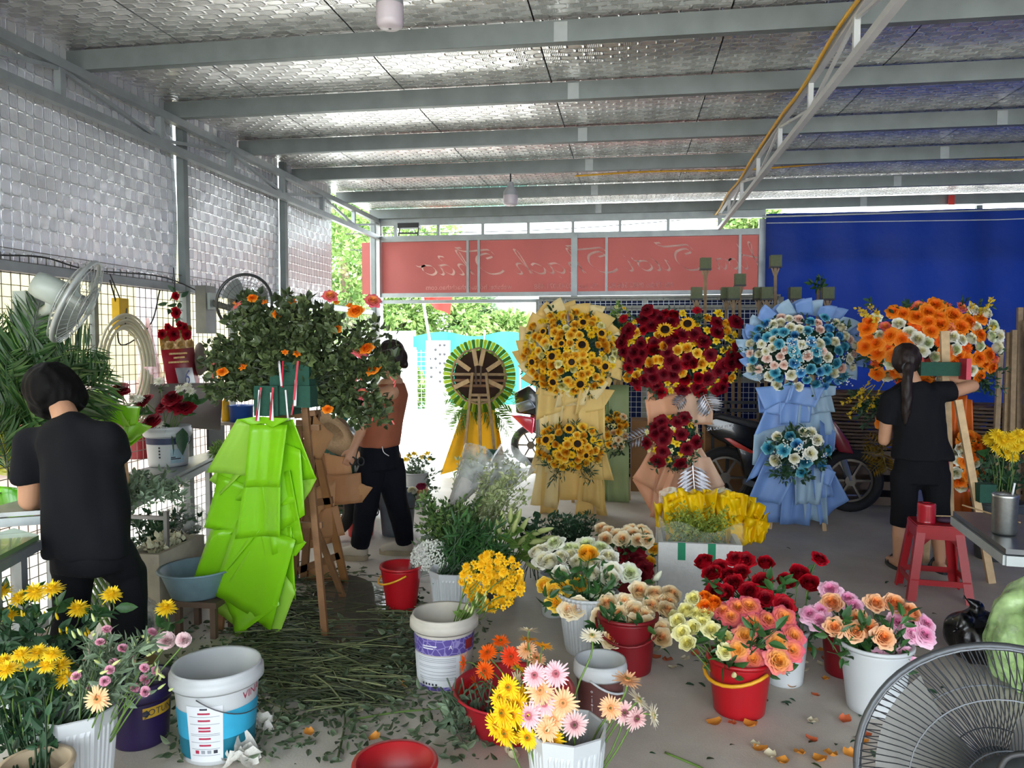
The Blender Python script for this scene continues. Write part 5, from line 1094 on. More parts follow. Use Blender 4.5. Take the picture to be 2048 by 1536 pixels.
MB().tube([c + V(.04, 0, .24), c + V(.04, .02, .36)], .004, 5).obj('hook', DK, t, world=True)
t = hung('hanging_bag', 'thin pinkish plastic bag hung on the mesh beside the hose', 'bag', 290, 700); c = PX(298, 735, HX)
MB().lathe([(.01, .32), (.035, .2), (.06, .05), (.1, -.1), (.09, -.18), (.001, -.2)], 14, c, wob=lambda a, z: .7 + .3 * math.sin(a * 3 + z * 9)).obj('film', clear_film('pink_film', '#e6b6b2', .55), t, True, world=True); MB().box(PX(291, 678, HX), (.03, .02, .1)).obj('red_knot', PLR, t, world=True)
t = hung('wall_calendar', 'tilted red calendar card with gold trim and a white insert', 'calendar', 360, 740); CR = mat('red_card', '#a8182c', .5); CG = mat('gold_trim', '#b58a3c', .35, .6, .4, 60, .6)
q = [PX(*a, HX + .02) for a in ((338, 786), (403, 796), (386, 690), (322, 700))]; sheet(t, 'card', CR, q, None, 2, 2, .006); q2 = [PX(*a, HX + .035) for a in ((322, 700), (386, 695), (380, 650), (318, 660))]; sheet(t, 'gold_border', CG, q2, lambda u, v: .01 * math.sin(u * 20) * math.sin(v * 9), 14, 8, .006)
sheet(t, 'white_insert', PLW, [PX(*a, HX + .045) for a in ((362, 784), (395, 790), (384, 735), (350, 736))], None, 2, 2, .003); sheet(t, 'orange_foot', mat('orange_card', '#d98a2c', .5), [PX(*a, HX + .03) for a in ((376, 801), (404, 797), (402, 786), (378, 790))], None, 1, 1, .003)
M_ = Matrix.Translation(PX(374, 768, HX + .06)) @ Matrix.Rotation(PI / 2, 4, 'Z') @ Matrix.Rotation(PI / 2, 4, 'X') @ Matrix.Rotation(-.2, 4, 'Z'); text('6', .15, mat('blue_numeral', '#24408e', .5), t, M_, 'numeral')
for (x, y, w) in ((356, 707, 36), (358, 715, 22), (357, 724, 40)): A, B = PX(x - w / 2, y + 1, HX + .035), PX(x + w / 2, y - 1, HX + .035); MB().bar(A, B, .003, .012).obj('print_line', CG, t, world=True)
t = hung('berry_garland', 'string of red paper blossoms and dark leaves above the red calendar', 'decoration', 350, 640); MB().tube(catmull([PX(347, 535, HX), PX(350, 590, HX), PX(346, 640, HX), PX(345, 670, HX)], 5), .004, 5).obj('twig', DK, t, True, world=True)
for x, y, s_ in ((350, 592, .05), (350, 625, .07), (345, 668, .085), (322, 668, .06), (367, 655, .06), (372, 669, .07), (335, 655, .05), (358, 650, .05)): put(random.choice(GARDEN), 'blossom', t, TRS(PX(x, y, HX + .05) - Vector(t.location), face_dir(V(1, -.4, 0), R_(0, 6)), s_), P['red'])
for i in range(14): put(LF, 'leaf', t, TRS(PX(R_(335, 365), R_(570, 650), HX + .03) - Vector(t.location), face_dir(V(.6, R_(-1, 1), R_(-1, 1)), R_(0, 6)), .07), GREEN_D)
t = hung('hanging_hat', 'grey soft hat hung on the mesh beside the calendar', 'hat', 400, 715); MB().sphere(PX(400, 718, HX + .03), .12, 16, 10, sc=(.3, .5, 1.0)).obj('crown', mat('grey_felt', '#75695e', .9), t, True, world=True); MB().sphere(PX(404, 732, HX + .04), .1, 16, 8, sc=(.2, .8, .5)).obj('brim', MATS['grey_felt'], t, True, world=True)
t = hung('ribbon_strip', 'red and orange ribbon strips hanging at the end of the mesh', 'ribbon', 430, 720)
for i, (x0, y0, x1, y1, m_) in enumerate(((432, 690, 425, 760, PLR), (437, 700, 440, 765, MATS['orange_card']))): MB().bar(PX(x0, y0, HX), PX(x1, y1, HX), .004, .03, (1, 0, 0)).obj('strip', m_, t, world=True)
for i, (pts, lab) in enumerate(((((0, 510), (90, 515), (180, 540), (330, 555), (430, 600)), 'black cable drooping along the top rail of the mesh'), (((220, 560), (235, 620), (242, 690), (300, 650), (320, 580)), 'thin black wire looping between the fan and the hose'))):
    tag(MB().tube(catmull([PX(*q, HX) for q in pts], 6), .005, 5).obj('cable', DK, None, True), lab, 'cable')
# ================================================================== FLOWER STANDS
def mitchell(n, inside, x0, x1, y0, y1, got=()):
    pts = list(got)
    while len(pts) < n + len(got):
        best = None
        for _ in range(14):
            c = (R_(x0, x1), R_(y0, y1))
            if not inside(*c): continue
            d = min(((c[0] - q[0]) ** 2 + (c[1] - q[1]) ** 2 for q in pts), default=1e9)
            if best is None or d > best[0]: best = (d, c)
        if best: pts.append(best[1])
    return pts[len(got):]
def cluster(st, Y, cx, cy, rx, ry, n, specs, fixed=(), dome=.12, sq=2.4, leafm=GREEN_D, nleaf=240, leaf=.05, fill=0, droop=0, tl=None):
    """flower heads pushed into foam: every head is a part of the stand"""
    s0 = Vector(st.location); ins = lambda x, y: abs((x - cx) / rx) ** sq + abs((y - cy) / ry) ** sq <= 1
    def place(x, y, heads, pk, size):
        r = min(1, math.hypot((x - cx) / rx, (y - cy) / ry)); d = V((x - cx) / rx * .7, -1, -(y - cy) / ry * .6 + .15)
        nm = 'bud' if heads is BUDS else {'rose_bloom': 'rose', 'lily_bloom': 'lily', 'sunflower_bloom': 'sunflower', 'gerbera_bloom': 'daisy', 'chrysanthemum_bloom': 'chrysanthemum', 'carnation_bloom': 'carnation'}.get(heads[0].name.split('.')[0], 'flower')
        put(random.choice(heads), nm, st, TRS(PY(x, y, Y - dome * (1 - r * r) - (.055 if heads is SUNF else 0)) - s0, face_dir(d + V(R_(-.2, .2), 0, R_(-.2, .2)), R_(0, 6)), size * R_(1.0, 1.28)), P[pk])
    for f in fixed: place(*f)
    tot = [w for *_, w in specs]
    for x, y in mitchell(n, ins, cx - rx, cx + rx, cy - ry, cy + ry, [(f[0], f[1]) for f in fixed]):
        h_, pk, size, w = random.choices(specs, tot)[0]; place(x, y, h_, pk, size)
    cs = []
    for i in range(nleaf // 6):
        a = R_(0, 2 * PI); k_ = R_(.75, 1.14); x, y = cx + rx * k_ * math.cos(a), cy + ry * k_ * math.sin(a) + (droop * abs(math.cos(a * 3)) if math.sin(a) > .3 else 0)
        cs.append((PY(x, y, Y - .02 * R_(0, 2)), PY(cx + rx * .3 * math.cos(a), cy + ry * .3 * math.sin(a), Y - .03)))
    foliage('leaf_sprigs', leafm, st, cs, 9, leaf, tl or LEAF)
    A, B = PY(cx - rx * .62, cy + ry * .62, Y + .05), PY(cx + rx * .62, cy - ry * .62, Y + .05)
    MB().box((A + B) / 2 + V(0, .05, 0), (B.x - A.x, .08, B.z - A.z)).obj('foam_bed', FOAM, st, world=True)
BUDS = [BUD]
def collar(st, Y, cx, cy, r0, r1, n, m, a0=0., a1=360., asp=1., m2=None):
    for i in range(n):
        an = math.radians(a0 + (a1 - a0) * (i + .5) / n + R_(-4, 4)); w = math.radians((a1 - a0) / n) * 1.15; R1 = r1 * R_(.95, 1.05)
        q = lambda r, a: (cx + r * math.cos(a), cy - asp * r * math.sin(a)); dd = .05 * (i % 2)
        sheet(st, 'paper_sheet', (m2 if (m2 and i % 3 == 0) else m), [PY(*q(r0, an - w * .8), Y + .04 + dd), PY(*q(r0, an + w * .8), Y + .04 + dd), PY(*q(R1 * .9, an + w * .8), Y - .03 + dd), PY(*q(R1 * 1.03, an - w * .35), Y - .03 + dd)], lambda u, v: .03 * math.sin(PI * u) * (v), 6, 4)
def skirt(st, Y, quads, m, m2=None, bulge=.04):
    for i, (a, b_, c, d, dep) in enumerate(quads):
        sheet(st, 'paper_sheet', m2 if (m2 and i % 3 == 2) else m, [PY(*a, Y + dep), PY(*b_, Y + dep), PY(*c, Y + dep), PY(*d, Y + dep)], lambda u, v, i=i: -bulge * math.sin(PI * u) - .012 * math.sin(u * (9 + 3 * (i % 3)) + i) * (1.2 - v), 14, 8)
def legs(st, Y, px, top_py, spread, m=WOOD):
    T = PY(px, top_py, Y + .08)
    for dx, dy in ((-spread, -.0), (spread, -.0), (0, .5)): MB().bar(T + V(dx * .25, .02, 0), (T.x + dx, Y + .08 + dy, 0), .03, .022, (0, 1, 0)).obj('leg', m, st, world=True)
    MB().bar(T + V(-spread * .6, .02, -T.z * .5), T + V(spread * .6, .02, -T.z * .5), .02, .03).obj('crossbar', m, st, world=True)
# --- sunflower stand
Y1 = 6.95; s1 = thing('flower_stand', 'two tier sunflower stand wrapped in pale yellow paper', 'flower stand', (PY(1140, 1000, Y1).x, Y1, 0))
YP = mat('pale_yellow_paper', '#f0d080', .6, 0, .06, 5, .1, 8, transl=.2); YP2 = mat('light_yellow_paper', '#f5e2a8', .6, 0, .06, 5, .1, 8, transl=.2)
legs(s1, Y1, 1140, 640, .24); collar(s1, Y1, 1140, 702, 72, 112, 22, YP, 0, 360, .92, YP2)
fx = [(1166, 645, SUNF, 'sun', .085), (1203, 667, SUNF, 'sun', .095), (1086, 663, SUNF, 'sun', .08), (1164, 690, SUNF, 'sun', .105), (1123, 687, SUNF, 'sun', .08), (1104, 713, SUNF, 'sun', .10), (1064, 724, SUNF, 'sun', .09), (1143, 724, SUNF, 'sun', .10), (1210, 733, SUNF, 'sun', .10), (1106, 764, SUNF, 'sun', .10), (1160, 768, SUNF, 'sun', .105)]
cluster(s1, Y1, 1140, 705, 92, 82, 128, [(ROSES, 'yellow', .075, 4), (LILY, 'lil', .07, 2), (GERB, 'gyellow', .07, 2), (ROSES, 'lemon', .065, 1)], fx, .14, 2.0, GREEN_D, 260)
skirt(s1, Y1, [((1080, 1030), (1112, 1030), (1130, 950), (1085, 930), .02), ((1150, 1030), (1215, 1032), (1200, 940), (1160, 950), .02), ((1060, 1010), (1115, 1020), (1120, 900), (1085, 880), .0), ((1120, 1000), (1180, 1005), (1180, 900), (1110, 890), .01), ((1165, 1000), (1212, 1028), (1205, 900), (1180, 890), .0), ((1055, 950), (1110, 945), (1120, 880), (1090, 850), -.02), ((1170, 960), (1228, 962), (1200, 860), (1165, 860), -.02), ((1085, 900), (1200, 900), (1205, 800), (1080, 800), .03), ((1080, 870), (1120, 880), (1130, 780), (1075, 790), .0), ((1160, 860), (1210, 880), (1210, 780), (1150, 780), .0), ((1072, 840), (1130, 820), (1130, 770), (1080, 770), -.02), ((1110, 815), (1170, 810), (1180, 770), (1120, 770), -.03), ((1150, 830), (1205, 820), (1230, 780), (1160, 775), -.02)], YP, YP2, .05)
cluster(s1, Y1 - .12, 1140, 893, 66, 44, 46, [(ROSES, 'yellow', .07, 3), (GERB, 'gyellow', .07, 2), (LILY, 'lil', .06, 1)], [(1138, 858, SUNF, 'sun', .10), (1092, 880, SUNF, 'sun', .095), (1155, 888, SUNF, 'sun', .10), (1172, 911, SUNF, 'sun', .075)], .1, 2.0, GREEN_D, 330, .055, droop=26, tl=LEAF_N)
for x, y in ((1135, 622), (1098, 650)): MB().tube([PY(x, y, Y1 - .1), PY(x + 2, y + 40, Y1 - .05)], [.006, .02], 6).obj('lavender_spike', mat('grey_lavender', '#8a8494', .7), s1, True, world=True)
# --- green wrapped stand behind it
Yg = 7.6; sg2 = thing('flower_stand', 'narrow flower stand wrapped in sage green paper behind the sunflowers', 'flower stand', (PY(1235, 980, Yg).x, Yg, 0)); SAGE = mat('sage_paper', '#9fb486', .6, 0, .06, 5, .15, 6, transl=.15)
skirt(sg2, Yg, [((1215, 1010), (1258, 1010), (1258, 770), (1218, 770), .0), ((1190, 1000), (1225, 1005), (1222, 800), (1215, 790), .03)], SAGE, None, .03); legs(sg2, Yg + .05, 1236, 760, .12)
cluster(sg2, Yg - .06, 1232, 862, 24, 34, 22, [(ROSES, 'yellow', .075, 2), (ROSES, 'cream', .07, 2), (LILY, 'lemon', .065, 2)], (), .06, 2, GREEN_D, 120, .05, droop=20)
cluster(sg2, Yg - .1, 1240, 660, 22, 50, 16, [(LILY, 'lemon', .06, 2), (LILY, 'lil', .05, 1)], (), .05, 2, GREEN_L, 110, .05)
# --- red and yellow stand
Y2 = 6.9; s2 = thing('flower_stand', 'crimson and yellow flower stand wrapped in peach paper', 'flower stand', (PY(1360, 1000, Y2).x, Y2, 0)); PCH = mat('peach_paper', '#eeb48c', .6, 0, .06, 5, .1, 8, transl=.22); PCH2 = mat('pale_peach_paper', '#f2cdb0', .6, 0, .06, 5, .1, 8, transl=.22)
legs(s2, Y2, 1362, 640, .22)
cluster(s2, Y2, 1362, 705, 118, 80, 112, [(GARDEN, 'crimson', .105, 5), (ROSES, 'red', .095, 2), (LILY, 'lil', .088, 4), (ROSES, 'yellow', .08, 2)], [(1330, 660, SUNF, 'sun', .13), (1375, 648, SUNF, 'sun', .125), (1295, 622, GARDEN, 'crimson', .11), (1470, 645, GARDEN, 'crimson', .12), (1437, 628, LILY, 'lil', .12), (1430, 760, LILY, 'lil', .12), (1395, 622, GERB, 'red', .09), (1247, 638, GERB, 'red', .09), (1275, 775, GERB, 'red', .07)], .12, 3.0, GREEN_D, 300, .05, droop=18)
skirt(s2, Y2, [((1265, 960), (1310, 1040), (1400, 1030), (1310, 880), .02), ((1300, 1035), (1380, 1035), (1400, 900), (1320, 900), .0), ((1340, 1020), (1450, 975), (1400, 890), (1330, 890), .0), ((1265, 955), (1330, 1000), (1360, 920), (1310, 890), -.03), ((1310, 980), (1380, 990), (1390, 910), (1340, 905), -.05), ((1370, 1000), (1450, 970), (1420, 915), (1375, 910), -.04), ((1295, 850), (1425, 850), (1430, 770), (1295, 770), .04), ((1300, 870), (1360, 850), (1350, 790), (1290, 800), .0), ((1360, 850), (1425, 845), (1425, 780), (1350, 790), .01)], PCH, PCH2, .05)
cluster(s2, Y2 - .12, 1345, 880, 54, 48, 34, [(GARDEN, 'crimson', .10, 5), (LILY, 'lil', .08, 2), (LILY, 'lemon', .06, 2)], (), .1, 2.2, GREEN_D, 220, .045, droop=22)
SIL = mat('silver_sprayed_leaf', '#b8b8bc', .25, .9, .1, 8); GOLD = mat('gold_sprayed_leaf', '#a8924a', .3, .8, .15, 8)
def split_leaf(st, Y, root, tip, w, m, n=8, name='metallic_leaf'):
    A, B = PY(*root, Y), PY(*tip, Y - .06); d = B - A; L = d.length; side = d.cross(V(0, 1, 0)).normalized(); b = MB(); b.tube([A, B], [.006, .002], 5)
    for i in range(n):
        f = .1 + .85 * i / n; q = A.lerp(B, f)
        for s_ in (-1, 1):
            l = w * (math.sin(PI * (.2 + .75 * f)) * .8 + .2); T = d.normalized() * .6 + side * s_ * 1.0; T.normalize(); e = q + T * l; wv = T.cross(V(0, 1, 0)).normalized() * l * .11
            b.add([q, q.lerp(e, .5) + wv + V(0, -.012, 0), e, q.lerp(e, .5) - wv + V(0, -.012, 0), q.lerp(e, .5) + V(0, .006, 0)], [(0, 1, 4), (1, 2, 4), (2, 3, 4), (3, 0, 4)])
    return b.obj(name, m, st, False, world=True)
split_leaf(s2, Y2 - .12, (1385, 925), (1390, 995), .17, SIL, 8); split_leaf(s2, Y2 - .1, (1310, 860), (1252, 885), .10, SIL, 8); split_leaf(s2, Y2 - .02, (1405, 785), (1425, 825), .14, SIL, 7); split_leaf(s2, Y2 - .02, (1370, 790), (1350, 815), .08, SIL, 6)
# --- blue stand
Y3 = 6.6; s3 = thing('flower_stand', 'two tier blue and white rose stand wrapped in sky blue paper', 'flower stand', (PY(1602, 1030, Y3).x, Y3, 0)); BP = mat('sky_blue_paper', '#7fa3dc', .5, 0, .06, 5, .1, 8, transl=.15); BP2 = mat('ice_blue_paper', '#a9c6dc', .5, 0, .06, 5, .1, 8, transl=.2)
legs(s3, Y3, 1602, 640, .22); collar(s3, Y3, 1605, 700, 92, 130, 22, BP, -35, 215, .78, BP2)
cluster(s3, Y3, 1605, 705, 108, 72, 82, [(ROSES, 'ivory', .074, 4), (ROSES, 'blush', .068, 2), (ROSES, 'teal', .074, 4), (ROSES, 'sky', .074, 2)], (), .15, 2.3, GREEN_D, 300, .05)
def breath(st, Y, cx, cy, rx, ry, n, m):
    b = MB(); T = MB().sphere((0, 0, 0), 1, 5, 4); TV, TF = T.v, T.f; Ms = []
    for i in range(n):
        if i % 9 == 0: ox, oy = R_(-1, 1), R_(-1, 1)
        x, y = cx + rx * (ox + R_(-.12, .12)), cy + ry * (oy + R_(-.16, .16)); r = min(1, math.hypot((x - cx) / rx, (y - cy) / ry)); q = PY(x, y, Y - .17 * (1 - r * r) - .02); s_ = R_(.004, .008)
        Ms.append([[s_, 0, 0, q.x], [0, s_, 0, q.y], [0, 0, s_, q.z]])
    b.scatter(TV, TF, Ms); b.obj('tiny_blossom', m, st, True, world=True)['kind'] = 'stuff'
BR = mat('tiny_white_blossom', '#e6e8df', .7); breath(s3, Y3, 1605, 705, 100, 66, 420, BR)
skirt(s3, Y3, [((1500, 1045), (1580, 1048), (1600, 930), (1530, 940), .03), ((1560, 1050), (1620, 1052), (1630, 930), (1570, 930), .0), ((1610, 1040), (1655, 1048), (1650, 930), (1600, 930), .0), ((1640, 1050), (1698, 1000), (1660, 930), (1620, 930), .02), ((1495, 1000), (1560, 1010), (1600, 930), (1530, 920), -.03), ((1590, 1010), (1640, 1010), (1650, 940), (1590, 930), -.05), ((1630, 1000), (1668, 995), (1655, 930), (1620, 925), -.04), ((1492, 965), (1545, 940), (1575, 900), (1525, 900), -.05), ((1505, 930), (1560, 940), (1570, 850), (1508, 870), .0), ((1640, 940), (1668, 900), (1672, 865), (1640, 840), .0), ((1508, 870), (1590, 880), (1600, 800), (1530, 820), .02), ((1590, 880), (1672, 868), (1655, 800), (1600, 800), .02), ((1518, 826), (1560, 830), (1580, 790), (1515, 790), -.02), ((1560, 850), (1620, 845), (1625, 800), (1560, 800), -.01), ((1620, 830), (1670, 824), (1662, 790), (1610, 790), -.02), ((1530, 820), (1580, 800), (1590, 770), (1510, 775), -.06), ((1570, 805), (1630, 815), (1650, 775), (1580, 775), -.07), ((1630, 800), (1672, 790), (1672, 772), (1620, 770), -.06), ((1640, 965), (1660, 975), (1672, 945), (1640, 925), -.08)], BP, BP2, .05)
cluster(s3, Y3 - .14, 1595, 902, 58, 42, 15, [(ROSES, 'ivory', .09, 3), (ROSES, 'teal', .09, 3), (ROSES, 'sky', .085, 1)], (), .1, 2.0, GREEN_D, 340, .05, droop=24); breath(s3, Y3 - .16, 1600, 905, 50, 34, 150, BR)
# --- orange stand
Y4 = 6.25; s4 = thing('flower_stand', 'broad orange and cream flower stand being finished by the ponytailed worker', 'flower stand', (PY(1860, 1040, Y4).x, Y4, 0)); OP = mat('orange_paper', '#d9691a', .5, 0, .06, 5, .1, 8, transl=.2)
legs(s4, Y4, 1862, 640, .15, WOOD)
cluster(s4, Y4, 1862, 690, 132, 78, 88, [(GARDEN, 'orange', .105, 5), (ROSES, 'ivory', .09, 3), (ROSES, 'greenwhite', .085, 1), (GERB, 'gorange', .09, 2), (ROSES, 'coral', .08, 1)], (), .14, 3.0, GREEN_D, 320, .05)
cs = [(PY(x, y, Y4 - .05), PY(x2, y2, Y4)) for x, y, x2, y2 in ((1716, 618, 1760, 660), (1740, 612, 1770, 660), (1752, 640, 1770, 690), (1690, 805, 1745, 770), (1720, 790, 1760, 740), (1735, 820, 1770, 760), (1965, 620, 1940, 670), (1985, 600, 1950, 660), (1945, 610, 1920, 660), (1990, 660, 1960, 690), (1700, 830, 1750, 770), (1985, 650, 1950, 690))]
foliage('yellow_orchid_spray', mat('yellow_orchid', '#d9b92a', .55, 0, .15, 9, transl=.25), s4, cs, 26, .028, LEAF_R)
foliage('green_sprays', GREEN_D, s4, [(PY(x, R_(598, 630), Y4), PY(1860 + (x - 1860) * .6, 680, Y4 + .03)) for x in (1740, 1790, 1820, 1850, 1880, 1900, 1930, 1960, 1985)] + [(PY(R_(1940, 2030), R_(740, 790), Y4), PY(1940, 740, Y4)) for i in range(9)] + [(PY(R_(1700, 1770), R_(780, 880), Y4), PY(1770, 790, Y4)) for i in range(12)], 22, .04, LEAF)
skirt(s4, Y4 + .05, [((1905, 1060), (1955, 1050), (1945, 800), (1900, 790), .0), ((1890, 930), (1930, 880), (1935, 790), (1900, 800), -.05), ((1900, 1055), (1945, 1060), (1935, 950), (1895, 930), -.03)], OP, None, .05)
cluster(s4, Y4 - .1, 1935, 925, 32, 50, 22, [(GARDEN, 'orange', .09, 4), (ROSES, 'ivory', .08, 2), (ROSES, 'coral', .07, 1)], (), .08, 2.2, GREEN_D, 90, .05)
put(GARDEN[0], 'rose', s4, TRS(PY(1766, 846, Y4 - .1) - Vector(s4.location), face_dir(V(-.2, -1, .2)), .11), P['orange'])
for r_, t_ in (((1768, 905), (1730, 870)), ((1768, 910), (1722, 905)), ((1770, 915), (1740, 945)), ((1772, 900), (1768, 855)), ((1765, 905), (1775, 945))): split_leaf(s4, Y4 - .15, r_, t_, .09, GOLD, 6, 'gold_leaf')
# --- wheel backed stand near the opening, seen from behind
Y5 = 8.65; s5 = thing('flower_stand', 'round wreath stand seen from behind with slatted wooden wheel and yellow skirt', 'flower stand', (PY(958, 940, Y5).x, Y5, 0)); c = PY(958, 752, Y5); RW = .42
s0 = Vector(s5.location); LGR = mat('folded_palm_leaf', '#3f6a1c', .5, 0, .1, 5, transl=.3); LGY = mat('folded_palm_leaf_pale', '#a3b832', .5, 0, .1, 5, transl=.3)
for i in range(52):
    a0, a1 = 2 * PI * i / 52, 2 * PI * (i + .95) / 52; q = lambda r, a, y=0.: c + V(r * math.cos(a), y, r * math.sin(a)); am = (a0 + a1) / 2
    MB().add([q(.29, a0), q(.29, a1), q(RW, a1, .03), q(RW + .005, am, -.01), q(RW, a0, .03), q(.29, am, -.02)], [(0, 5, 3, 4), (5, 1, 2, 3)]).obj('folded_leaf', LGY if i % 2 else LGR, s5, world=True)
MB().tube([c + V(.32 * math.cos(2 * PI * i / 12), -.02, .32 * math.sin(2 * PI * i / 12)) for i in range(13)], .014, 4).obj('wooden_ring', WOOD_O, s5, world=True)
MB().lathe([(.001, 0), (.3, 0)], 32).obj('dark_backing', mat('dark_backing', '#3a2420', .9), s5).matrix_basis = TRS(c + V(0, .04, 0) - s0, face_dir(V(0, -1, 0)))
for i, a in enumerate((100, 78, 145, 33, 205, 335)):
    a = math.radians(a); d = V(math.cos(a), 0, math.sin(a)); MB().bar(c + d * .12 + V(0, -.04, 0), c + d * .31 + V(0, -.04, 0), .05, .012, (0, 1, 0)).obj('slat', WOOD, s5, world=True)
for z in (.02, -.05, -.11): MB().bar(c + V(-.31, -.03, z), c + V(.31, -.03, z), .03, .02, (0, 1, 0)).obj('crossbar', WOOD_D if z < 0 else WOOD_O, s5, world=True)
for dx in (-.04, .04): MB().bar(c + V(dx, -.035, .3), c + V(dx * .6, -.035, -.1), .02, .02, (0, 1, 0)).obj('slat', BRN, s5, world=True)
for a, b_ in ((945, 923), (972, 996), (958, 963)): A = PY(a, 745 if a != 958 else 790, Y5 - .06); B = PY(b_, 940, Y5 - .12 if a != 958 else Y5 - .5); B.z = 0; MB().bar(A, B, .03, .025, (0, 1, 0)).obj('leg', WOOD_O, s5, world=True)
MB().bar(PY(938, 790, Y5 - .07), PY(978, 790, Y5 - .07), .02, .03).obj('crossbar', WOOD_O, s5, world=True); MB().bar(PY(940, 800, Y5 - .07), PY(980, 800, Y5 - .07), .02, .03).obj('crossbar', WOOD_O, s5, world=True)
TUL = mat('yellow_tulle', '#e0b818', .6, 0, .08, 6, transl=.3)
skirt(s5, Y5, [((925, 925), (1000, 925), (985, 800), (940, 800), .05), ((880, 950), (940, 935), (950, 820), (925, 820), .1), ((895, 935), (930, 900), (945, 830), (930, 830), .12), ((985, 925), (1010, 920), (990, 820), (975, 820), .1)], TUL, None, .05)
for r_, t_ in (((945, 800), (885, 800)), ((945, 805), (890, 850)), ((948, 810), (905, 870)), ((975, 800), (1030, 780)), ((975, 805), (1035, 820)), ((972, 812), (1020, 860)), ((975, 820), (1030, 880)), ((960, 810), (930, 860)), ((960, 810), (995, 870))): frond(s5, PY(*r_, Y5 + .06), PY(*t_, Y5 + .1), .06, .17, mat('bright_palm_frond', '#5a8430', .5, 0, .25, 5, transl=.25, tramp=[(0, '#38621f'), (1, '#7a9c3c')]), 26)
MB().box(PY(985, 908, Y5 - .1), (.12, .1, .1)).obj('foam_block', FOAM, s5, world=True)
# stakes topped with foam
STK = [(1411, 527, 8.75, 'tall foam-topped stake in front of the sign lettering'), (1551, 522, 8.75, 'tallest foam-topped stake against the blue tarpaulin'), (1480, 559, 8.8, 'dark foam-topped stake in front of the sign end')] + [(x, 586, 8.45 + .16 * (i_ % 2), None) for i_, x in enumerate((1393, 1453, 1467, 1518, 1533, 1590, 1655))]
for x, y, Y, lab in STK:
    q = PY(x, y, Y); t = thing('foam_stake', lab or 'wooden stake with an olive foam cube rising behind the flower stands', 'stake', (q.x + R_(-.02, .02), Y, 0), group=None if lab else 'foam-topped stakes')
    MB().bar((q.x, Y, q.z - .04), (q.x + .02, Y, 0), .03, .025, (0, 1, 0)).obj('stake', WOOD_O, t, world=True); MB().box(q, (.115, .11, .12)).obj('foam_cube', FOAM_O, t, world=True); MB().box(q - V(0, 0, .068), (.12, .12, .016)).obj('tray', DK, t, world=True)
    for s_ in (-1, 1): MB().bar(q + V(s_ * .04, 0, -.07), q + V(s_ * .01, 0, -.16), .015, .015).obj('brace', WOOD_O, t, world=True)
q = PY(1637, 572, 8.7); t = thing('foam_stake', 'stake topped with a tuft of green leaves against the tarpaulin', 'stake', (q.x, 8.7, 0)); MB().bar(q - V(0, 0, .03), (q.x - .06, 8.7, 0), .03, .025, (0, 1, 0)).obj('stake', WOOD_O, t, world=True); foliage('leaf_tuft', GREEN, t, [(q + V(R_(-.08, .08), R_(-.05, .05), R_(-.03, .1)), q - V(0, 0, .05)) for i in range(8)], 5, .07, LEAF)

# ================================================================== MOTORBIKES
BLK = mat('gloss_black_fairing', '#0d0e12', .2, 0, .05, 4, coat=.5); RUB = mat('tyre_rubber', '#141416', .8, 0, .1, 30, .2); REDF = mat('gloss_red_fairing', '#7d1626', .2, 0, .05, 4, coat=.6); GRYF = mat('grey_fairing', '#6d747c', .25, .3, .05)
def slab(parent, name, m, pts, Y, th, bev=.02):
    P_ = [PY(x, y, Y) for x, y in pts]; n = len(P_); b = MB(); vs_ = [q + V(0, -th / 2, 0) for q in P_] + [q + V(0, th / 2, 0) for q in P_]
    b.add(vs_, [tuple(range(n)), tuple(range(2 * n - 1, n - 1, -1))] + [(i, i + n, (i + 1) % n + n, (i + 1) % n) for i in range(n)])
    o = b.obj(name, m, parent, True, world=True); md = o.modifiers.new('bevel', 'BEVEL'); md.width = bev; md.segments = 3; md.limit_method = 'ANGLE'; return o
def wheel(parent, c, R, w=.1):
    b = MB(); n = 36; b.lathe([(R * .72, -w * .45), (R * .9, -w * .5), (R, -w * .25), (R, w * .25), (R * .9, w * .5), (R * .72, w * .45), (R * .68, 0), (R * .72, -w * .45)], n); o = b.obj('tyre', RUB, parent, True); M = TRS(Vector(c) - Vector(parent.location), face_dir(V(0, -1, 0))); o.matrix_basis = M
    b = MB(); b.lathe([(R * .7, -.012), (R * .62, -.012), (R * .62, .012), (R * .7, .012)], n)
    for i in range(6): a = i * PI / 3; b.bar((0, 0, 0), (R * .66 * math.cos(a), R * .66 * math.sin(a), 0), .02, .03)
    b.lathe([(.001, .03), (.05, .03), (.05, -.03), (.001, -.03)], 16); o = b.obj('wheel_rim', mat('alloy_rim', '#5c5650', .3, .8), parent); o.matrix_basis = M
Ym = 7.45; mb = thing('motorbike', 'black motorbike parked behind the peach and blue stands', 'motorbike', (PY(1560, 1000, Ym).x, Ym, 0))
fw = PY(1700, 950, Ym); wheel(mb, (fw.x, Ym, .30), .29); rw = PY(1450, 950, Ym); wheel(mb, (rw.x, Ym, .30), .29, .12)
slab(mb, 'tail_fairing', BLK, ((1400, 838), (1430, 832), (1480, 845), (1540, 862), (1560, 890), (1520, 900), (1460, 890), (1420, 870)), Ym - .05, .22); slab(mb, 'seat', mat('black_vinyl', '#15161a', .6), ((1405, 835), (1440, 826), (1520, 845), (1600, 850), (1590, 868), (1500, 862)), Ym, .2)
slab(mb, 'side_panel', BLK, ((1470, 890), (1540, 900), (1620, 880), (1640, 940), (1560, 985), (1490, 960)), Ym - .02, .26); slab(mb, 'red_stripe', mat('red_stripe', '#c0392b', .3), ((1448, 876), (1460, 876), (1516, 908), (1500, 906), (1470, 893)), Ym - .18, .02, .004); slab(mb, 'front_fairing', REDF, ((1640, 826), (1662, 840), (1690, 880), (1700, 905), (1670, 900), (1650, 870)), Ym, .3)
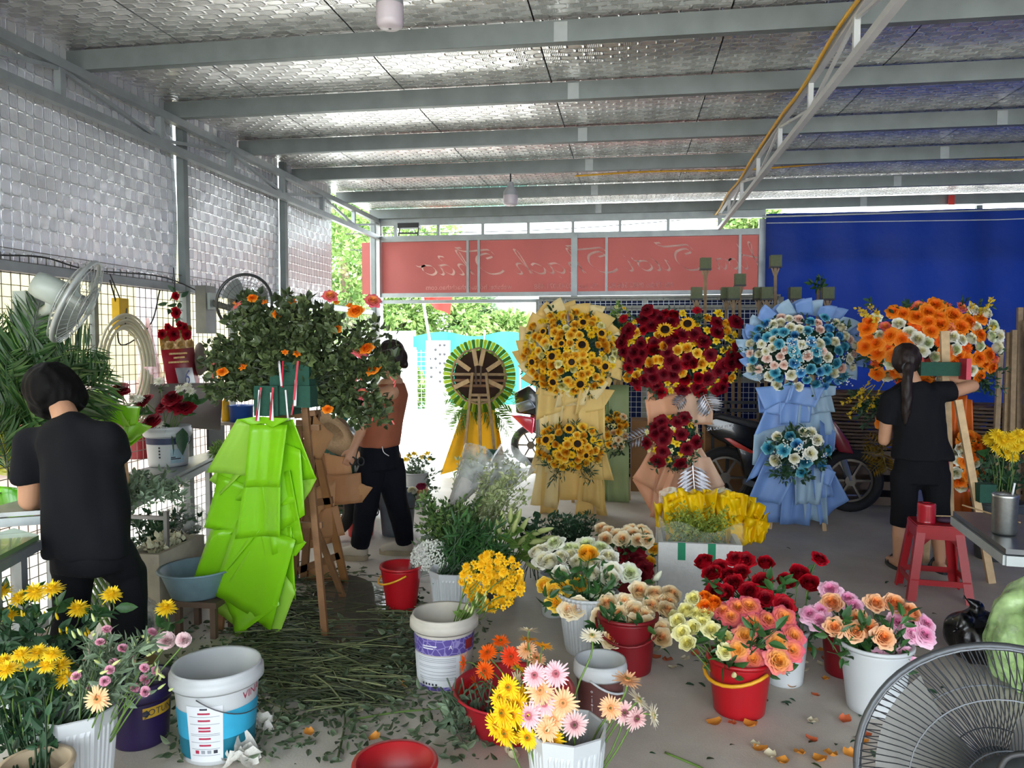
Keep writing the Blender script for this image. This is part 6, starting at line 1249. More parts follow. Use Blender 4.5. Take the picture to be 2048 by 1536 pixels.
slab(mb, 'tank', BLK, ((1590, 850), (1650, 835), (1680, 860), (1660, 890), (1600, 885)), Ym, .24); MB().tube([PY(1660, 840, Ym), (fw.x, Ym, .3)], .035, 8).obj('fork', GRYF, mb, world=True); slab(mb, 'engine', GRYF, ((1530, 930), (1600, 925), (1610, 985), (1540, 990)), Ym, .25)
MB().tube([PY(1640, 815, Ym) + V(0, -.3, 0), PY(1645, 812, Ym), PY(1640, 815, Ym) + V(0, .3, 0)], .014, 8).obj('handlebar', DK, mb, world=True)
MB().tube([PY(1480, 955, Ym) + V(0, -.2, 0), PY(1530, 970, Ym) + V(0, -.2, 0)], .03, 10).obj('exhaust', GRYF, mb, world=True)
text('SA ULLATOR', .042, INKW, mb, Matrix.Translation(PY(1440, 858, Ym - .175)) @ Matrix.Rotation(-.18, 4, 'Y') @ Matrix.Rotation(PI / 2, 4, 'X'), 'lettering', 'CENTER', .3)
Yr = 9.75; mr_ = thing('motorbike', 'red and black scooter parked outside in the sun beside the wreath stand', 'motorbike', (PY(1045, 900, Yr).x, Yr, 0))
slab(mr_, 'tail', BLK, ((1030, 785), (1060, 770), (1082, 790), (1080, 830), (1035, 825)), Yr, .25); slab(mr_, 'side_panel', GRYF, ((1030, 808), (1060, 798), (1072, 815), (1040, 826)), Yr - .14, .04); slab(mr_, 'red_panel', mat('pink_red_fairing', '#b8203c', .25, coat=.5), ((1022, 828), (1070, 835), (1066, 868), (1050, 855)), Yr - .1, .2); slab(mr_, 'red_tail', REDF, ((1062, 800), (1080, 800), (1074, 865), (1062, 850)), Yr, .2)
wheel(mr_, (PY(1062, 900, Yr).x, Yr, .27), .26)
# ================================================================== BEHIND THE STANDS
CB = mat('brown_cardboard', '#8f6a46', .8, 0, .08, 5)
def carton(label, px0, px1, py1, Y, dep, h):
    a, c = PY(px0, 900, Y).x, PY(px1, 900, Y).x; t = thing('cardboard_box', label, 'box', ((a + c) / 2, Y + dep / 2, 0)); z = h; MB().box((0, 0, z / 2), (c - a, dep, z)).obj('carton', CB, t); MB().box((0, 0, z + .001), (.06, dep, .003)).obj('tape', mat('packing_tape', '#b89a6a', .3), t); return t
carton('brown cardboard carton behind the crimson flowers', 1262, 1340, 850, 8.2, .4, .75); carton('wide brown carton on the bench behind the motorbike', 1410, 1520, 830, 7.95, .35, .78)
bn = thing('metal_bench', 'dark steel bench frame behind the motorbike', 'bench', (PY(1450, 900, 7.88).x, 7.88, 0))
for px in (1425, 1455, 1520): MB().bar((PY(px, 900, 7.88).x, 7.88, 0), (PY(px, 900, 7.88).x, 7.88, .98), .03, .03).obj('leg', DK, bn, world=True)
for z in (.98, .9): MB().bar((PY(1415, 900, 7.88).x, 7.88, z), (PY(1530, 900, 7.88).x, 7.88, z), .03, .03).obj('rail', DK, bn, world=True)
def frames(label, grp, px, Y, n, z0, dz, R):
    for i in range(n):
        q = PY(px + R_(-10, 10), 800, Y); t = thing('wreath_hoop', label, 'frame', (q.x, Y + R_(-.03, .03), z0 + dz * i), R_(0, 1), grp)
        MB().tube([(R * math.cos(2 * PI * k / 14), R * math.sin(2 * PI * k / 14), .02) for k in range(15)], .014, 4).obj('hoop', BRN, t)
        for k in range(4): a = k * PI / 4; MB().bar((-R * math.cos(a), -R * math.sin(a), .02), (R * math.cos(a), R * math.sin(a), .02), .04, .012).obj('slat', WOOD_D, t)
frames('dark wooden wreath frame in the stack beside the blue stand', 'stacked wreath frames beside blue stand', 1708, 8.0, 16, .55, .034, .38); frames('dark wooden wreath frame in the stack behind the orange flowers', 'stacked wreath frames behind orange stand', 1985, 7.7, 16, .45, .034, .4)
for lab, px, Y in (('low crate under the wreath frames beside the blue stand', 1708, 8.0), ('low crate under the wreath frames behind the orange flowers', 1985, 7.7)):
    q = PY(px, 900, Y); t = thing('wooden_crate', lab, 'crate', (q.x, Y, 0)); h = .54 if px < 1800 else .44
    for k in range(4):
        for y in (-.26, .26): MB().box((0, y, .06 + k * (h - .1) / 3), (.6, .02, .08)).obj('slat', BRN, t)
    for x in (-.29, .29): MB().box((x, 0, h / 2), (.02, .5, h)).obj('end_panel', BRN, t)
for i, (px, top, Y) in enumerate(((2003, 660, 7.2), (2018, 665, 7.25), (2028, 660, 7.2), (2040, 615, 7.3), (2052, 640, 7.2), (2062, 600, 7.3))):
    q = PY(px, top, Y); t = thing('timber_pole', 'square pale timber pole leaning at the right edge', 'pole', (q.x, Y, 0), group='timber poles at the right edge'); MB().bar(q, (q.x - .05 + .02 * i, Y - .05, 0), .04, .035, (0, 1, 0)).obj('pole', WOOD_O, t, world=True)
# easel in front of the orange stand
Ye = 5.55; ez = thing('easel', 'pale pine easel with a dark foam panel in front of the orange flowers', 'easel', (PY(1900, 1000, Ye).x, Ye, 0))
MB().bar(PY(1889, 662, Ye + .2), V(PY(1905, 1000, Ye + .2).x, Ye + .2, 0), .055, .03, (0, 1, 0)).obj('mast', WOOD, ez, world=True)
MB().bar(PY(1916, 800, Ye), V(PY(1984, 1140, Ye - .2).x, Ye - .2, 0), .045, .03, (0, 1, 0)).obj('leg', WOOD, ez, world=True); MB().bar(PY(1875, 800, Ye + .2), V(PY(1850, 1120, Ye + .25).x, Ye + .25, 0), .045, .03, (0, 1, 0)).obj('leg', WOOD, ez, world=True)
A, B = PY(1845, 752, Ye), PY(1940, 725, Ye); MB().box((A + B) / 2 + V(0, .08, 0), (B.x - A.x, .1, B.z - A.z)).obj('foam_panel', FOAM, ez, world=True)
for x in (1930,): MB().box(PY(x, 738, Ye - .0), (.03, .12, .14)).obj('ribbon', RIB, ez, world=True)
A = PY(1970, 985, Ye - .14); MB().box(A, (.1, .09, .12)).obj('foam_block', FOAM, ez, world=True)
# bucket of yellow gladioli at right edge
YB = G(1990, 1060); YB = V(PY(1998, 960, 6.0).x, 6.0, 0); pail('flower_bucket', 'dark bucket of yellow chrysanthemums at the right edge', YB, .17, .14, .42, mat('dark_grey_plastic', '#3a3f42', .5), .008)
for x, y in ((1978, 880), (1990, 895), (2003, 885), (2018, 880), (2030, 895), (2042, 885), (2010, 905), (2022, 915), (1992, 872), (2036, 872), (2050, 900)):
    flower('chrysanthemum', 'yellow chrysanthemum in the dark bucket at the right edge', 'flower', 'yellow chrysanthemums at the right edge', MUMS, 'mum', YB + V(R_(-.05, .05), R_(-.05, .05), .2), PY(x, y, 5.9 + R_(-.1, .1)), V(R_(-.3, .3), -.7, .5), .12, 2, .12, lm=GREEN)
fo = thing('chrysanthemum_foliage', 'dark leaves and pale blossom around the right edge chrysanthemums', 'foliage', YB); foliage('leaves', GREEN_D, fo, [(PY(R_(1950, 2050), R_(900, 960), 5.95), YB + V(0, 0, .35)) for i in range(22)], 9, .06, LEAF)
WBK = V(PY(1975, 1000, 6.1).x, 6.15, 0)
# ================================================================== PEOPLE
def limb(b, pts, radii, ends=True):
    pts = [Vector(p) for p in pts]; P_ = []; R = []
    for i in range(len(pts) - 1):
        for k in range(4): f = k / 4; P_.append(pts[i].lerp(pts[i + 1], f)); R.append(radii[i] + (radii[i + 1] - radii[i]) * f)
    P_.append(pts[-1]); R.append(radii[-1]); b.tube(P_, R, 14)
    for i, (p, r) in enumerate(zip(pts, radii)):
        if 0 < i < len(pts) - 1 or ends: b.sphere(p, r, 14, 9)
def ell(b, c, r): b.sphere(c, 1, 18, 12, sc=r)
def loft(b, rings, n=22):
    """rings: (centre, rx, ry, turn)"""
    vs_ = []
    for c, rx, ry, tz in rings:
        c = Vector(c)
        for j in range(n):
            a = 2 * PI * j / n; x, y = rx * math.cos(a), ry * math.sin(a); vs_.append(c + V(x * math.cos(tz) - y * math.sin(tz), x * math.sin(tz) + y * math.cos(tz), 0))
    k = len(rings)
    b.add(vs_, [(i * n + j, i * n + (j + 1) % n, (i + 1) * n + (j + 1) % n, (i + 1) * n + j) for i in range(k - 1) for j in range(n)] + [tuple(range(n - 1, -1, -1)), tuple((k - 1) * n + j for j in range(n))])
def skin_over(b, name, m, parent, voxel=.008, smooth=6, wrinkle=0., wscale=9.):
    """one continuous smooth surface over all the volumes in b"""
    o = b.obj('tmp', m, None, True); r = o.modifiers.new('r', 'REMESH'); r.mode = 'VOXEL'; r.voxel_size = voxel
    s_ = o.modifiers.new('s', 'SMOOTH'); s_.iterations = smooth; s_.factor = .5
    bpy.context.view_layer.update(); me = bpy.data.meshes.new_from_object(o.evaluated_get(bpy.context.evaluated_depsgraph_get())); bpy.data.objects.remove(o)
    me.name = name
    if wrinkle:
        from mathutils import noise
        nr = [v.normal.copy() for v in me.vertices]
        for v, n_ in zip(me.vertices, nr): v.co += n_ * wrinkle * noise.noise(Vector((v.co.x * wscale, v.co.y * wscale, v.co.z * wscale * .45)))
    me.polygons.foreach_set('use_smooth', [True] * len(me.polygons))
    if not me.materials: me.materials.append(m)
    q = bpy.data.objects.new(name, me); COL.objects.link(q); adopt(q, parent, True); return q
SKIN = mat('skin', '#b98a6c', .55, 0, .06, 8); SKIN_D = mat('skin_shaded_side', '#a87a5e', .55, 0, .06, 8) if False else SKIN
HAIR = mat('black_hair', '#080708', .65, 0, .2, 40, .15, 120, spec=.12); HAIRB = mat('dark_brown_hair', '#1d1210', .5, 0, .25, 50, .2, 140, spec=.3)
BLKC = mat('black_cotton', '#121317', .9, 0, .1, 6, .15, 200, spec=.15); BLKJ = mat('dark_navy_denim', '#0d0f17', .9, 0, .12, 8, .15, 220, spec=.15); CHAR = mat('charcoal_cotton', '#15161a', .9, 0, .1, 6, .15, 200, spec=.15); RUST = mat('rust_knit', '#8f4f34', .8, 0, .1, 8, .2, 260)
def hand(b, wrist, d, curl, side, s=1., spread=.18, thumb=None):
    """palm, four jointed fingers of unequal length and a thumb from the side of the palm"""
    wrist, d, curl = Vector(wrist), Vector(d).normalized(), Vector(curl).normalized(); sd = d.cross(curl).normalized() * side; k = wrist + d * .05 * s
    for i in range(5): f = i / 4; b.sphere(wrist.lerp(k + d * .04 * s, f), .026 * s * (1 - .1 * f), 12, 8, sc=(1, 1, 1))
    for i in (-1, 1): limb(b, [wrist + sd * .012 * i * s, wrist + d * .088 * s + sd * .026 * i * s], [.018 * s, .014 * s])
    for i, L in enumerate((.066, .076, .071, .056)):
        o = sd * ((i - 1.5) * .0195 * s); a = wrist + d * .088 * s + o; dd = (d + sd * (i - 1.5) * spread * .4).normalized()
        p1 = a + (dd * .85 + curl * .5).normalized() * L * .45 * s; p2 = p1 + (dd * .4 + curl * .9).normalized() * L * .33 * s; p3 = p2 + (curl * .95 - dd * .15).normalized() * L * .28 * s
        limb(b, [a, p1, p2, p3], [.0098 * s, .0092 * s, .0085 * s, .0075 * s])
    th = wrist + d * .03 * s - sd * .022 * s; t1 = th + (d * .55 - sd * .8 + curl * .35).normalized() * .038 * s; t2 = t1 + (d * .8 - sd * .25 + curl * .5).normalized() * .034 * s
    limb(b, [th, t1, t2], [.0125 * s, .0105 * s, .009 * s])
def head(b, c, fwd, s=1.):
    """skull, jaw, nose, lips, ears, brow; fwd is where the face looks"""
    c, f = Vector(c), Vector(fwd).normalized(); up = V(0, 0, 1); r = f.cross(up).normalized(); u = r.cross(f)
    b.sphere(c, .082 * s, 18, 12, sc=(1, 1, 1.12)); b.sphere(c + f * .02 * s + u * .012 * s, .082 * s, 18, 12); b.sphere(c + f * .042 * s - u * .055 * s, .052 * s, 14, 10); b.sphere(c + f * .066 * s - u * .088 * s, .026 * s, 12, 8)
    limb(b, [c + f * .098 * s + u * .012 * s, c + f * .117 * s - u * .022 * s], [.010 * s, .0145 * s]); b.sphere(c + f * .101 * s - u * .052 * s, .015 * s, 10, 8, sc=(1.3, 1.0, .6))
    for i in (-1, 1): b.sphere(c + r * .084 * s * i - u * .012 * s - f * .004 * s, .024 * s, 10, 8, sc=(.45, 1, 1.3)); b.sphere(c + f * .088 * s + r * .034 * s * i + u * .026 * s, .016 * s, 8, 6)
    return r, u
def eyes(parent, c, f, r, u, s=1.):
    for i in (-1, 1): MB().sphere(Vector(c) + Vector(f).normalized() * .092 * s + r * .032 * s * i + u * .004 * s, .0115 * s, 10, 8).obj('eye', mat('dark_eye', '#201814', .2), parent, True, world=True)
def strand_cap(b, c, r, n, L, dirs, R=.006):
    for i in range(n):
        a = dirs(i / n); limb(b, a, [R, R, R * .5])

# ---- ponytailed worker at the orange stand, seen from behind
Yp = G(1838, 1138).y; w1 = thing('person', 'ponytailed worker in black tee and cropped trousers reaching to the orange stand', 'person', G(1838, 1138))
def q(x, y, d=0.): return PY(x, y, Yp + d)
def fl(x, y, z): g = PY(x, y, Yp); return V(g.x, Yp, z)
body = MB(); hc = q(1812, 724, .03); r, u = head(body, hc, V(.35, .9, -.15), .98)
limb(body, [q(1815, 738, .02), q(1826, 765, .0)], [.05, .055])
loft(body, [(q(1842, 935), .155, .11, 0), (q(1840, 895), .135, .10, 0), (q(1836, 850), .145, .10, 0), (q(1832, 800), .16, .095, 0), (q(1830, 772), .10, .06, 0)])
for (hx, kx, ax, ay, fy, dy) in ((1815, 1803, 1796, 1112, 1128, 0.), (1868, 1876, 1880, 1125, 1145, -.06)):
    hip, kn, an = q(hx, 940, 0), q(kx, 1045, .01 + dy), V(q(ax, ay, dy).x, Yp + dy, .085)
    limb(body, [hip, kn, kn.lerp(an, .35) + V(0, -.015, 0), an], [.088, .056, .057, .034]); ft = V(an.x, an.y, .045)
    limb(body, [ft + V(0, -.025, -.005), ft + V(-.01 if hx < 1840 else .01, .10, -.012), ft + V(-.01 if hx < 1840 else .015, .165, -.022)], [.036, .034, .02])
sh, el, wr = q(1882, 790, 0), q(1945, 772, .06), q(1876, 745, .18); limb(body, [sh, el], [.050, .042]); limb(body, [el, wr], [.041, .027]); hand(body, wr, (q(1850, 735, .24) - wr), V(-.3, .5, -.8), 1, .95)
sh2, el2, wr2 = q(1778, 798, 0), q(1768, 880, .08), q(1800, 830, .28); limb(body, [sh2, el2], [.050, .040]); limb(body, [el2, wr2], [.040, .027]); hand(body, wr2, V(.6, .6, .5), V(.5, .6, -.5), -1, .95)
skin_over(body, 'body', SKIN, w1, .0065, 4); eyes(w1, hc, V(.35, .9, -.15), r, u, .98)
tee = MB(); loft(tee, [(q(1845, 918), .205, .14, 0), (q(1842, 880), .175, .13, 0), (q(1837, 840), .165, .12, 0), (q(1832, 800), .178, .115, 0), (q(1830, 778), .165, .10, 0), (q(1829, 763), .085, .065, 0)])
limb(tee, [q(1868, 785), sh.lerp(el, .42)], [.075, .068], False); tee.sphere(q(1872, 788), .074, 14, 10); limb(tee, [q(1830, 782), q(1784, 797)], [.07, .072]); limb(tee, [q(1784, 797), sh2.lerp(el2, .55)], [.072, .07], False)
skin_over(tee, 'black_tee', CHAR, w1, .009, 8, .012, 14)
tr_ = MB(); loft(tr_, [(q(1842, 905), .16, .12, 0), (q(1842, 940), .178, .135, 0), (q(1842, 965), .172, .125, 0)])
for hx, kx, dy in ((1812, 1804, .0), (1870, 1876, -.04)): limb(tr_, [q(hx, 945), q((hx + kx) / 2, 1000, dy / 2), q(kx, 1052, dy)], [.098, .085, .078], False)
skin_over(tr_, 'cropped_trousers', BLKC, w1, .009, 8, .008, 14)
MB().bar(q(1898, 915, -.02), q(1897, 1048, -.06), .008, .003, (0, 1, 0)).obj('red_side_stripe', RIB, w1, world=True)
for an_x, dy in ((1796, 0.), (1880, -.06)):
    c = V(q(an_x, 1120, dy).x, Yp + dy, 0); sx = -1 if an_x < 1840 else 1
    b = MB(); b.add([], []); prof = []
    for i in range(20): a = 2 * PI * i / 20; prof.append((c.x + .043 * math.cos(a) + (sx * .01), c.y + .055 + .125 * math.sin(a)))
    b.add([(x, y, 0) for x, y in prof] + [(x, y, .022) for x, y in prof], [tuple(range(19, -1, -1)), tuple(range(20, 40))] + [(i, (i + 1) % 20, 20 + (i + 1) % 20, 20 + i) for i in range(20)]); sd_ = b.obj('sandal', DK, w1, world=True)
    MB().tube(catmull([c + V(-.042, .07, .02), c + V(0, .08, .075), c + V(.045, .07, .02)], 5), .012, 6).obj('strap', DK, sd_, True, world=True)
hb = MB(); hb.sphere(hc + V(-.005, -.022, .018), .098, 18, 12, sc=(.95, 1, 1.08)); hb.sphere(hc + V(.0, .0, .05), .085, 16, 10)
pt_ = [hc + V(-.02, -.10, -.03), hc + V(-.03, -.13, -.10), hc + V(-.03, -.125, -.22), hc + V(-.03, -.12, -.34), hc + V(-.035, -.12, -.43)]
limb(hb, pt_, [.035, .034, .038, .03, .008]); skin_over(hb, 'hair', HAIRB, w1, .007, 3, .006, 40)
MB().tube([hc + V(-.02 + .036 * math.cos(a * PI / 6), -.105, -.035 + .036 * math.sin(a * PI / 6)) for a in range(13)], .008, 6).obj('hair_tie', DK, w1, True, world=True)

# ---- bending worker with a black bob, left
Yw = 3.15; w2 = thing('person', 'worker with a short black bob in black tee bending over the left table', 'person', V(PY(165, 1300, Yw).x, Yw, 0))
def q(x, y, d=0.): return PY(x, y, Yw + d)
body = MB(); hc = q(112, 782, .10); fw2 = V(-.15, .85, -.55); r, u = head(body, hc, fw2, 1.0); limb(body, [q(122, 810, .06), q(138, 850, .01)], [.052, .06])
loft(body, [(q(185, 1085), .16, .12, 0), (q(175, 1030), .14, .11, 0), (q(165, 960), .145, .11, .1), (q(150, 890), .16, .10, .1), (q(145, 852), .10, .065, 0)])
kn1, kn2 = V(q(145, 1250).x, Yw + .02, .48), V(q(232, 1250).x, Yw + .10, .48)
for hp, kn, ax, dy in ((q(150, 1095), kn1, -.02, 0), (q(215, 1090), kn2, .03, .08)):
    an = V(kn.x + ax, Yw - .02 + dy, .085); limb(body, [hp, kn, kn.lerp(an, .35) + V(0, -.015, 0), an], [.09, .06, .058, .036]); limb(body, [an + V(0, -.02, -.045), an + V(0, .16, -.06)], [.038, .026])
sh, el, wr = q(62, 885, -.02), q(58, 1000, .02), q(82, 1025, .24); limb(body, [sh, el], [.055, .046]); limb(body, [el, wr], [.046, .03]); hand(body, wr, V(.4, .9, .05), V(.3, .2, -.9), 1)
sh2, el2, wr2 = q(225, 868, .02), q(238, 960, .1), q(205, 985, .32); limb(body, [sh2, el2], [.052, .044]); limb(body, [el2, wr2], [.044, .028]); hand(body, wr2, V(-.3, .9, .1), V(-.3, .2, -.9), -1)
skin_over(body, 'body', SKIN, w2, .0065, 4); eyes(w2, hc, fw2, r, u)
tee = MB(); loft(tee, [(q(178, 1108), .205, .15, .05), (q(175, 1070), .20, .145, .05), (q(170, 1000), .19, .14, .05), (q(162, 930), .185, .135, .05), (q(150, 885), .19, .125, .05), (q(146, 862), .165, .10, .05), (q(142, 842), .09, .07, 0)])
limb(tee, [q(140, 858), q(68, 888)], [.07, .082]); limb(tee, [q(146, 855), q(222, 876)], [.07, .08]); limb(tee, [q(68, 888), sh.lerp(el, .68)], [.08, .074], False); limb(tee, [q(222, 876), sh2.lerp(el2, .5)], [.08, .074], False)
skin_over(tee, 'black_tee', BLKC, w2, .009, 16, .02, 10)
tr_ = MB(); loft(tr_, [(q(182, 1080), .165, .125, 0), (q(182, 1110), .185, .14, 0), (q(182, 1140), .178, .13, 0)])
for hp, kn, ax, dy in ((q(148, 1110), kn1, -.02, 0), (q(218, 1105), kn2, .03, .08)): limb(tr_, [hp, kn, V(kn.x + ax, Yw - .02 + dy, .10)], [.10, .082, .075], False)
skin_over(tr_, 'black_trousers', BLKC, w2, .009, 8, .012, 12)
hb = MB(); hb.sphere(hc + V(-.01, -.02, .022), .118, 20, 14, sc=(1.02, 1, 1.0)); hb.sphere(hc + V(.02, -.01, .0), .108, 18, 12); hb.sphere(hc + V(-.035, .0, -.045), .092, 16, 10); hb.sphere(hc + V(.055, .01, -.03), .085, 16, 10); limb(hb, [hc + V(.07, .0, -.03), hc + V(.115, .0, -.06), hc + V(.15, .0, -.075)], [.03, .016, .004]); limb(hb, [hc + V(-.06, 0, -.05), hc + V(-.085, .02, -.115)], [.05, .02])
skin_over(hb, 'hair', HAIR, w2, .007, 3, .007, 34)

# ---- tank-top worker in the middle, side on
Yt = G(755, 1122).y; w3 = thing('person', 'worker in a rust tank top and dark jeans standing beside the foliage', 'person', G(755, 1122))
def q(x, y, d=0.): return PY(x, y, Yt + d)
body = MB(); hc = q(778, 712, 0); fw3 = V(-.9, .25, -.1); r, u = head(body, hc, fw3, .98); limb(body, [q(784, 728), q(786, 758)], [.05, .056])
loft(body, [(q(758, 905), .125, .15, 0), (q(765, 868), .115, .135, 0), (q(772, 825), .12, .15, 0), (q(778, 785), .115, .165, 0), (q(784, 757), .07, .1, 0)])
F1, F2 = G(712, 1118), G(802, 1108)
for hp, kn, F, dy in ((q(742, 915, -.05), q(733, 1010, -.08), F1, -.0), (q(775, 915, .06), q(795, 1010, .06), F2, .0)):
    an = V(F.x + .03, F.y, .10); limb(body, [hp, kn, kn.lerp(an, .35), an], [.10, .062, .06, .038]); limb(body, [an + V(.02, 0, -.05), an + V(-.14, -.02, -.065)], [.036, .03])
sh, el, wr = q(782, 785, -.14), q(735, 800, -.2), q(700, 775, -.22); limb(body, [sh, el], [.056, .044]); limb(body, [el, wr], [.043, .028]); hand(body, wr, V(-1, 0, .35), V(-.3, .4, -.8), 1, .95)
sh2, el2, wr2 = q(770, 790, .1), q(728, 850, -.1), q(708, 895, -.2); limb(body, [sh2, el2], [.052, .042]); limb(body, [el2, wr2], [.041, .027]); hand(body, wr2, V(-.25, -.3, -.9), V(-.5, .5, -.4), 1, .95)
skin_over(body, 'body', SKIN, w3, .0065, 4); eyes(w3, hc, fw3, r, u, .98)
tt = MB(); loft(tt, [(q(758, 892), .145, .165, 0), (q(763, 868), .14, .158, 0), (q(771, 825), .138, .165, 0), (q(778, 790), .13, .17, 0), (q(783, 765), .085, .125, 0)])
skin_over(tt, 'rust_tank_top', RUST, w3, .009, 8, .008, 12)
jn = MB(); loft(jn, [(q(758, 882), .135, .155, 0), (q(757, 910), .15, .165, 0), (q(757, 935), .15, .16, 0)])
for hp, kn, F in ((q(742, 922, -.05), q(733, 1010, -.08), F1), (q(776, 922, .06), q(795, 1010, .06), F2)): limb(jn, [hp, kn, V(F.x + .03, F.y, .10)], [.115, .084, .068], False)
skin_over(jn, 'dark_jeans', BLKJ, w3, .009, 8, .010, 12)
MB().tube(catmull([q(764, 893, -.165), q(768, 905, -.17), q(778, 912, -.165)], 5), .003, 5).obj('pocket_stitch', RIBW, w3, True, world=True); MB().sphere(q(727, 888, -.09), .009, 8, 6).obj('button', PLW, w3, True, world=True)
SHOE = mat('off_white_sneaker', '#a89f90', .6, 0, .08, 10); SOLE = mat('sneaker_sole', '#94876f', .7)
for F in (F1, F2):
    b = MB(); limb(b, [V(F.x + .045, F.y, .05), V(F.x - .03, F.y - .005, .055), V(F.x - .115, F.y - .015, .04)], [.048, .048, .038]); limb(b, [V(F.x + .04, F.y, .06), V(F.x + .03, F.y, .13)], [.052, .05]); s_ = skin_over(b, 'sneaker', SHOE, w3, .007, 5)
    b = MB(); pr = [(F.x - .035 + .13 * math.cos(2 * PI * i / 24), F.y - .006 + .056 * math.sin(2 * PI * i / 24)) for i in range(24)]; b.add([(x, y, 0) for x, y in pr] + [(x, y, .035) for x, y in pr], [tuple(range(23, -1, -1)), tuple(range(24, 48))] + [(i, (i + 1) % 24, 24 + (i + 1) % 24, 24 + i) for i in range(24)]); b.obj('sole', SOLE, s_, world=True)
hb = MB(); hb.sphere(hc + V(.02, -.0, .022), .098, 18, 12); hb.sphere(hc + V(.05, 0, -.01), .085, 16, 10); limb(hb, [hc + V(.08, 0, -.02), hc + V(.11, 0, -.06)], [.05, .03]); skin_over(hb, 'hair', HAIRB, w3, .007, 3, .006, 40)
sc2 = thing('pruning_scissors', 'black handled scissors held by the tank-top worker', 'scissors', wr2 + V(0, 0, -.1)); c = wr2 + V(.03, -.03, -.09)
for s_ in (-1, 1):
    MB().tube([c + V(.03 * s_ + .022 * math.cos(2 * PI * i / 16), 0, .028 * math.sin(2 * PI * i / 16)) for i in range(17)], .005, 6).obj('handle', DK, sc2, True, world=True); MB().bar(c + V(.012 * s_, 0, -.03), c + V(-.012 * s_ - .02, 0, -.13), .012, .003, (0, 1, 0)).obj('blade', SSM, sc2, world=True)
# ================================================================== STOOL, RIGHT TABLE, BAGS, FLOOR FAN
L0 = G(1866, 1188); t = thing('plastic_stool', 'red plastic stool carrying a spool in front of the ponytailed worker', 'stool', L0, -.12)
H, wt, wb = .455, .125, .185
def leg_pt(sx, sy, z, k=1.): f = 1 - z / H; w = wt + (wb - wt) * f; return V(sx * w * k, sy * w * k, z)
MB().box((0, 0, H - .006), (.25, .25, .014)).box((0, 0, H - .018), (.235, .235, .012)).obj('seat', PLR, t)
for sx, sy in ((-1, -1), (1, -1), (1, 1), (-1, 1)):
    b = MB(); w = .05; rings = []
    for z in (0, H * .5, H - .02): c = leg_pt(sx, sy, z); rings.append([c, c - V(sx * w, 0, 0), c - V(sx * w, sy * .008, 0), c - V(sx * .008, sy * .008, 0), c - V(sx * .008, sy * w, 0), c - V(0, sy * w, 0)])
    vs_ = sum(rings, []); b.add(vs_, [(i * 6 + j, i * 6 + (j + 1) % 6, (i + 1) * 6 + (j + 1) % 6, (i + 1) * 6 + j) for i in range(2) for j in range(6)] + [(5, 4, 3, 2, 1, 0), (12, 13, 14, 15, 16, 17)]); b.obj('leg', PLR, t)
for (a, c_) in (((-1, -1), (1, -1)), ((1, -1), (1, 1)), ((1, 1), (-1, 1)), ((-1, 1), (-1, -1))):
    for z, h in ((.115, .035), (H - .045, .075)):
        A, B = leg_pt(*a, z, .97), leg_pt(*c_, z, .97); MB().bar(A, B, .008, h).obj('stretcher' if z < .2 else 'apron', PLR, t)
    for e, f in ((a, c_), (c_, a)):
        A = leg_pt(*e, H - .075, .97); B = leg_pt(*f, H - .075, .97); d = (B - A).normalized(); MB().add([A + d * .03, A + d * .085, A + d * .03 - V(0, 0, .055)], [(0, 1, 2), (2, 1, 0)]).obj('corner_web', PLR, t)
top = Vector(L0) + V(0, 0, H + .001)
c = top + V(-.055, -.01, 0); sp = thing('ribbon_spool', 'fat roll of shiny red ribbon on the red stool', 'spool', c); MB().lathe([(.02, 0), (.055, 0)] + [(.052 + .002 * (i % 2), .004 + i * .008) for i in range(14)] + [(.05, .118), (.02, .118), (.02, 0)], 32).obj('roll', mat('shiny_red_ribbon', '#a81426', .25, 0, .1, 30, coat=.3), sp, True)
c = top + V(.05, -.02, 0); cl = thing('tool_pouch', 'small dark purple pouch with sticks on the red stool', 'pouch', c); MB().sphere((0, 0, .018), .05, 14, 8, sc=(1, .7, .36)).obj('pouch', mat('purple_cloth', '#3a2438', .7), cl, True); MB().tube([(-.06, 0, .04), (.09, .03, .035)], .004, 5).obj('stick', WOOD, cl)
# steel table at right edge
zt = .75; pa, pb_ = G(1906, 1022, zt), G(2012, 1098, zt)
e = (pb_ - pa).normalized(); nrm = V(-e.y, e.x, 0); nrm = nrm if nrm.x > 0 else -nrm
cs_ = [pb_, pb_ + nrm * 1.0, pa + nrm * 1.0, pa]
table('scuffed steel table cut off by the right edge', [(v.x, v.y) for v in cs_], zt, [(v.x, v.y) for v in (pb_ + nrm * .7, pa + nrm * .45, pa + nrm * .9)], mat('dark_scuffed_steel', '#5d6062', .3, .6, .2, 5, .05))
c = G(2008, 1068, zt); tm = thing('steel_tumbler', 'brushed steel tumbler with a white straw on the right table', 'tumbler', c); MB().lathe([(.001, .001), (.043, .001), (.046, .01), (.050, .16), (.052, .17), (.048, .172), (.046, .16), (.04, .01), (.001, .008)], 32).obj('cup', mat('brushed_steel', '#8f918f', .3, .9, .1, 60), tm, True); MB().tube([(.01, 0, .05), (.045, .02, .215)], .004, 6).obj('straw', PLW, tm); MB().lathe([(.001, .168), (.047, .168)], 24).obj('lid', clear_film('lid_clear', '#cccccc', .5), tm)
tag(MB().tube([G(1925, 1010, zt + .004), G(2040, 1045, zt + .004)], .004, 5).obj('bamboo_stick', WOOD), 'thin bamboo stick lying on the right steel table', 'stick')
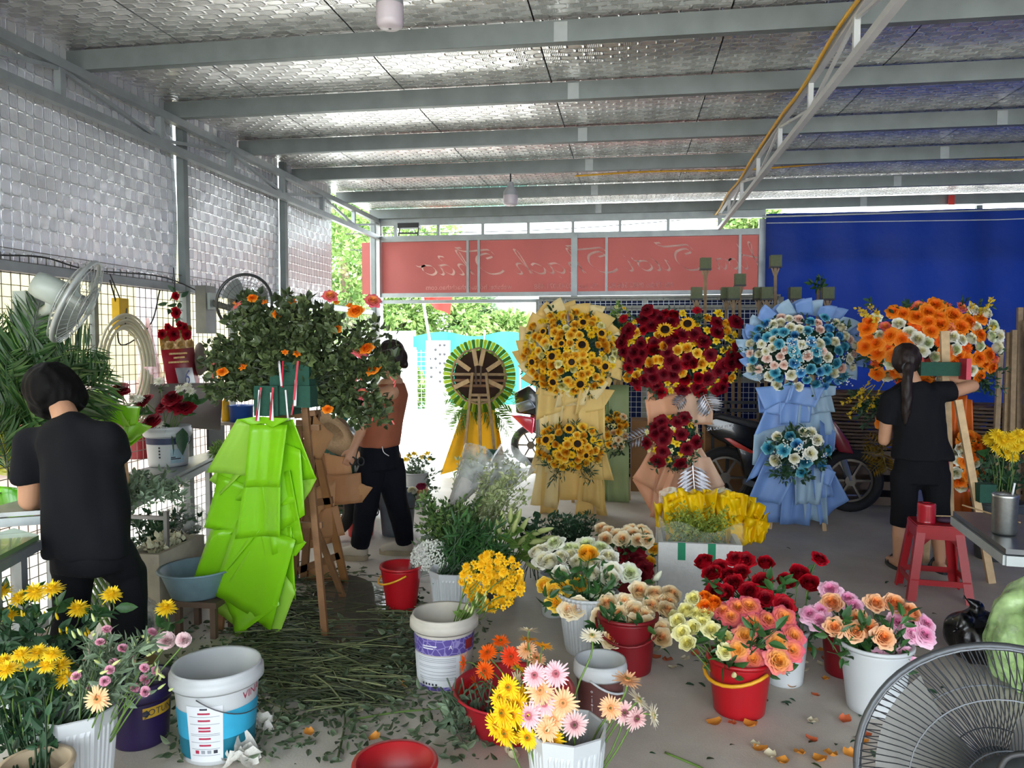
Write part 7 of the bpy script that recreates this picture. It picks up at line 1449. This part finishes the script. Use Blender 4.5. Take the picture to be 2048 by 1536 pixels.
# bags
BAG = mat('black_bin_bag', '#0b0b0d', .25, 0, .1, 8, .5, 14); g = G(1975, 1335)
bg = thing('rubbish_bag', 'knotted black plastic bag behind the floor fan', 'bag', g); b = MB()
b.sphere(g + V(.0, .1, .11), .15, 18, 12, sc=(1.0, 1, .8)); limb(b, [g + V(-.06, .1, .16), PY(1950, 1215, g.y + .1), PY(1925, 1192, g.y + .1)], [.09, .035, .006]); limb(b, [g + V(-.08, .08, .18), PY(1932, 1240, g.y + .05), PY(1898, 1272, g.y)], [.03, .008, .004])
skin_over(b, 'bag', BAG, bg, .008, 2, .03, 16)
GBAG = clear_film('green_bag_film', '#b9d992', .55, .2); g = V(PY(2040, 1250, 3.7).x + .04, 3.7, 0); bg = thing('green_bag', 'translucent green plastic bag of greens at the right edge', 'bag', g); b = MB(); b.sphere(g + V(0, 0, .22), .19, 20, 14, sc=(.85, 1, 1.15)); limb(b, [g + V(-.03, 0, .30), g + V(.02, 0, .47)], [.13, .07]); skin_over(b, 'film', GBAG, bg, .01, 3, .05, 13)
foliage('leaves_inside', GREEN_L, bg, [(g + V(R_(-.1, .1), R_(-.1, .1), R_(.15, .4)), g + V(0, 0, .1)) for i in range(16)], 9, .07, LEAF)
# pedestal fan, back towards the lens
hubp = PY(2012, 1572, 1.36); fan = thing('pedestal_fan', 'dark wire floor fan seen from behind at the lower right corner', 'fan', (hubp.x, hubp.y, 0)); CAGE = mat('dark_grey_wire', '#4d5156', .35, .6); d = V(.18, .95, -.12).normalized()
M = TRS((0, 0, hubp.z), face_dir(d)); fan_head(fan, M, .228, CAGE, mat('slate_motor_housing', '#535c61', .45, 0, .06, 6), mat('smoky_blade', '#5b5a55', .35), 3, .06, (.07, .12), 110, 3, .007)
bk = Vector((0, 0, hubp.z)) - d * .13; MB().tube([bk, bk + V(0, -.02, -.1), (bk.x, bk.y, .05)], .018, 10).obj('pole', DK, fan, True); MB().lathe([(.001, .03), (.05, .045), (.19, .02), (.2, 0)], 32, (bk.x, bk.y, 0)).obj('base', DK, fan, True)
MB().tube(catmull([bk + V(-.05, 0, .06), bk + V(-.03, 0, .1), bk + V(.03, 0, .1), bk + V(.05, 0, .06)], 5), .005, 6).obj('carry_handle', DK, fan, True); MB().tube([bk + V(.0, -.03, .02), bk + V(0, -.05, .07)], .012, 8).obj('swivel_knob', DK, fan, True)
# ================================================================== CENTRE GREENERY
SQ = G(900, 1262); 
fluted('flower_bucket', 'white square ribbed bucket beside the yellow spray chrysanthemums', V(PY(905, 1200, 4.25).x, 4.25, 0), .135, .105, .27, rz=.4); CB1 = V(PY(905, 1200, 4.25).x, 4.25, 0)
fluted('flower_bucket', 'white ribbed bucket farther back under the leafy greens', V(PY(925, 1150, 4.75).x, 4.72, 0), .14, .11, .28, rz=.1); CB2 = V(PY(925, 1150, 4.75).x, 4.72, 0)
# spray chrysanthemums spilling to the right out of the purple banded pail
ins = lambda x, y: abs((x - 985) / 62) ** 2 + abs((y - 1163) / 56) ** 2 <= 1
sprays = {}
pts = mitchell(84, ins, 920, 1050, 1105, 1225)
for i, (x, y) in enumerate(pts): sprays.setdefault(int((x - 920) / 45) * 3 + int((y - 1105) / 42), []).append((x, y))
for k_, pl in sprays.items():
    root = PP + V(.05 + R_(-.03, .03), R_(-.03, .03), .24); t = thing('spray_chrysanthemum', 'golden spray chrysanthemum stem leaning out of the purple banded pail', 'flower', root, group='golden spray chrysanthemums')
    mid = PY(sum(x for x, _ in pl) / len(pl) - 12, sum(y for _, y in pl) / len(pl) + 18, PP.y + .2)
    MB().tube(catmull([V(0, 0, 0), (mid - root) * .6 + V(0, 0, .03), mid - root], 4), .003, 5).obj('stem', STEM, t, True)
    for x, y in pl:
        hq = PY(x, y, PP.y + .17 + R_(-.05, .07)); put(random.choice(MUMS + LILY), 'bloom', t, TRS(hq - root, face_dir(V(R_(-.4, .6), -.7, R_(0, .8)), R_(0, 6)), R_(.042, .056)), P['dyel']); MB().tube([mid - root, hq - root], .0018, 4, False).obj('stalk', STEM, t)
for i in range(14): flower('cut_flower', 'pale stem end inside the purple banded pail', 'stem', 'stem ends in the pail', BUDS, 'budg', PP + V(R_(-.01, .08), R_(-.05, .05), .16), PY(R_(925, 975), R_(1190, 1230), PP.y + R_(.0, .15)), V(.4, 0, 1), .03, 1, .05, lm=GREEN_L, sr=.003)
# baby's breath
bb = thing('baby_breath_bunch', 'bunch of white gypsophila in clear film beside the red bucket', 'flowers', V(PY(862, 1150, 4.45).x, 4.4, .2)); c = PY(866, 1118, 4.4); b = MB(); T = MB().sphere((0, 0, 0), 1, 5, 4); Ms = []
for dvec in rand_dirs(1500, -.5):
    rr = R_(.75, 1.0); pp = c + V(dvec[0] * .135, dvec[1] * .11, dvec[2] * .115) * rr + V(.0, 0, 0); s_ = R_(.0035, .0065); Ms.append([[s_, 0, 0, pp.x], [0, s_, 0, pp.y], [0, 0, s_, pp.z]])
b.scatter(T.v, T.f, Ms); b.obj('blossom', BR, bb, True, world=True)['kind'] = 'stuff'
foliage('fine_stems', GREY_G, bb, [(c + V(R_(-.11, .11), R_(-.08, .08), R_(-.08, .09)), PY(820, 1160, 4.42)) for i in range(50)], 3, .02, LEAF_N)
MB().lathe([(.02, 0), (.05, .06), (.1, .13), (.15, .24), (.155, .27)], 20, wob=lambda a, z: 1 + .08 * math.sin(a * 5 + z * 20)).obj('clear_wrap', clear_film('bouquet_cellophane', '#d8d6d6', .22), bb, True).matrix_basis = TRS(PY(812, 1165, 4.4) - Vector(bb.location), face_dir(c - PY(812, 1165, 4.4)))
# leafy greens, lilies, wrapped bundles
def green_mass(nm, lab, B, rect, Y, n, k, leaf, m, tm=LEAF_T, roots=.12, dy=.12, rz=.2):
    t = thing(nm, lab, 'greens', B); foliage('leaf_sprays', m, t, [(PY(R_(rect[0], rect[1]), R_(rect[2], rect[3]), Y + R_(-dy, dy)), Vector(B) + V(R_(-roots, roots), R_(-.08, .08), rz)) for i in range(n)], k, leaf, tm); return t
MYR = mat('myrtle_green', '#46632f', .5, 0, .25, 8, transl=.15, tramp=[(0, '#2c4a26'), (.6, '#4d6c34'), (1, '#829c54')])
green_mass('myrtle_bunch', 'dense leafy myrtle bunch above the white buckets', CB2, (838, 960, 990, 1110), 4.75, 110, 22, .042, MYR, LEAF); green_mass('grass_bunch', 'dark ribbon-leaved greens in front of the myrtle', CB1, (895, 1010, 1045, 1150), 4.45, 60, 16, .08, GREEN, LEAF_N)
green_mass('boxwood_bunch', 'dark small-leaved greens lying in front of the sunflower stand', V(PY(1140, 1100, 5.3).x, 5.3, 0), (1090, 1195, 1030, 1080), 5.3, 60, 22, .035, GREEN_D, LEAF, .15, .12, 0.); green_mass('leaf_sprig_heap', 'dark broad leaves beside the lily buds', V(PY(1065, 1080, 5.0).x, 5.0, 0), (1045, 1100, 1035, 1075), 5.0, 16, 9, .06, GREEN_D, LEAF, .1, .1, 0.)
lb = V(PY(1000, 1150, 4.6).x, 4.6, 0); pail('flower_bucket', 'dark bucket holding lily stems behind the golden sprays', lb, .12, .1, .24, MATS['dark_grey_plastic'], .006)
LILB = pm('lily_bud_green', (0, '#8fa04a'), (1, '#c3cc8a'))
P['lilb'] = LILB
for i, (x, y, dx, dz) in enumerate(((1020, 1045, .1, 1), (1008, 1055, -.1, 1), (1032, 1050, .3, 1), (1000, 1070, -.2, 1), (1025, 1065, .3, .8), (1040, 1062, .5, .8), (1062, 1070, 1, .4), (1075, 1063, 1, .3), (1058, 1085, 1, .2), (1070, 1090, 1, .1), (1015, 1085, .2, .8), (998, 1100, -.3, .6), (1045, 1110, .5, .2), (1052, 1125, .5, -.2), (1005, 1120, .0, .4), (985, 1060, -.4, .8), (1082, 1078, 1, .2), (1035, 1090, .6, .6))):
    flower('lily', 'pale green lily bud cluster above the golden sprays', 'flower', 'green lily buds', BUDS, 'lilb', lb + V(0, 0, .1), PY(x, y, 4.55 + R_(-.06, .06)), V(dx, -.2, dz), .105, 2, .09, lm=GREEN_L, sr=.004, bud=True)
WRAPF = clear_film('bouquet_sleeve_film', '#c4c8c2', .5); NEWS = mat('printed_sleeve_paper', '#aaa6a0', .7, 0, .15, 20)
TUB = pm('pale_green_spike', (0, '#a9b47c'), (1, '#d5d9b4'))
def wrapped(label, root, tip, Y, w, m, paper=None, ntuft=26):
    A, B = PY(*root, Y), PY(*tip, Y + .25); L = (B - A).length; t = thing('wrapped_bouquet', label, 'bouquet', A); R3 = face_dir(B - A)
    o = MB().lathe([(.03, 0), (w * .5, L * .35), (w * .85, L * .75), (w, L)], 18, wob=lambda a, z: 1 + .07 * math.sin(a * 4 + z * 9)).obj('sleeve', WRAPF, t, True); o.matrix_basis = R3.to_4x4()
    if paper: o = MB().lathe([(.032, 0), (w * .52, L * .35), (w * .75, L * .62)], 18).obj('paper_band', NEWS, t, True); o.matrix_basis = R3.to_4x4()
    foliage('flower_spikes', m, t, [(A + R3 @ V(R_(-w, w) * .8, R_(-w, w) * .8, L * R_(.65, .98)), A + R3 @ V(0, 0, L * .1)) for i in range(ntuft)], 16, .032, LEAF)
PALE = mat('pale_spike_green', '#a3ae78', .55, 0, .2, 8, transl=.2, tramp=[(0, '#7f8f52'), (1, '#c6cd9c')])
wrapped('clear sleeved bunch of pale spikes leaning left', (905, 1010), (960, 905), 5.1, .12, PALE, True); wrapped('printed sleeve bunch in the middle of the greens', (900, 1020), (950, 940), 4.95, .11, PALE, True, 14); wrapped('tall clear sleeved bunch leaning right over the greens', (945, 1020), (1035, 915), 5.15, .15, PALE, False, 40)
t = green_mass('tuberose_bunch', 'pale green spiky blossom bunch right of the sleeves', CB2 + V(0, .2, 0), (965, 1055, 930, 1010), 5.0, 46, 18, .034, PALE, LEAF)
# foam box with greens, film and yellow tulle
A, B = G(1316, 1208), G(1482, 1212); fbx = foam_box('white foam box with two green tape strips full of yellow green filler', A, B, .42, .37, .03, mat('clean_foam', '#dcdcd8', .8, 0, .05, 30, .25, 90)); w_ = (B - A).length
for f in (.28, .64): MB().box((-w_ / 2 + w_ * f, -.002, .32), (.045, .003, .105)).obj('green_tape', mat('green_tape', '#12835c', .5), fbx)
fc = (A + B) / 2; fo = thing('filler_greens', 'yellow green feathery filler standing in the foam box', 'greens', fc + V(0, .2, .1)); foliage('fine_sprays', mat('yellow_green_filler', '#a3b23a', .55, 0, .2, 9, transl=.3, tramp=[(0, '#6f8a2e'), (1, '#bcc650')]), fo, [(A.lerp(B, R_(.06, .9)) + V(0, R_(.05, .3), R_(.42, .56)), A.lerp(B, R_(.1, .9)) + V(0, R_(.08, .3), .3)) for i in range(70)], 16, .022, LEAF)
fw_ = thing('film_wrap', 'frosted clear film standing up around the filler greens', 'film', fc + V(0, .2, .3))
MB().grid(lambda u, v: A.lerp(B, .03 + .94 * u) + V(0, .33 + .05 * v, .34 + (.27 + .03 * math.sin(u * 9)) * v), 16, 6).obj('film', clear_film('frosted_film', '#c9cdb4', .38), fw_, True, world=True); MB().grid(lambda u, v: A.lerp(B, .0 + 1.02 * u) + V(.01, .04 + .02 * math.sin(u * 7), .36 + (.10 + .03 * math.sin(u * 8)) * v), 16, 4).obj('film', clear_film('thin_film', '#d8dcd0', .12), fw_, True, world=True)
yt = thing('tulle_bunch', 'crumpled bright yellow tulle behind the foam box', 'tulle', V(PY(1440, 1100, 5.0).x, 5.05, 0)); YT = mat('crumpled_yellow_tulle', '#f8d400', .5, 0, .1, 8, .4, 20, transl=.35)
for i in range(16):
    x = 1335 + i * 12 + R_(-4, 4); y0 = 985 + (45 if x > 1490 else 0) + R_(-6, 8) + (20 if x < 1350 else 0); Cn = PY(x, 1075, 5.0 + R_(-.1, .1)); 
    sheet(yt, 'tulle_layer', YT, [Cn + V(-.06, 0, -.02), Cn + V(.06, 0, -.02), PY(x + 28, y0 + R_(-4, 14), 5.02 + R_(-.12, .12)), PY(x - 26, y0 + R_(-8, 10), 5.02 + R_(-.12, .12))], lambda u, v, i=i: .035 * math.sin(u * 8 + i) * v + .02 * math.sin(v * 9 + i * 2) + .015 * math.sin(u * 21 + v * 13), 18, 14)
for q0 in (((1475, 1090), (1520, 1085), (1538, 1045), (1490, 1030)), ((1480, 1080), (1500, 1088), (1530, 1010), (1500, 1000)), ((1330, 1050), (1380, 1040), (1390, 985), (1325, 1005))): sheet(yt, 'tulle_layer', YT, [PY(x, y, 4.95) for x, y in q0], lambda u, v: .04 * math.sin(u * 7) + .025 * math.sin(v * 9), 14, 12)
MB().lathe([(.001, 0), (.1, 0), (.11, .3), (.001, .3)], 16, Vector((PY(1440, 1100, 5.0).x, 5.05, 0))).obj('bundle_core', YT, yt, True, world=True)
# ================================================================== MIDDLE DISTANCE BITS
h = thing('straw_hat', 'woven straw hat hung behind the kraft covered frame', 'hat', PY(668, 862, 5.75)); STR = mat('woven_straw', '#b59a78', .8, 0, .15, 60, .5, 140); o = MB().lathe([(.0, .11), (.06, .105), (.09, .08), (.1, .0), (.15, -.01), (.24, -.03), (.245, -.036), (.15, -.016), (.095, -.006), (.08, .07), (.0, .10)], 36).obj('hat_body', STR, h, True); o.matrix_basis = face_dir(V(.35, .75, .6)).to_4x4()
MB().tube([(.102 * math.cos(2 * PI * i / 30), .102 * math.sin(2 * PI * i / 30), .015) for i in range(31)], .008, 6).obj('hat_band', RIBW, h, True).matrix_basis = face_dir(V(.35, .75, .6)).to_4x4()
g = V(PY(680, 920, 6.1).x, 6.1, 0); cv = thing('covered_motorbike', 'motorbike under a dark green rain cover behind the straw hat', 'motorbike', g); b = MB(); b.sphere(g + V(0, .1, .62), .3, 18, 12, sc=(.62, 1.1, .95)); b.sphere(g + V(-.12, .1, .55), .24, 16, 10); limb(b, [g + V(0, .1, .6), g + V(0, .1, .25)], [.2, .14]); skin_over(b, 'rain_cover', mat('green_rain_cover', '#17503f', .3, 0, .1, 6, .3, 10), cv, .014, 6, .04, 7)
for y in (-.35, .55): wheel(cv, g + V(0, y, .27), .26)
t = thing('hanging_net', 'turquoise plastic net bundle beside the worker', 'net', PY(688, 815, 5.9)); MB().sphere((0, 0, 0), .12, 14, 10, sc=(.45, .5, 1)).obj('net', mat('turquoise_net', '#17a3a0', .5, 0, .3, 40, .5), t, True)
for (nm, lab, px, py, rt, rb, h_, m_) in (('bucket', 'coral red bucket behind the kraft wrapper', 722, 1070, .13, .10, .28, mat('coral_red_plastic', '#d8363a', .4)), ('bucket', 'dark grey bucket of white roses behind the worker', 795, 1068, .155, .125, .36, mat('slate_plastic', '#5a6670', .45)), ('flower_bucket', 'white bucket of yellow flowers near the road', 832, 1010, .12, .10, .32, PLW)):
    pail(nm, lab, G(px, py), rt, rb, h_, m_, .007, handle=.006 if nm == 'bucket' else None, hm=DK, hang=(1, -.3))
g = G(795, 1068)
for x, y, k_ in ((778, 1000, 'ivory'), (770, 1012, 'ivory'), (825, 985, 'ivory'), (838, 990, 'cream'), (848, 985, 'cream'), (842, 1000, 'ivory'), (815, 1005, 'cream'), (756, 982, 'pink')): flower('rose', {'ivory': 'white rose in the dark grey bucket', 'cream': 'cream rose in the dark grey bucket', 'pink': 'single pink rose seen between the jeans legs'}[k_], 'flower', 'grey bucket roses ' + k_, ROSES, k_, g + V(0, 0, .1), PY(x, y, g.y + R_(-.05, .05)), V(.1, -.5, .7), .088, 2, .06)
flower('rose', 'dark magenta rosebud above the grey bucket', 'flower', None, ROSES[2:], 'mauve', g + V(0, 0, .1), PY(843, 978, g.y), V(0, -.4, 1), .085, 1, .06)
flower('daisy', 'white daisy with yellow eye in the grey bucket', 'flower', None, GERB, 'gwhite', g + V(0, 0, .1), PY(783, 1010, g.y - .1), V(-.3, -1, .2), .09, 0)
g = G(832, 1010); t = green_mass('eucalyptus_bunch', 'grey green leafy sprays in the bucket near the road', g, (800, 890, 905, 985), g.y, 34, 12, .045, GREY_G, LEAF)
for x, y in ((818, 912), (828, 908), (845, 915), (855, 908), (860, 918), (812, 920)): flower('rose', 'yellow flower in the white bucket near the road', 'flower', 'yellow flowers near the road', LILY, 'lil', g + V(0, 0, .1), PY(x, y, g.y), V(R_(-.3, .3), -.4, .8), .1, 1, .06)
g = G(722, 1070); green_mass('orange_berry_sprig', 'leafy sprig with coral flowers in the coral red bucket', g, (665, 720, 990, 1040), g.y, 14, 9, .045, GREEN, LEAF)
# ================================================================== LITTER ON THE FLOOR
def in_pile():
    while True:
        x, y = R_(470, 900), R_(1090, 1440)
        if abs((x - 660) / 210) ** 2 + abs((y - 1290) / 150) ** 2 < R_(.3, 1.1): return x, y
b = MB()
for i in range(1050):
    x, y = in_pile()
    if 630 < x < 770 and 1160 < y < 1300 and random.random() < .85: continue
    g = G(x, y); a = random.gauss(.05, .6); L = R_(.08, .42); z = R_(.004, .05) * (1 if abs(x - 640) < 120 else .4); dv = V(math.cos(a), math.sin(a) * .7, R_(-.05, .05)) * L / 2; r_ = R_(.0018, .004); dv.z = max(-z + .003, dv.z)
    b.tube([g + V(0, 0, z) - dv, g + V(R_(-.01, .01), R_(-.01, .01), z + .004), g + V(0, 0, z) + dv], r_, 4, False, 0, R_(0, 1))
o = b.obj('cut_stems', mat('trampled_stem', '#4f5a30', .55, 0, .2, 10, tramp=[(0, '#262e18'), (.6, '#3f4a28'), (1, '#7d8458')]), None, True); tag(o, 'trampled heap of cut green stems across the middle of the floor', 'cut stems', None, 'stuff')
b = MB(); pos = []; dirs = []
for i in range(3200):
    if i % 3:
        x, y = in_pile(); x += R_(-40, 40); y += R_(-40, 60)
        if 630 < x < 770 and 1160 < y < 1300 and i % 12: continue
    else: x, y = R_(330, 1000), R_(1240, 1530)
    g = G(x, y); pos.append((g.x, g.y, R_(.004, .03))); dirs.append((R_(-1, 1), R_(-1, 1), R_(-.1, .25)))
b.scatter(LEAF[0], LEAF[1], leaf_mats(np.array(pos), np.array(dirs), RNG.uniform(.02, .06, len(pos))), 0, LEAF[2], RNG.uniform(-.3, .4, len(pos))); o = b.obj('leaf_litter', mat('litter_leaf', '#4a5a3c', .55, 0, .2, 10, tramp=[(0, '#26351f'), (.6, '#43553a'), (1, '#7d8c70')]), None); tag(o, 'scattered green leaf litter around the stem heap', 'leaf litter', None, 'stuff')
wet = MB()
wt_ = [(630, 1180), (700, 1150), (770, 1185), (780, 1250), (740, 1310), (660, 1300), (620, 1240)]; wp_ = catmull([G(x, y, .0015) for x, y in wt_ + wt_[:1]], 5)[:-1]
cc = sum(wp_, Vector()) / len(wp_); wet.add([cc] + wp_, [(0, i + 1, (i + 1) % len(wp_) + 1) for i in range(len(wp_))]); tag(wet.obj('puddle', mat('wet_floor_water', '#625c54', .07, 0, .1, 5, .12, 14, alpha=.85)), 'shallow puddle of water among the cut stems', 'puddle')
PETO = mat('fallen_orange_petal', '#d08a34', .6, 0, .25, 30, transl=.15); PETC = mat('fallen_cream_petal', '#cfc6a8', .6, 0, .2, 30, transl=.15); PETR = mat('fallen_coral_petal', '#b85a34', .6, 0, .25, 30, transl=.15)
CUP = MB().grid(lambda u, v: V((u - .5) * (1 - .5 * abs(2 * v - 1) ** 2), v - .5, .35 * ((u - .5) ** 2 + (v - .5) ** 2) * 2 + .05 * math.sin(u * 6)), 5, 5).mesh('petal', [PETO])
seen = [(1430, 1452, PETO, 1.3), (1500, 1455, PETO, 1.2), (1465, 1452, PETR, .8), (1625, 1448, PETC, 1), (1690, 1445, PETR, 1.1), (1622, 1485, PETR, 1), (1520, 1505, PETO, 1.2), (1540, 1515, PETC, 1), (1580, 1376, PETO, 1), (1652, 1362, PETO, .8), (1630, 1395, PETR, .8), (1310, 1320, PETR, 1.2), (1335, 1325, PETR, 1.2), (1390, 1312, PETR, 1), (1370, 1322, PETC, 1), (1315, 1305, PETC, 1), (1620, 1305, PETO, 1.2), (1640, 1305, PETO, 1.2), (1605, 1345, PETC, 1.2), (1645, 1335, PETC, 1.2), (1650, 1325, PETR, 1), (1610, 1330, PETC, 1), (1700, 1515, PETO, 1.2), (1725, 1490, PETO, 1), (1640, 1525, PETO, 1.2), (1660, 1515, PETO, 1.2), (1730, 1475, PETR, 1), (1480, 1320, PETC, 1), (1440, 1322, PETC, 1), (1345, 1340, PETC, .9), (1290, 1335, PETC, .9), (1600, 1512, PETO, 1), (1565, 1528, PETO, 1), (1510, 1495, PETC, .9), (1695, 1370, PETO, .8), (930, 1260, PETC, 1.2), (1025, 1520, PETC, 1.1), (735, 1380, PETC, 1), (640, 1428, PETC, .9), (720, 1425, PETC, .9), (750, 1480, PETO, 1), (618, 1470, PETO, .9), (810, 1375, PETO, .9)]
for x, y, m_, s_ in seen:
    o = put(CUP, 'petal', None, TRS(G(x, y) + V(0, 0, .008), Matrix.Rotation(R_(0, 6), 3, 'Z') @ Matrix.Rotation(R_(-.35, .35), 3, 'X'), .045 * s_), m_)
    k_ = {'fallen_orange_petal': 'orange', 'fallen_cream_petal': 'cream', 'fallen_coral_petal': 'coral'}[m_.name]; tag(o, 'fallen ' + k_ + ' petal on the concrete floor', 'petal', 'fallen ' + k_ + ' petals')
for i in range(60):
    x, y = R_(1050, 1950), R_(1080, 1530); g = G(x, y); o = put(LF, 'fallen_leaf', None, TRS(g + V(0, 0, .006), Matrix.Rotation(R_(0, 6), 3, 'Z') @ Matrix.Rotation(R_(-.2, .2), 3, 'Y'), R_(.025, .06)), GREEN_D); tag(o, 'small dark fallen leaf on the open concrete floor', 'leaf', 'small fallen leaves')
def rough_lump(nm, lab, x, y, m_, n=5, s=.05):
    g = G(x, y); t = thing(nm, lab, 'petal', g)
    for i in range(n): put(CUP, 'petal', t, TRS(V(R_(-.03, .03), R_(-.03, .03), .02 + R_(0, .02)), Matrix.Rotation(R_(0, 6), 3, 'Z') @ Matrix.Rotation(R_(.2, 1.2), 3, 'X'), s * R_(1, 1.7)), m_)
WP = mat('white_fallen_petal', '#e4e2da', .6, transl=.2); rough_lump('fallen_bloom', 'torn white bloom lying right of the blue and white pail', 530, 1462, WP); rough_lump('fallen_bloom', 'white lily bloom cut off by the bottom edge', 488, 1528, WP, 6, .075); rough_lump('fallen_bloom', 'small cream bloom on the floor by the bottom edge', 1027, 1525, PETC, 4, .03)
green_mass('leaf_heap', 'heap of grey green leaves against the red basin', G(930, 1470), (885, 985, 1425, 1490), G(930, 1462).y, 22, 8, .05, GREY_G, LEAF, .1, .08)
for i, (pts, lab) in enumerate(((((675, 1520), (690, 1445), (685, 1410), (672, 1390)), 'long bare branch lying towards the bottom edge'), (((700, 1440), (790, 1425), (900, 1415)), 'straight green stem lying towards the red basin'), (((640, 1335), (735, 1368), (740, 1360)), 'thick pale stem on top of the stem heap'), (((1330, 1505), (1390, 1530), (1420, 1545)), 'thin brown twig near the gerbera bucket'))):
    tag(MB().tube(catmull([G(x, y, .012) for x, y in pts], 5), .0045, 6).obj('twig', STEM_D if i == 0 else STEM, None, True), lab, 'twig')

# ================================================================== every look-alike gets its own place in its row
bpy.context.view_layer.update()
ORD = ['leftmost', 'second', 'third', 'fourth', 'fifth', 'sixth', 'seventh', 'eighth', 'ninth', 'tenth', 'eleventh', 'twelfth', 'thirteenth', 'fourteenth', 'fifteenth', 'sixteenth', 'seventeenth', 'eighteenth', 'nineteenth', 'twentieth', 'twenty-first', 'twenty-second']
same = {}
for o in COL.objects:
    if o.parent is None and 'label' in o and o.get('kind') != 'structure': same.setdefault(o['label'], []).append(o)
def across(o):
    ch = [c for c in o.children if c.name.split('.')[0] in ('bloom', 'bud')]; w = (ch[0] if ch else o).matrix_world.translation - CAMP
    return w.dot(_R) / max(.1, w.dot(_Fw))
for lab, os_ in same.items():
    if 1 < len(os_) <= 22:
        stack = 'wreath' in lab; os_.sort(key=(lambda o: o.location.z) if stack else across)
        for i, o in enumerate(os_):
            tail = ('lowest' if i == 0 else ORD[i] + ' from the bottom') if stack else ('leftmost of its kind' if i == 0 else 'rightmost of its kind' if i == len(os_) - 1 else ORD[i] + ' from the left')
            o['label'] = ' '.join(lab.split()[:12]) + ', ' + tail
